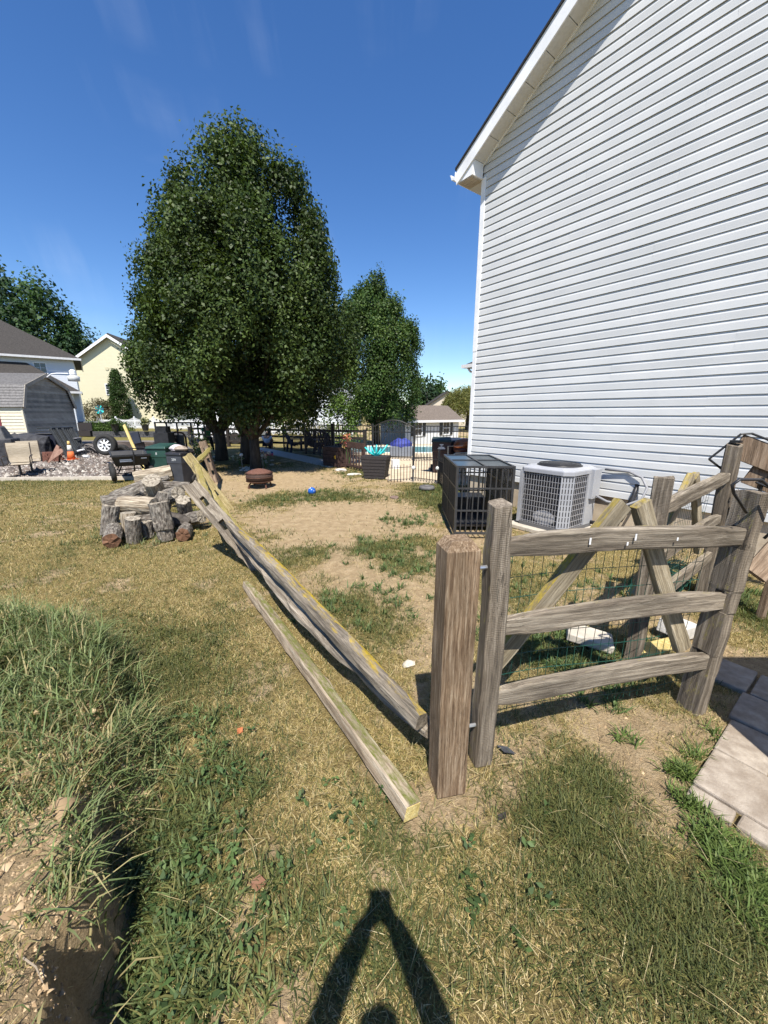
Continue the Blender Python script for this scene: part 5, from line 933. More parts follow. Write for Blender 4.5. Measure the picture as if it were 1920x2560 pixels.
# yellow house: sunlit gable wall faces the camera
yh = thing('yellow_house', 'pale yellow house gable with white rake trim behind the picket fence', 'house', (P(163, 905, 46).x, 46.0, 0), R(8)); yh.scale = (1.24, 1.24, 1.2)
mb = MB(); mb.prism([(0, -.3), (8, -.3), (8, 5.6), (4, 8.35), (0, 5.6)], 0, 9); mb.build('wall', YLAP, yh)
mb = MB(); roofslab(mb, (-.4, -.35, 5.44), (4, -.35, 8.5), (4, 9.4, 8.5), (-.4, 9.4, 5.44)); mb.f = [f[::-1] for f in mb.f]; roofslab(mb, (8.4, -.35, 5.44), (4, -.35, 8.5), (4, 9.4, 8.5), (8.4, 9.4, 5.44)); mb.build('roof', SHING, yh)
for s_ in (0, 1):
    mb = MB(); xa, xb = ((-.42, 4), (8.42, 4))[s_]; mb.add([(xa, y, z) for y in (-.42, -.355) for z in (5.17, 5.42)] + [(xb, y, z) for y in (-.42, -.355) for z in (8.22, 8.485)], [(0, 1, 5, 4), (1, 3, 7, 5), (3, 2, 6, 7), (2, 0, 4, 6), (0, 2, 3, 1), (4, 5, 7, 6)]); mb.build('rake_trim', WHITEP, yh)
window(yh, 3.3, 0, 3.6, .5, .9)
mb = MB(); mb.lathe([(.001, 0), (.17, 0), (.17, .04), (.001, .05)], 14, Matrix.Translation((3.4, -.0, 5.5)) @ Matrix.Rotation(R(90), 4, 'X')); mb.build('gable_vent', mat('vent_tan', (.5, .45, .3)), yh)
# white house with dark hipped roofs (left)
wh = thing('dark_roofed_house', 'white house with dark brown hipped roofs behind the shed at the left edge', 'house', P(209, 1045, 30) * Vector((1, 1, 0)), math.atan2(.595, .804))
mb = MB(); mb.b2((-14, .0, -.3), (0, 9, 5.55)); mb.build('wall', WLAP, wh); mb = MB(); mb.b2((-14, -2.4, -.3), (-.35, -.001, 3.2)); mb.build('wall', WLAP, wh)
mb = MB(); v = [(-14.5, -.45, 5.5), (.45, -.45, 5.5), (.45, 9.4, 5.5), (-14.5, 9.4, 5.5), (-4.6, 4.4, 8.75), (-14.5, 4.4, 8.75)]; mb.add(v, [(0, 1, 4, 5), (1, 2, 4), (2, 3, 5, 4), (3, 0, 5), (3, 2, 1, 0)]); mb.build('roof', SHING, wh)
mb = MB(); v = [(-14.5, -2.8, 3.1), (.15, -2.8, 3.1), (.15, -.01, 3.1), (-14.5, -.01, 3.1), (-2.6, -.01, 5.05), (-14.5, -.01, 5.05)]; mb.add(v, [(0, 1, 4, 5), (1, 2, 4), (2, 3, 5, 4), (3, 0, 5), (3, 2, 1, 0)]); mb.build('roof', SHING, wh)
mb = MB(); mb.b2((-14.5, -.52, 5.36), (.5, -.455, 5.5)); mb.b2((.455, -.45, 5.36), (.52, 9.4, 5.5)); mb.b2((-14.5, -2.87, 2.96), (.2, -2.805, 3.1)); mb.b2((.155, -2.8, 2.96), (.22, 0, 3.1)); mb.build('gutter', mat('grey_white_gutter', (.5, .5, .5)), wh)
window(wh, -1.9, 0, 4.45, .62, 1.25); window(wh, -4.6, 0, 4.55, .95, 1.2); window(wh, -1.0, -2.4, 1.7, .5, 1.2)
for x, y, z in ((-7.3, 1.4, 6.75), (-5.9, -1.9, 3.7)): mb = MB(); mb.tube([(x, y, z - .2), (x, y, z + .35)], .06, 8); mb.build('vent_pipe', WHITEP, wh)
# pool shed
psd = thing('pool_shed', 'small white pool shed with brown roof and dark shuttered windows', 'shed', (1.30, 24.0, -.42), ang2); PW = 4.7
mb = MB(); mb.prism([(0, 0), (2.6, 0), (2.6, 1.72), (1.3, 2.55), (0, 1.72)], 0, 1); mb = MB(); mb.b2((0, 0, -.2), (PW, 2.6, 1.74)); mb.prism([(0, 1.74), (0.001, 1.74), (0.0, 1.75)], 0, 1); mb = MB(); mb.b2((0, 0, -.2), (PW, 2.6, 1.74)); mb.build('wall', mat('pool_shed_white', (.68, .68, .67)), psd)
mb = MB(); mb.add([(0, 0, 1.74), (0, 2.6, 1.74), (0, 1.3, 2.5), (PW, 0, 1.74), (PW, 2.6, 1.74), (PW, 1.3, 2.5)], [(0, 2, 1)]); mb.build('gable_end', mat('pool_shed_side_shade', (.38, .38, .36)), psd)  # side of the white shed coloured grey to stand for its shade
mb = MB(); roofslab(mb, (-.2, -.3, 1.62), (PW + .2, -.3, 1.62), (PW + .2, 1.3, 2.58), (-.2, 1.3, 2.58)); roofslab(mb, (PW + .2, 2.9, 1.62), (-.2, 2.9, 1.62), (-.2, 1.3, 2.58), (PW + .2, 1.3, 2.58)); mb.build('roof', mat('tan_brown_shingles', (.10, .08, .065), (.19, .155, .125), rough=.95, scale=16), psd); mb = MB(); mb.b2((-.22, -.34, 1.50), (PW + .22, -.305, 1.64)); mb.build('eave_fascia', WHITEP, psd)
for x in (1.05, 3.5):
    window(psd, x, 0, 1.12, .55, .8, panes=(2, 2))
    for s_ in (-1, 1): mb = MB(); mb.b2((x + s_ * .47 - .13, -.05, .68), (x + s_ * .47 + .13, -.012, 1.56)); mb.build('shutter', BLACKM, psd)
for i in range(14): mb = MB(); mb.b2((-.012, .02 + i * .184, 0), (-.004, .02 + i * .184 + .172, 1.74)); mb.build('wall_board', MATS['pool_shed_side_shade'], psd)
# far house behind the willow
fh = thing('distant_house', 'beige gable of a distant house between the far tree and willow', 'house', (5.6, 62, -.5)); mb = MB(); mb.prism([(0, 0), (9, 0), (9, 2.6), (4.2, 5.3), (0, 2.6)], 0, 8); mb.build('wall', mat('beige_siding', (.48, .42, .33)), fh); mb = MB(); roofslab(mb, (-.4, -.3, 2.45), (4.2, -.3, 5.42), (4.2, 8, 5.42), (-.4, 8, 2.45)); mb.f = [f[::-1] for f in mb.f]; roofslab(mb, (9.4, -.3, 2.45), (4.2, -.3, 5.42), (4.2, 8, 5.42), (9.4, 8, 2.45)); mb.build('roof', SHING, fh)
fh2 = thing('distant_house', 'white distant house glimpsed between the pear trees', 'house', (-10.6, 55, 0)); mb = MB(); mb.prism([(0, -.2), (7, -.2), (7, 4.2), (3.5, 6.2), (0, 4.2)], 0, 7); mb.build('wall', WLAP, fh2); mb = MB(); roofslab(mb, (-.3, -.3, 4.1), (3.5, -.3, 6.33), (3.5, 7, 6.33), (-.3, 7, 4.1)); mb.f = [f[::-1] for f in mb.f]; roofslab(mb, (7.3, -.3, 4.1), (3.5, -.3, 6.33), (3.5, 7, 6.33), (7.3, 7, 4.1)); mb.build('roof', SHINGG, fh2)

# ------------------------------------------------------------------ white picket fence, dark rail fence, pool fence
def picket_fence(label, a, b, hbase=1.0, pitch=.155):
    a, b = Vector(a), Vector(b); L_ = (b - a).length; rz = math.atan2(b.y - a.y, b.x - a.x); r_ = thing('picket_fence', label, 'fence', (a.x, a.y, 0), rz, 'white vinyl picket fence sections'); me_p = MB().add([(-.035, -.012, .06), (.035, -.012, .06), (.035, .012, .06), (-.035, .012, .06), (-.035, -.012, .96), (.035, -.012, .96), (.035, .012, .96), (-.035, .012, .96), (0, 0, 1.0)], [(3, 2, 1, 0), (0, 1, 5, 4), (1, 2, 6, 5), (2, 3, 7, 6), (3, 0, 4, 7), (4, 5, 8), (5, 6, 8), (6, 7, 8), (7, 4, 8)]).mesh('picket', WHITEP)
    me_post = MB().box((0, 0, .58), (.12, .12, 1.36)).add([(-.07, -.07, 1.26), (.07, -.07, 1.26), (.07, .07, 1.26), (-.07, .07, 1.26), (0, 0, 1.34)], [(0, 1, 4), (1, 2, 4), (2, 3, 4), (3, 0, 4), (3, 2, 1, 0)]).mesh('post', WHITEP); nb_ = max(1, round(L_ / 2.4)); s_ = L_ / nb_
    for i in range(nb_ + 1):
        o = link('post', me_post, r_); o.location = (i * s_, 0, 0)
        if i == nb_: break
        for z in (.2, .82): mb = MB(); mb.b2((i * s_ + .06, -.03, z), (i * s_ + s_ - .06, .03, z + .09)); mb.build('rail', WHITEP, r_)
        n = int((s_ - .2) / pitch)
        for k in range(n): o = link('picket', me_p, r_); t = (k + .5) / n; o.location = (i * s_ + .1 + (s_ - .2) * t, -.035, 0); o.scale = (1, 1, hbase + .22 * (2 * t - 1) ** 2)
picket_fence('long white scalloped picket fence in front of the yellow house', (-31.5, 43.5), (-19.2, 40)); picket_fence('white scalloped picket fence seen behind the pool fence and pear trees', (-13.4, 33.5), (-2.4, 29.5))
df = thing('dark_rail_fence', 'dark three-rail wooden fence in the shade behind the pear trunks', 'fence', (-10.2, 20.6, 0), math.atan2(-3.6, 9.6)); DW = mat('dark_stained_wood', (.02, .016, .013), (.04, .032, .027), rough=.9)
for i in range(5): mb = MB(); mb.box((i * 2.5, 0, .45), (.13, .13, 1.0)); mb.build('post', DW, df)
for i in range(4):
    for z in (.22, .52, .82): mb = MB(); mb.b2((i * 2.5 + .06, -.03, z), (i * 2.5 + 2.44, .03, z + .1)); mb.build('rail', DW, df)
PICK = MB().box((0, 0, .62), (.017, .017, 1.16)).mesh('picket', BLACKM); PPOST = MB().box((0, 0, .63), (.055, .055, 1.30)).mesh('post', BLACKM)
def bar_fence(label, a, b, gate=None, h_=1.2, pitch=.105):
    a, b = Vector(a), Vector(b); L_ = (b - a).length; r_ = thing('pool_fence', label, 'fence', (a.x, a.y, 0), math.atan2(b.y - a.y, b.x - a.x), 'black pool fence sections')
    segs = [(0, L_)] if not gate else [(0, gate[0]), (gate[1], L_)]
    for s0, s1 in segs:
        nb_ = max(1, round((s1 - s0) / 1.83)); st_ = (s1 - s0) / nb_
        for i in range(nb_ + 1): o = link('post', PPOST, r_); o.location = (s0 + i * st_, 0, 0)
        for z in (.12, 1.02, 1.19): mb = MB(); mb.b2((s0, -.013, z), (s1, .013, z + .03)); mb.build('rail', BLACKM, r_)
        n = int((s1 - s0) / pitch)
        for k in range(1, n): o = link('picket', PICK, r_); o.location = (s0 + (s1 - s0) * k / n, -.022, 0)
    return r_
bar_fence('black metal pool fence running along the concrete walkway', (-4.55, 17.7), (-1.9, 14.25))
pf2 = bar_fence('black metal pool fence with arched gate in front of the pool', (-1.82, 14.2), (3.0, 13.1), gate=(1.45, 2.95))
pgt = thing('arched_gate', 'black metal pool gate with an arched top before the pool shed', 'gate', pf2.matrix_basis @ Vector((1.47, -.05, 0)), pf2.rotation_euler.z); n = 14
for k in range(n + 1):
    x = 1.46 * k / n; zt = 1.16 + .24 * math.sin(math.pi * k / n); mb = MB(); mb.bar((x, 0, .08), (x, 0, zt), .03 if k in (0, n) else .017); mb.build('stile' if k in (0, n) else 'picket', BLACKM, pgt)
mb = MB(); mb.tube([(1.46 * k / n, 0, 1.16 + .24 * math.sin(math.pi * k / n)) for k in range(n + 1)], .018, 6); mb.build('arch', BLACKM, pgt)
for z in (.12, .98): mb = MB(); mb.b2((0, -.012, z), (1.46, .012, z + .03)); mb.build('rail', BLACKM, pgt)
mb = MB(); mb.bar((.1, 0, .15), (.7, 0, 1.3), .02); mb.build('brace', BLACKM, pgt)
bar_fence('short black pool fence run beside the white house corner', (3.05, 13.1), (4.6, 13.7))
# low garden fence
lgf = thing('garden_fence', 'low black wire garden fence with pointed pickets around the pool deck edge', 'garden fence', (.10, 9.30, 0), 0)
def lowrun(a, b, h0, h1):
    a, b = Vector(a) - Vector((.10, 9.30, 0)), Vector(b) - Vector((.10, 9.30, 0)); n = int((b - a).length / .075)
    for k in range(n + 1): p = a + (b - a) * k / n; hh = h0 + (h1 - h0) * k / n; hh *= (1 if k % 2 else .94); mb = MB(); mb.tube([p + Vector((0, 0, -.05)), p + Vector((0, 0, hh - .03)), p + Vector((0, 0, hh))], [.008, .008, .002], 5); mb.build('picket', BLACKM, lgf)
    for z in (.12, .8): mb = MB(); mb.tube([a + Vector((0, 0, h0 * z)), b + Vector((0, 0, h1 * z))], .008, 5); mb.build('rail', BLACKM, lgf)
lowrun((.10, 9.30, 0), (.72, 9.46, 0), .42, .44); lowrun((.72, 9.46, 0), (1.28, 9.0, 0), .70, .72); lowrun((1.28, 9.0, 0), (1.34, 7.9, 0), .70, .72)
for p in ((.72, 9.46, 0), (1.28, 9.0, 0)): q = Vector(p) - Vector((.10, 9.30, 0)); mb = MB(); mb.box((q.x, q.y, .38), (.045, .045, .84)); mb.build('post', BLACKM, lgf)

# ------------------------------------------------------------------ pool side things
DBR = mat('dark_brown_wood', (.045, .026, .022), (.085, .05, .042), rough=.8, scale=10)
q0, q1 = G(864, 1168), G(908, 1178); bg_ = thing('brown_garden_gate', 'small dark brown slatted gate panel beside the sunflower', 'gate', (q0.x, q0.y, 0), math.atan2(q1.y - q0.y, q1.x - q0.x)); L_ = (q1 - q0).length + .1
for nm, lo, hi in (('stile', (0, -.03, 0), (.07, .03, .80)), ('stile', (L_ - .07, -.03, 0), (L_, .03, .80)), ('rail', (.07, -.025, .06), (L_ - .07, .025, .13)), ('rail', (.07, -.025, .62), (L_ - .07, .025, .80))): mb = MB(); mb.b2(lo, hi); mb.build(nm, DBR, bg_)
for k in range(6): x = .07 + (L_ - .14) * (k + .5) / 6; mb = MB(); mb.b2((x - .022, -.015, .13), (x + .022, .015, .62)); mb.build('slat', DBR, bg_)
for k in range(5): x = .02 + (L_ - .04) * k / 4; mb = MB(); mb.b2((x - .06, -.02, -.0), (x + .04, .02, .0)); 
bx_ = thing('planter_box', 'dark brown planter box left of the slatted garden gate', 'planter', (G(845, 1162).x, 12.3, 0), R(-40)); 
for k in range(5): mb = MB(); mb.b2((-.35, -.28, .02 + k * .12), (.35, .28, .02 + k * .12 + .112)); mb.build('board', DBR, bx_)
gq = G(940, 1194); pl2 = thing('wicker_planter', 'dark woven planter holding turquoise antler-like branches', 'planter', (gq.x, gq.y, 0), R(-15)); DWK = mat('dark_wicker', (.018, .015, .015), (.05, .042, .04), scale=40, stretch=(1, 1, 3), bump=.8, bscale=60)
for k in range(7): mb = MB(); w_ = .27 + .012 * k; mb.b2((-w_, -w_ * .7, k * .082), (w_, w_ * .7, k * .082 + .076)); mb.build('woven_band', DWK, pl2)
TEAL = mat('turquoise_plastic', (.02, .42, .42), (.05, .55, .54), rough=.4); tq = thing('turquoise_branches', 'turquoise branching ornament sticking out of the wicker planter', 'ornament', (gq.x, gq.y, .55))
for k, (dx, dz) in enumerate(((-.28, .24), (-.12, .26), (.02, .30), (.14, .20), (.30, .30), (.24, .12), (-.2, .10))): mb = MB(); mb.tube([(0, 0, .02), (dx * .55, -.05, .06 + dz * .2), (dx, -.03, dz)], [.03, .026, .016], 7); mb.build('branch', TEAL, tq, smooth=True)
def crowdpot(name, label, px, py, Y, cols, h_, seed, cat='flowers'):
    p = P(px, py, Y); r_ = thing(name, label, cat, (p.x, Y, 0)); rr = np.random.default_rng(seed); mb = MB()
    for k in range(7): a = rr.random() * 6.28; mb.tube([(0, 0, -.03), (.1 * math.cos(a), .1 * math.sin(a), h_ * (.7 + .3 * rr.random()))], .006, 4)
    mb.build('stems', mat('green_stalk', (.06, .14, .03)), r_); c = np.stack([rr.normal(size=26) * .12, rr.normal(size=26) * .08, h_ * (.65 + .4 * rr.random(26))], 1)
    v, q, cc = leaves(c, np.full((26, 3), .02), 8, .06, cols, seed); link('blooms', npmesh('blooms', v, q, None, cc, LEAF2), r_)
crowdpot('flower_bunch', 'orange and cream artificial flowers on top of the slatted gate', 870, 1110, 11.9, [(.6, .2, .12), (.55, .4, .2), (.4, .15, .15)], .95, 5)
crowdpot('pinwheel_flowers', 'pink and white pinwheel flowers to the right of the front pear trunk', 664, 1150, 12.0, [(.55, .08, .2), (.6, .5, .5), (.1, .2, .5)], .45, 6)
crowdpot('flower_bunch', 'pale flowers at the left foot of the front pear tree', 600, 1165, 12.3, [(.5, .5, .45), (.3, .35, .2)], .3, 7)
wheelie('deck_bin', 'dark brown wheeled bin with white print standing by the pool', (P(1103, 1130, 10.9).x, 10.9, 0), R(-8), .98, .52, mat('maroon_plastic', (.035, .018, .018), (.05, .028, .028), rough=.5), mat('bin_grey_green_lid', (.03, .045, .04)))
for w_, z_ in ((.10, .80), (.05, .765), (.16, .725), (.20, .69)): MB().b2((-w_ / 2, -.0035, z_ - .011), (w_ / 2, 0, z_ + .011)).build('print_line', WHITEP, bpy.data.objects['deck_bin'], M=Matrix.Translation((0, -.2875, 0)))
wheelie('deck_bin', 'second dark brown bin half hidden behind the printed one', (P(1130, 1130, 11.6).x, 11.6, 0), R(-8), .92, .5, MATS['maroon_plastic'], DARKPL)
q = P(1165, 1110, 10.4); kg = thing('kettle_grill', 'copper-lidded kettle grill beside the white house corner', 'grill', (q.x - .05, 10.4, 0)); mb = MB(); mb.lathe([(.06, .52), (.2, .56), (.27, .66), (.285, .74)], 22); mb.build('bowl', mat('maroon_bowl', (.06, .015, .012), rough=.4), kg, smooth=True); mb = MB(); mb.lathe([(.29, .745), (.285, .82), (.21, .93), (.08, .985), (.001, .99)], 22); mb.build('lid', mat('copper_enamel', (.28, .085, .03), (.36, .12, .05), rough=.25, metal=.5), kg, smooth=True)
for k in range(3): a = 2.1 * k + .5; mb = MB(); mb.tube([(.12 * math.cos(a), .12 * math.sin(a), .56), (.26 * math.cos(a), .26 * math.sin(a), 0)], .014, 6); mb.build('leg', BLACKM, kg)
q = P(1150, 1140, 9.9); tcx = thing('tubular_chair', 'cream tubular lawn chair frame in front of the copper grill', 'chair', (q.x, 9.9, 0), R(10)); mb = MB(); CT = mat('cream_tube', (.55, .5, .4)); mb.tube([(-.24, -.2, 0), (-.26, -.2, .62), (-.2, -.2, .66), (.22, -.2, .66), (.26, -.2, .62), (.24, -.2, 0)], .014, 7); mb.tube([(-.24, .2, 0), (-.25, .22, .8), (.25, .22, .8), (.24, .2, 0)], .014, 7); mb.tube([(-.25, -.2, .42), (.25, -.2, .42)], .012, 6); mb.build('frame', CT, tcx); mb = MB(); mb.b2((-.24, -.2, .38), (.24, .2, .41)); mb.build('seat', mat('red_print_fabric', (.30, .05, .06), (.45, .35, .3), scale=14), tcx)
q = P(1004, 1130, 15.2); dbx = thing('deck_box', 'grey deck box with blue tarp heaped on it beside the pool', 'deck box', (q.x, 15.2, .012), R(-8)); mb = MB(); mb.b2((-.42, -.3, 0), (.42, .3, .38)); mb.build('box_body', mat('grey_blue_plastic', (.16, .18, .22)), dbx, bevel=.02); mb = MB(); rr = np.random.default_rng(8)
for i, (q1, z_) in enumerate(((1.05, .36), (1.0, .5), (.7, .62), (.25, .66))):
    for k in range(12): a = 2 * math.pi * k / 12; mb.v.append((.42 * q1 * math.cos(a) * (1 + rr.normal() * .06), .3 * q1 * math.sin(a), z_ + rr.normal() * .025))
for i in range(3):
    for k in range(12): l = (k + 1) % 12; mb.f.append((i * 12 + k, i * 12 + l, (i + 1) * 12 + l, (i + 1) * 12 + k))
mb.f.append(tuple(36 + k for k in range(12))); mb.build('tarp', mat('royal_blue_tarp', (.02, .03, .20), (.05, .07, .32), bump=.6, bscale=10), dbx)
q = G(988, 1172); slab('paint_bucket', 'white square bucket on the pool deck behind the garden fence', 'bucket', 988, 1172, .2, .2, .28, .3, WHITEP)
NAVY = mat('navy_resin', (.012, .018, .05), (.02, .03, .075), rough=.5)
def adirondack(label, px, Y, rz):
    p = P(px, 1120, Y); r_ = thing('adirondack_chair', label, 'chair', (p.x, Y, 0), rz, 'navy chairs inside the pool fence')
    for k in range(5): mb = MB(); x = -.22 + .11 * k; hgt = .98 - .03 * abs(k - 2); mb.bar((x, .22, .30), (x * 1.12, .52, hgt), .095, .02); mb.build('back_slat', NAVY, r_)
    for k in range(5): mb = MB(); y = -.30 + .11 * k; mb.bar((-.27, y, .40 - .025 * k), (.27, y, .40 - .025 * k), .02, .095); mb.build('seat_slat', NAVY, r_)
    for s_ in (-1, 1): mb = MB(); mb.b2((s_ * .35 - .06, -.38, .55), (s_ * .35 + .06, .34, .575)); mb.build('arm', NAVY, r_); mb = MB(); mb.b2((s_ * .31 - .02, -.36, 0), (s_ * .31 + .02, -.27, .55)); mb.build('leg', NAVY, r_); mb = MB(); mb.bar((s_ * .29, .36, .0), (s_ * .29, .26, .56), .03, .08); mb.build('leg', NAVY, r_)
adirondack('navy adirondack chair at the far left inside the pool fence', 742, 17.0, R(120)); adirondack('navy adirondack chair in the middle of the fenced deck', 792, 16.4, R(135)); adirondack('navy adirondack chair nearest the slatted gate', 828, 15.6, R(150))

# ------------------------------------------------------------------ far left garden
shrub('arborvitae', 'tall conical dark arborvitae against the yellow house wall', (P(305, 1040, 44.8).x, 44.8, 0), [(.1, .8), (2, .92), (4, .78), (5.4, .45), (6.2, .1)], 520, 36, .13, [(.03, .06, .012), (.045, .08, .016)], 71, 'arborvitae', clump=.14)
shrub('bush', 'loose brownish bush in front of the yellow house', (P(238, 1040, 43.8).x, 44.4, 0), [(.2, 1.1), (1.4, 1.6), (2.4, 1.2), (3.0, .4)], 120, 30, .14, [(.07, .075, .03), (.09, .07, .035)], 72, 'bush', clump=.22)
shrub('bush', 'second loose bush between the first bush and the arborvitae', (P(262, 1040, 43.8).x, 44.5, 0), [(.2, 1.0), (1.4, 1.4), (2.2, 1.0), (2.8, .4)], 110, 30, .14, [(.06, .075, .03), (.09, .075, .04)], 73, 'bush', clump=.2)
for k, (px, s_) in enumerate(((208, .8), (232, 1), (252, .9), (272, .9), (290, .85), (312, .9))): shrub('hedge_shrub', ['rounded green shrub at the left end of the low hedge', 'bright leafy shrub second in the low hedge', 'dark shrub third in the low hedge', 'mid-hedge rounded shrub under the picket fence', 'shrub fifth in the low hedge', 'shrub at the right end of the low hedge by the trailer rail'][k], (P(px, 1070, 28.5).x, 28.5, 0), [(.02, .5 * s_), (.4, .65 * s_), (.8 * s_, .5 * s_), (1.0 * s_, .15)], 70, 26, .09, [[(.06, .11, .02), (.09, .15, .03)], [(.05, .09, .02), (.08, .12, .03)]][k % 2], 80 + k, 'shrub', 'low hedge before the picket fence', clump=.12)
for k, px in enumerate((286, 362)):
    q = P(px, 1060, 27.5); pt = thing('plant_pot', ('dark pot with a small plant left on the low wall', 'dark pot with pale leafy plant right on the low wall')[k], 'plant pot', (q.x, 27.5, .45)); mb = MB(); mb.lathe([(.16, 0), (.25, .42), (.27, .45)], 16); mb.build('pot', DARKPL, pt); rr = np.random.default_rng(90 + k); v, q_, cc = leaves(rr.normal(size=(30, 3)) * [.15, .15, .1] + [0, 0, .6], np.full((30, 3), .07), 12, .12, [(.08, .1, .03), (.3, .3, .15)] if k else [(.06, .1, .03)], 91); link('foliage', npmesh('foliage', v, q_, None, cc, LEAF2), pt)
rw = thing('retaining_wall', 'low dark block retaining wall below the picket fence', 'wall', (P(240, 1070, 28).x, 27.7, 0)); SB = mat('dark_wall_block', (.05, .05, .055), (.10, .10, .105), scale=8)
for i in range(2):
    for k in range(22): mb = MB(); mb.box((k * .42 + (.2 if i else 0), 0, .1 + .205 * i), (.40, .26, .195)); mb.build('block', SB, rw)
q = P(225, 1050, 29); gf_ = thing('patio_table', 'dark covered patio table at the corner of the white house', 'table', (q.x, 29, 0)); mb = MB(); mb.b2((-1.1, -.5, .1), (1.3, .5, 1.0)); mb.build('cover', TARP, gf_, bevel=.05); mb = MB(); mb.b2((-1.25, -.6, 1.0), (1.45, .6, 1.06)); mb.build('table_top', mat('grey_top', (.2, .2, .2)), gf_)
for k, px in enumerate((203, 212)): q = P(px, 1060, 27.5); ch = thing('wicker_chair', ('dark wicker chair left of the covered patio table', 'dark wicker chair touching the covered patio table')[k], 'chair', (q.x, 27.5, 0), R(20)); mb = MB(); mb.b2((-.3, -.3, .1), (.3, .3, .45)); mb.build('seat', DWK, ch); mb = MB(); mb.b2((-.3, .25, .45), (.3, .35, 1.0)); mb.build('backrest', DWK, ch)
pw_ = P(249, 1024, 31); pwh = thing('pinwheel', 'turquoise garden pinwheel in front of the bushes', 'pinwheel', (pw_.x, 31, 0)); mb = MB(); mb.tube([(0, 0, 0), (0, 0, pw_.z)], .02, 6); mb.build('pole', WHITEP, pwh)
for k in range(8): a = k * math.pi / 4; mb = MB(); mb.add([(0, 0, pw_.z), (.36 * math.cos(a), -.05, pw_.z + .36 * math.sin(a)), (.34 * math.cos(a + .5), 0, pw_.z + .34 * math.sin(a + .5)), (.2 * math.cos(a + .3), .05, pw_.z + .2 * math.sin(a + .3))], [(0, 1, 2), (0, 2, 3), (0, 3, 1)]); mb.build('blade', TEAL if k % 2 else mat('deep_teal', (.01, .10, .16)), pwh)

# ------------------------------------------------------------------ white enclosed trailer and rusty chair behind the trunks
q = P(487, 1110, 21.5); q2 = P(652, 1110, 21.5); ct_ = thing('cargo_trailer', 'white enclosed cargo trailer standing behind the pear trunks', 'trailer', (q.x, 21.5, 0)); W_ = q2.x - q.x
mb = MB(); mb.add([(x, y, z) for z, i in ((.12, .12), (.3, .0), (2.0, .0), (2.2, .12)) for x, y in ((i, i), (W_ - i, i), (W_ - i, 1.9 - i), (i, 1.9 - i))], [(3, 2, 1, 0), (12, 13, 14, 15)] + [(i * 4 + k, i * 4 + (k + 1) % 4, (i + 1) * 4 + (k + 1) % 4, (i + 1) * 4 + k) for i in range(3) for k in range(4)]); mb.build('trailer_body', WHITEP, ct_, bevel=.08); mb = MB(); mb.lathe([(.001, 0), (.10, 0), (.1, .03), (.001, .035)], 14, Matrix.Translation((.30, -.0, .5)) @ Matrix.Rotation(R(90), 4, 'X') @ Matrix.Diagonal((.6, 1, 1, 1))); mb.build('vent', mat('grey_vent', (.25, .25, .25)), ct_)
for x in (W_ * .4, W_ * .62): mb = MB(); mb.lathe([(.05, -.09), (.32, -.09), (.32, .09), (.05, .09)], 20, Matrix.Translation((x, .05, .31)) @ Matrix.Rotation(R(90), 4, 'X')); mb.build('wheel', RUBBER, ct_)
q = P(446, 1120, 13.2); rc = thing('rusty_chair', 'rusty bent-tube metal chair behind the green bin', 'chair', (q.x, 13.2, 0), R(10)); mb = MB(); mb.tube([(-.26, 0, 0), (-.27, 0, .85), (-.2, 0, .98), (.0, 0, 1.02), (.2, 0, .98), (.27, 0, .85), (.26, 0, 0)], .03, 8); mb.tube([(-.24, -.45, 0), (-.26, -.45, .5), (-.26, 0, .55)], .02, 7); mb.tube([(.24, -.45, 0), (.26, -.45, .5), (.26, 0, .55)], .02, 7); mb.build('frame', RUST, rc); mb = MB(); mb.b2((-.22, -.02, .45), (.22, .02, .92)); mb.b2((-.24, -.45, .38), (.24, .02, .42)); mb.build('seat', BLACKM, rc)
vine = shrub('vine', 'green vine growing over the far upright fence post', (-5.55, 11.8, 0), [(.1, .12), (.6, .2), (1.0, .15)], 50, 14, .06, [(.06, .11, .03), (.09, .14, .04)], 95, 'vine', clump=.07)
SG = 'pale stones edging the bed under the pear trees'; rr = np.random.default_rng(12)
for k in range(34):
    px = rr.uniform(500, 690); py = 1146 + 8 * math.sin(px * .03) + rr.normal() * 5 if k < 20 else rr.uniform(1166, 1176)
    if k >= 20: px = rr.uniform(600, 672)
    s_ = rr.uniform(.05, .10); stone(px, py, (s_, s_ * .8, s_ * .5), 'one of the small pale stones edging the bed under the pear trees', WST, 600 + k, group=SG)
st2 = G(620, 1180); solar(606, 1170, 'thin stake light at the left of the front pear trunk', .35); solar(658, 1168, 'leaning stake light right of the front pear trunk', .3)
shrub('low_tree', 'bright green young evergreen beside the pool fence under the pear trees', (P(850, 1100, 19.5).x, 19.5, 0), [(.2, .7), (1.0, .8), (1.7, .55), (2.4, .2)], 90, 30, .11, [(.09, .15, .03), (.12, .18, .04)], 97, 'evergreen', clump=.18)

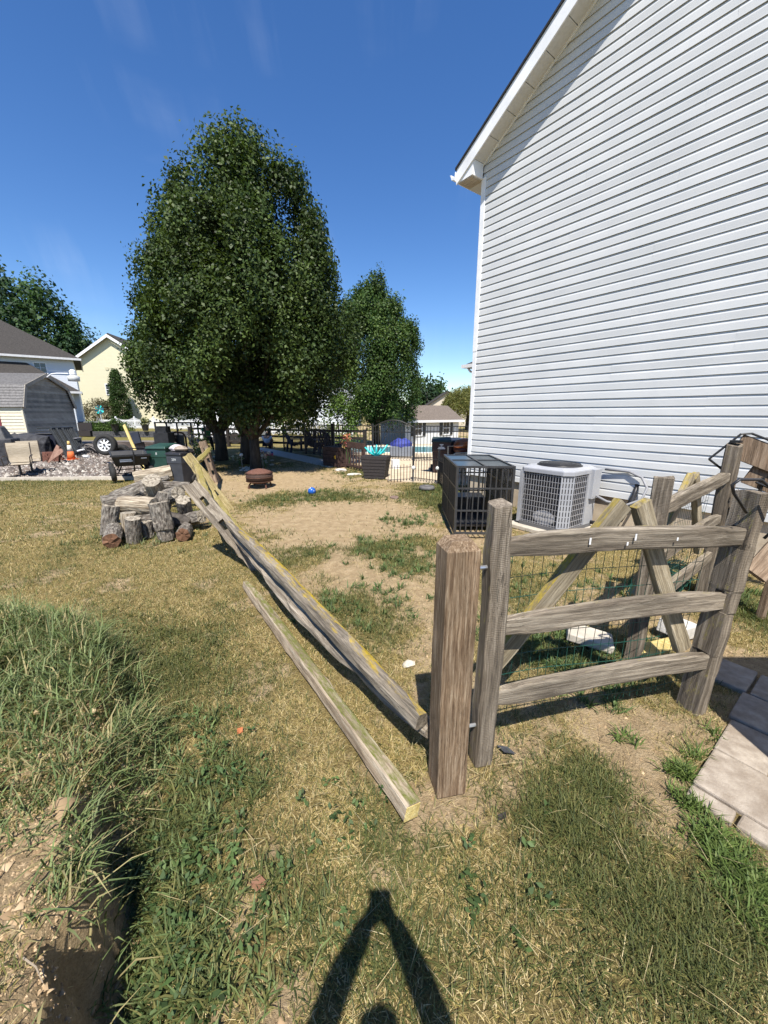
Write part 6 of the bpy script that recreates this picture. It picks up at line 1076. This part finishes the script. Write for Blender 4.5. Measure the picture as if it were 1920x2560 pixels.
# ------------------------------------------------------------------ people
SKIN = mat('skin', (.32, .19, .13), rough=.6)
def figure(root, name, m, joints, edges, rootj=0, sub=1):
    me = bpy.data.meshes.new(name); me.from_pydata([j[:3] for j in joints], edges, []); me.materials.append(m); o = link(name, me, root)
    sk_ = o.modifiers.new('skin', 'SKIN'); sk_.use_smooth_shade = True
    if not me.skin_vertices:
        bpy.context.view_layer.objects.active = o
    for i, j in enumerate(joints): sv = me.skin_vertices[0].data[i]; sv.radius = (j[3], j[4] if len(j) > 4 else j[3]); sv.use_root = (i == rootj)
    ss = o.modifiers.new('sub', 'SUBSURF'); ss.levels = sub; ss.render_levels = sub; return o
def hand(js, es, w_, tip, side, s=1.0, curl=(0, 0, -1)):
    """five finger chains from wrist index w_"""
    b = len(js); wx = Vector(js[w_][:3]); d = (Vector(tip) - wx); dn = d.normalized(); sd_ = Vector(side).normalized(); cv = Vector(curl)
    js.append((*(wx + d * .45), .028 * s, .016 * s)); es.append((w_, b))
    for k, (o_, l_) in enumerate(((-.028, .85), (-.009, .98), (.010, .93), (.028, .75))):
        p = wx + d * .9 + sd_ * o_ * s; q = p + dn * .035 * l_ * s + cv * .008; r2 = q + dn * .03 * l_ * s + cv * .016; i = len(js); js += [(*p, .010 * s), (*q, .009 * s), (*r2, .0075 * s)]; es += [(b, i), (i, i + 1), (i + 1, i + 2)]
    p = wx + d * .4 + sd_ * -.035 * s; q = p + dn * .03 * s - sd_ * .018 * s; i = len(js); js += [(*p, .012 * s), (*q, .010 * s)]; es += [(b, i), (i, i + 1)]
# standing figure in green, leaning by the left trunk
ps = thing('person', 'person in green shirt and dark trousers leaning forward under the left pear tree', 'person', (P(524, 1125, 16.6).x, 16.6, 0), R(25))
js = [(0, 0, .66, .10, .085), (0, -.03, .85, .10, .08), (.01, -.08, 1.02, .12, .085), (.01, -.10, 1.10, .05), (.015, -.14, 1.22, .078, .085), (.015, -.16, 1.30, .05), (-.09, 0, .62, .075), (-.12, -.06, .34, .055), (-.10, .02, .06, .04), (-.10, -.10, .03, .035), (.09, 0, .62, .075), (.13, .08, .34, .055), (.16, .14, .06, .04), (.16, .02, .03, .035), (-.16, -.09, 1.03, .05), (-.20, -.16, .82, .04), (-.16, -.28, .66, .03), (.17, -.08, 1.03, .05), (.22, -.05, .80, .04), (.20, -.14, .62, .03)]
es = [(0, 1), (1, 2), (2, 3), (3, 4), (4, 5), (0, 6), (6, 7), (7, 8), (8, 9), (0, 10), (10, 11), (11, 12), (12, 13), (2, 14), (14, 15), (15, 16), (2, 17), (17, 18), (18, 19)]
hand(js, es, 16, (-.15, -.33, .60), (1, 0, 0), .8); hand(js, es, 19, (.20, -.17, .55), (1, 0, 0), .8); figure(ps, 'body', SKIN, js, es)
figure(ps, 'shirt', mat('green_shirt', (.03, .16, .06), (.04, .2, .08)), [(0, 0, .64, .125, .105), (0, -.03, .85, .125, .10), (.01, -.08, 1.01, .14, .105), (-.17, -.09, 1.02, .062), (-.195, -.14, .89, .056), (.18, -.08, 1.02, .062), (.21, -.06, .89, .056)], [(0, 1), (1, 2), (2, 3), (3, 4), (2, 5), (5, 6)]); figure(ps, 'trousers', mat('black_trousers', (.012, .012, .014)), [(0, 0, .66, .12, .10), (-.09, 0, .60, .09), (-.12, -.06, .34, .068), (-.105, .01, .09, .055), (.09, 0, .60, .09), (.13, .08, .34, .068), (.155, .13, .09, .055)], [(0, 1), (1, 2), (2, 3), (0, 4), (4, 5), (5, 6)]); HAIR = mat('dark_hair', (.02, .014, .01)); figure(ps, 'hair', HAIR, [(.015, -.12, 1.26, .075, .085), (.015, -.13, 1.32, .06)], [(0, 1)])
# crouching figure in pale shirt, back to the camera
pc = thing('person', 'crouching person with long dark hair and pale blue shirt seen from behind', 'person', (P(668, 1118, 18.3).x, 18.3, .0), 0)
js = [(0, 0, .22, .14, .12), (0, .02, .38, .12, .09), (0, .05, .54, .135, .09), (0, .07, .63, .05), (0, .09, .73, .075, .085), (0, .09, .81, .05), (-.12, .12, .26, .08), (-.15, .36, .40, .055), (-.14, .34, .05, .04), (-.14, .44, .03, .035), (.12, .12, .26, .08), (.15, .36, .40, .055), (.14, .34, .05, .04), (.14, .44, .03, .035), (-.18, .07, .55, .05), (-.22, .2, .40, .04), (-.10, .38, .36, .03), (.18, .07, .55, .05), (.22, .2, .40, .04), (.10, .38, .36, .03)]
es = [(0, 1), (1, 2), (2, 3), (3, 4), (4, 5), (0, 6), (6, 7), (7, 8), (8, 9), (0, 10), (10, 11), (11, 12), (12, 13), (2, 14), (14, 15), (15, 16), (2, 17), (17, 18), (18, 19)]
hand(js, es, 16, (-.05, .45, .34), (0, 0, 1), .8); hand(js, es, 19, (.05, .45, .34), (0, 0, 1), .8); figure(pc, 'body', SKIN, js, es); figure(pc, 'shirt', mat('pale_blue_shirt', (.42, .47, .6), (.5, .55, .68)), [(0, 0, .27, .155, .125), (0, .02, .40, .15, .11), (0, .05, .54, .16, .11), (-.19, .07, .55, .064), (-.21, .14, .47, .058), (.19, .07, .55, .064), (.21, .14, .47, .058)], [(0, 1), (1, 2), (2, 3), (3, 4), (2, 5), (5, 6)]); figure(pc, 'trousers', mat('dark_shorts', (.02, .02, .03)), [(0, 0, .20, .16, .13), (-.12, .12, .25, .095), (-.15, .33, .38, .07), (.12, .12, .25, .095), (.15, .33, .38, .07)], [(0, 1), (1, 2), (0, 3), (3, 4)]); figure(pc, 'hair', HAIR, [(0, .07, .76, .085), (0, .04, .62, .07, .05), (0, .03, .52, .05, .035)], [(0, 1), (1, 2)])
# the photographer, standing behind the lens: only the shadow reaches the picture
pg_ = thing('person', 'photographer whose shadow with raised arms falls on the grass', 'person', (0, -.38, 0), 0)
js = [(0, -.02, .93, .14, .11), (0, -.01, 1.15, .13, .10), (0, 0, 1.36, .15, .105), (0, .01, 1.47, .055), (0, .03, 1.56, .075, .09), (0, .02, 1.66, .07, .08), (-.10, -.02, .86, .09), (-.12, 0, .48, .065), (-.12, -.04, .08, .048), (-.13, .12, .035, .04), (.10, -.02, .86, .09), (.12, 0, .48, .065), (.12, -.04, .08, .048), (.13, .12, .035, .04), (-.19, 0, 1.38, .062), (-.25, .10, 1.20, .048), (-.12, .26, 1.42, .046), (-.06, .325, 1.475, .034), (.19, 0, 1.38, .062), (.25, .10, 1.20, .048), (.12, .26, 1.42, .046), (.06, .325, 1.475, .034)]
es = [(0, 1), (1, 2), (2, 3), (3, 4), (4, 5), (0, 6), (6, 7), (7, 8), (8, 9), (0, 10), (10, 11), (11, 12), (12, 13), (2, 14), (14, 15), (15, 16), (16, 17), (2, 18), (18, 19), (19, 20), (20, 21)]
hand(js, es, 17, (-.03, .345, 1.51), (0, -1, 0), .8, (1, 0, 0)); hand(js, es, 21, (.03, .345, 1.51), (0, -1, 0), .8, (-1, 0, 0)); figure(pg_, 'body', SKIN, js, es)
figure(pg_, 'shirt', mat('grey_shirt', (.2, .2, .22)), [(0, -.02, .92, .16, .13), (0, -.01, 1.15, .155, .12), (0, 0, 1.36, .17, .12), (-.2, 0, 1.37, .075), (-.26, .07, 1.25, .066), (.2, 0, 1.37, .075), (.26, .07, 1.25, .066)], [(0, 1), (1, 2), (2, 3), (3, 4), (2, 5), (5, 6)]); figure(pg_, 'trousers', mat('blue_jeans', (.04, .06, .12)), [(0, -.02, .93, .16, .125), (-.10, -.02, .84, .105), (-.12, 0, .48, .08), (-.12, -.03, .12, .07), (.10, -.02, .84, .105), (.12, 0, .48, .08), (.12, -.03, .12, .07)], [(0, 1), (1, 2), (2, 3), (0, 4), (4, 5), (5, 6)]); figure(pg_, 'hair', HAIR, [(0, .0, 1.60, .088, .095), (0, .0, 1.68, .075)], [(0, 1)])
ph_ = thing('mobile_phone', 'phone held up by the photographer, at the top of the shadow', 'phone', (0, -.03, 1.50)); mb = MB(); mb.b2((-.039, -.005, 0), (.039, .004, .135)); mb.build('phone_body', DARKPL, ph_, bevel=.004); mb = MB(); mb.b2((-.034, -.0062, .004), (.034, -.0052, .131)); mb.build('screen', GLASSD, ph_)

# ------------------------------------------------------------------ grass, weeds, straw
def project(x, y, z):
    dz = z - CAM_H; dep = y * ct - dz * st; up = y * st + dz * ct; dep = np.maximum(dep, 1e-3); return 960 + FPX * x / dep, 1280 - FPX * up / dep
def excluded(x, y):
    ex = np.zeros(len(x), bool)
    for (p, q, r_) in ((lr0, lr1, .05), (newp, newp, .085), (gp0, gp0, .05)):
        d = np.array([q.x - p.x, q.y - p.y]); L2 = max(d @ d, 1e-9); t = np.clip(((x - p.x) * d[0] + (y - p.y) * d[1]) / L2, 0, 1); ex |= np.hypot(x - p.x - t * d[0], y - p.y - t * d[1]) < r_
    a = (x - po.x) * pe.x + (y - po.y) * pe.y; r_ = (x - po.x) * pd.x + (y - po.y) * pd.y; ex |= (a > .0) & (a < 1.36) & (r_ > -.01) & (r_ < .9); ex |= (a > 1.05) & (r_ > -.31) & (r_ < .9) & (a < 1.36)
    wl = (x - HC.x) * EX.x + (y - HC.y) * EX.y; wx = (x - HC.x) * AX.x + (y - HC.y) * AX.y; ex |= (wl > -.02) & (wx > -.05)
    lx = (x - ac0.x) * AX.x + (y - ac0.y) * AX.y; ly = (x - ac0.x) * EX.x + (y - ac0.y) * EX.y; ex |= (lx > -AS - .1) & (lx < .12) & (ly > -.12) & (ly < AS + .1)
    ex |= (y > 9.25 + (x + 14.5) * .0606) & (x < -5.2) & (y < 25) & (y > 9.2); ex |= (x > .1) & (y > 9.2) ; ex |= (y > 12.2) & (x > -1.6); return ex
def blades(pos, L_, W_, lean, head, curl, colr, roll=None):
    n = len(pos); dx, dy = np.cos(head), np.sin(head); sx, sy = -dy, dx
    def pt(base, l, ang): return base + np.stack([np.sin(ang) * dx * l, np.sin(ang) * dy * l, np.cos(ang) * l], 1)
    m_ = pt(pos, L_ * .55, lean); t_ = pt(m_, L_ * .45, np.minimum(lean + curl, 1.75)); s_ = np.stack([sx, sy, np.zeros(n)], 1) * (W_ / 2)[:, None]
    m_[:, 2] = np.maximum(m_[:, 2], pos[:, 2] + .003); t_[:, 2] = np.maximum(t_[:, 2], pos[:, 2] + .001)
    v = np.stack([pos - s_, pos + s_, m_ + s_ * .8, m_ - s_ * .8, t_], 1).reshape(-1, 3); b = np.arange(n)[:, None] * 5
    return v, b + np.array([[0, 1, 2, 3]]), b + np.array([[3, 2, 4]]), np.repeat(colr, 5, 0)
def pick(cols, n, r, sd=.16): return np.array(cols)[r.integers(0, len(cols), n)] * (1 + r.normal(size=(n, 1)) * sd).clip(.5, 1.6)
DRYC = [(.46, .36, .165), (.37, .285, .115), (.56, .46, .25), (.40, .30, .145), (.33, .27, .09)]; GRNC = [(.085, .10, .03), (.115, .126, .038), (.062, .08, .027), (.165, .16, .055)]; TALLC = [(.125, .17, .062), (.16, .205, .075), (.10, .14, .05), (.20, .23, .10), (.34, .29, .14)]
def field(x0, x1, y0, y1, n, lsc, wsc, seed, name):
    r = np.random.default_rng(seed); x = r.uniform(x0, x1, n); y = r.uniform(y0, y1, n); z = ground_z(x, y); px, py = project(x, y, z); k = (px > -70) & (px < 1990) & (py < 2640) & ~excluded(x, y); x, y, z = x[k], y[k], z[k]
    g, d = zones(x, y); s = edge_s(x, y); d = np.maximum(d, sstep(-.13, .0, s) * (1 - sstep(.06, .18, s)) * (1 - sstep(1.0, 1.35, y)))
    thin = .35 + .65 * sstep(.30, .62, fbm(x * 14, y * 14, 2)); sy_ = sstep(-.1, .3, side_yard(x, y)) * (y > 1.9)
    k = r.random(len(x)) < np.clip((1 - 1.05 * d), .015, 1) * thin * (1 - .25 * sy_ * (1 - g)); x, y, z, g = x[k], y[k], z[k], g[k]; m = len(x)
    isg = r.random(m) < np.clip(g * .82 + .09, 0, .88); L_ = np.where(isg, r.uniform(.03, .065, m) * (1 + .45 * g), r.uniform(.018, .05, m)) * lsc; lean = np.where(isg, r.uniform(.3, 1.15, m), r.uniform(.75, 1.5, m))
    head = r.random(m) * 6.283 + 0; c = np.where(isg[:, None], pick(GRNC, m, r), pick(DRYC, m, r)); W_ = np.where(isg, r.uniform(.0022, .0038, m), r.uniform(.0015, .0028, m)) * wsc
    v, q, t, cc = blades(np.stack([x, y, z - .003], 1), L_, W_, lean, head, r.uniform(.1, .8, m), c); o = link('grass', npmesh('grass', v, q, t, cc, GRASSM), kind='stuff'); tag(o, name, 'grass'); return m
NB = [field(-3.4, 3.0, .3, 2.2, 360000, .95, 1.0, 1, 'short dry and green grass in the foreground'), field(-5, 4.2, 2.2, 4.6, 330000, 1.0, 1.4, 2, 'sun-dried lawn grass in the middle distance'), field(-9.8, 3.5, 4.6, 9.6, 330000, 1.1, 2.5, 3, 'dry lawn and weedy soil further back in the yard'), field(-6, 3, 9.2, 13, 26000, 1.3, 4, 4, 'thin grass under the trees')]
# tall grass on the bank
r = np.random.default_rng(5); x = r.uniform(-4.4, -.7, 120000); y = r.uniform(.35, 3.0, 120000); s = edge_s(x, y); cl = fbm(x * 4, y * 4, 3); k = (s > -.02 - .12 * sstep(1, 1.4, y)) & (r.random(len(x)) < .34 * sstep(.36, .6, cl + .3 * sstep(1.05, 1.5, y) - .2 * (1 - sstep(.75, 1.2, y)))); x, y = x[k], y[k]; z = ground_z(x, y); m = len(x); tall = .55 + .45 * sstep(.9, 1.6, y)
v, q, t, cc = blades(np.stack([x, y, z - .01], 1), r.lognormal(-2.05, .42, m).clip(.05, .3) * tall, r.uniform(.003, .008, m), r.uniform(.1, 1.25, m), r.random(m) * 6.283, r.uniform(.0, 1.3, m), pick(TALLC, m, r)); o = link('tall_grass', npmesh('tall_grass', v, q, t, cc, GRASSM), kind='stuff'); tag(o, 'long blue-green grass drooping over the eroded soil bank', 'grass')
ye = r.uniform(.7, 2.5, 1100); xe = np.interp(ye, EDGE_Y, EDGE_X) + r.normal(size=1100) * .06; k = (edge_s(xe, ye) > -.03) & (r.random(1100) < sstep(.38, .6, fbm(xe * 5, ye * 5, 2) + .12 * sstep(1, 1.6, ye))); xe, ye = xe[k], ye[k]; m = len(xe)
v, q, t, cc = blades(np.stack([xe, ye, ground_z(xe, ye) - .01], 1), r.uniform(.08, .22, m), r.uniform(.0035, .0075, m), r.uniform(.3, 1.3, m), r.normal(size=m) * 1.5 + .2, r.uniform(.1, 1.3, m), pick(TALLC, m, r)); o = link('tall_grass', npmesh('tall_grass', v, q, t, cc, GRASSM), kind='stuff'); tag(o, 'long grass blades hanging over the shaded face of the bank', 'grass')
# longer coarse tufts: bank foot, paver edge, yard patches
def tufts(spots, per, ln, name, cols, seed, w_=(.004, .008)):
    r = np.random.default_rng(seed); P_ = []
    for px, py, sx, n in spots:
        c = G(px, py)
        for _ in range(n): P_.append((c.x + r.normal() * sx, c.y + r.normal() * sx * .8))
    P_ = np.array(P_); x = np.repeat(P_[:, 0], per) + r.normal(size=len(P_) * per) * .014; y = np.repeat(P_[:, 1], per) + r.normal(size=len(P_) * per) * .014; k = ~excluded(x, y); x, y = x[k], y[k]; m = len(x); z = ground_z(x, y)
    v, q, t, cc = blades(np.stack([x, y, z - .004], 1), r.uniform(ln[0], ln[1], m), r.uniform(*w_, m), r.uniform(.25, 1.2, m), r.random(m) * 6.283, r.uniform(.2, .9, m), pick(cols, m, r)); o = link('grass', npmesh('grass', v, q, t, cc, GRASSM), kind='stuff'); tag(o, name, 'grass')
BRG = [(.10, .15, .035), (.13, .175, .045), (.08, .12, .03)]
tufts([(1770, 2080, .05, 22), (1815, 2140, .05, 24), (1870, 2210, .06, 26), (1725, 2010, .03, 14), (1915, 2290, .06, 20), (1700, 1930, .03, 18), (1755, 1890, .025, 8), (1810, 1845, .035, 16), (1575, 1845, .025, 4)], 14, (.04, .10), 'bright green crabgrass along the paver edge', BRG, 31)
tufts([(410, 2100, .10, 34), (380, 2300, .10, 40), (430, 2450, .10, 44), (540, 2200, .10, 14), (500, 1980, .14, 40), (660, 2420, .10, 16), (440, 1850, .15, 30)], 15, (.04, .11), 'weedy dark green grass at the foot of the bank', GRNC + TALLC[:2], 32)
tufts([(1150, 1230, .5, 90), (1010, 1300, .25, 40), (940, 1370, .35, 50), (880, 1500, .3, 40), (1000, 1420, .3, 34), (840, 1240, .5, 40), (1480, 1640, .25, 60), (700, 1250, .4, 26), (460, 1290, .2, 40), (1330, 1590, .2, 26), (1420, 1450, .3, 26), (900, 1185, .6, 40), (1880, 1500, .25, 60), (1300, 1300, .25, 30)], 14, (.05, .11), 'green weed tufts on the bare yard soil', [(.09, .13, .045), (.11, .16, .05), (.07, .11, .04)], 33, (.006, .012))
tufts([(360, 1320, .35, 40), (300, 1330, .2, 20), (420, 1345, .3, 26)], 12, (.07, .16), 'long grass growing among the cut logs', [(.12, .15, .06), (.16, .17, .08)], 34, (.006, .011))
# broad-leaved weeds on the lower left
r = np.random.default_rng(6); cs = []
for px, py, sx, n in ((360, 2280, .12, 36), (330, 2420, .12, 44), (430, 2200, .12, 26), (480, 2380, .12, 20), (560, 1960, .12, 26), (470, 1830, .14, 24), (300, 2500, .1, 30), (880, 2060, .2, 12), (1250, 2160, .15, 10)):
    c = G(px, py)
    for _ in range(n): a, b = c.x + r.normal() * sx, c.y + r.normal() * sx * .8; cs.append((a, b, gz(a, b) + .025))
cs = np.array(cs); cs = cs[edge_s(cs[:, 0], cs[:, 1]) < -.08]; v, q, cc = leaves(cs, np.full((len(cs), 3), .018), 9, .027, [(.07, .115, .035), (.09, .135, .045), (.055, .095, .03)], 35, up=1.6, aspect=.5); o = link('weeds', npmesh('weeds', v, q, None, cc, LEAF2), kind='stuff'); tag(o, 'broad-leaved green weeds at the lower left', 'weeds')
# loose straw
n = 1500; x = r.uniform(-2.6, 2.4, n); y = r.uniform(.5, 4.2, n); k = ~excluded(x, y) & (edge_s(x, y) < -.1); x, y = x[k], y[k]; m = len(x); v, q, t, cc = blades(np.stack([x, y, ground_z(x, y) + r.uniform(.012, .035, m)], 1), r.uniform(.06, .16, m), r.uniform(.0012, .0022, m), r.uniform(1.35, 1.6, m), r.random(m) * 6.283, r.uniform(-.1, .25, m), pick([(.5, .42, .24), (.42, .34, .18)], m, r)); o = link('straw', npmesh('straw', v, q, t, cc, GRASSM), kind='stuff'); tag(o, 'loose pale straw lying on the lawn', 'straw')
# soil crumbs and gravel chips
def crumbs(name, label, cx, cy, sx, sy, n, size, cols, m, seed, zoff=0, cond=None):
    r = np.random.default_rng(seed); x = cx + r.uniform(-sx, sx, n); y = cy + r.uniform(-sy, sy, n); k = ~excluded(x, y) if zoff == 0 else np.ones(n, bool)
    if cond is not None: k &= cond(x, y)
    x, y = x[k], y[k]; n = len(x); z = (ground_z(x, y) if zoff == 0 else np.full(n, zoff)); s = size * r.lognormal(0, .5, n)[:, None, None]
    base = np.array([(1, 0, 0), (-.5, .87, 0), (-.5, -.87, 0), (0, 0, .9)]); v = (base[None] * (1 + r.normal(size=(n, 4, 1)) * .25)); a = r.random(n) * 6.283; c_, s_ = np.cos(a), np.sin(a); v = np.stack([v[:, :, 0] * c_[:, None] - v[:, :, 1] * s_[:, None], v[:, :, 0] * s_[:, None] + v[:, :, 1] * c_[:, None], v[:, :, 2]], 2) * s + np.stack([x, y, z - size * .15], 1)[:, None]
    b = np.arange(n)[:, None] * 4; t = np.concatenate([b + np.array([[0, 1, 3]]), b + np.array([[1, 2, 3]]), b + np.array([[2, 0, 3]])]); o = link(name, npmesh(name, v.reshape(-1, 3), None, t, np.repeat(pick(cols, n, r), 4, 0), m), kind='stuff'); tag(o, label, name.replace('_', ' '))
CRM_ = leafmat('crumb', rough=.95, trans=0.0, spec=.1); SOILC = [(.34, .24, .14), (.42, .31, .19), (.27, .185, .105)]
crumbs('soil_crumbs', 'crumbs of tan soil on the bank and the bare patches', 0, 2.2, 3.2, 1.9, 26000, .0035, SOILC, CRM_, 41, cond=lambda x, y: zones(x, y)[1] > .5); crumbs('soil_crumbs', 'clods of tan soil on the eroded bank face', -1.1, 1.0, .5, .7, 16000, .0038, SOILC, CRM_, 42, cond=lambda x, y: edge_s(x, y) > -.15)
crumbs('gravel_chips', 'grey and pale chips of the gravel yard', -9.3, 13, 4.6, 3.6, 14000, .028, [(.10, .085, .075), (.22, .19, .17), (.38, .35, .31), (.15, .12, .10)], CRM_, 43, zoff=.024, cond=lambda x, y: (y > 9.45 + (x + 14.5) * .0606) & (x < -5.3 - (y - 10.6) * .42))
for k, (a, b) in enumerate((((150, 2440), (240, 2380)), ((60, 2400), (115, 2480)), ((95, 2540), (245, 2470)))):
    p, q = G(*a, .3), G(*b, .25); p.z = gz(p.x, p.y) + .012; q.z = gz(q.x, q.y) + .012; tw = MB(); tw.tube([p, (p + q) / 2 + Vector((.01, .0, .012)), q], [.0022, .0017, .001], 5); o = tw.build('twig', mat('bleached_twig', (.27, .22, .16))); tag(o, ('bleached twig at the top of the soil bank', 'short pale twig on the bank at the left edge', 'long pale twig at the lower left corner')[k], 'twig')
for k, (px, py) in enumerate(((645, 2205), (600, 1828), (1265, 1875), (1255, 2045))):
    g = G(px, py); mb = MB(); s_ = (.035, .025, .05, .03)[k]; mb.add([(-s_, 0, .02), (0, -s_ * .6, .012), (s_, 0, .022), (0, s_ * .6, .03), (0, 0, .016)], [(0, 1, 4), (1, 2, 4), (2, 3, 4), (3, 0, 4)]); o = mb.build('dry_leaf', mat(('brown_leaf', 'orange_leaf', 'slate_scrap', 'dark_scrap')[k], ((.16, .075, .04), (.40, .13, .05), (.05, .052, .06), (.04, .035, .03))[k])); o.location = (g.x, g.y, gz(g.x, g.y)); o.rotation_euler = (0, 0, k * 1.3); tag(o, ('curled brown dead leaf on the grass right of the bank', 'small orange dead leaf on the lawn left of the loose rail', 'dark scrap of slate by the gate hinge stile', 'dark dried scrap at the foot of the brown post')[k], 'leaf' if k < 2 else 'scrap')
print('blades', NB)
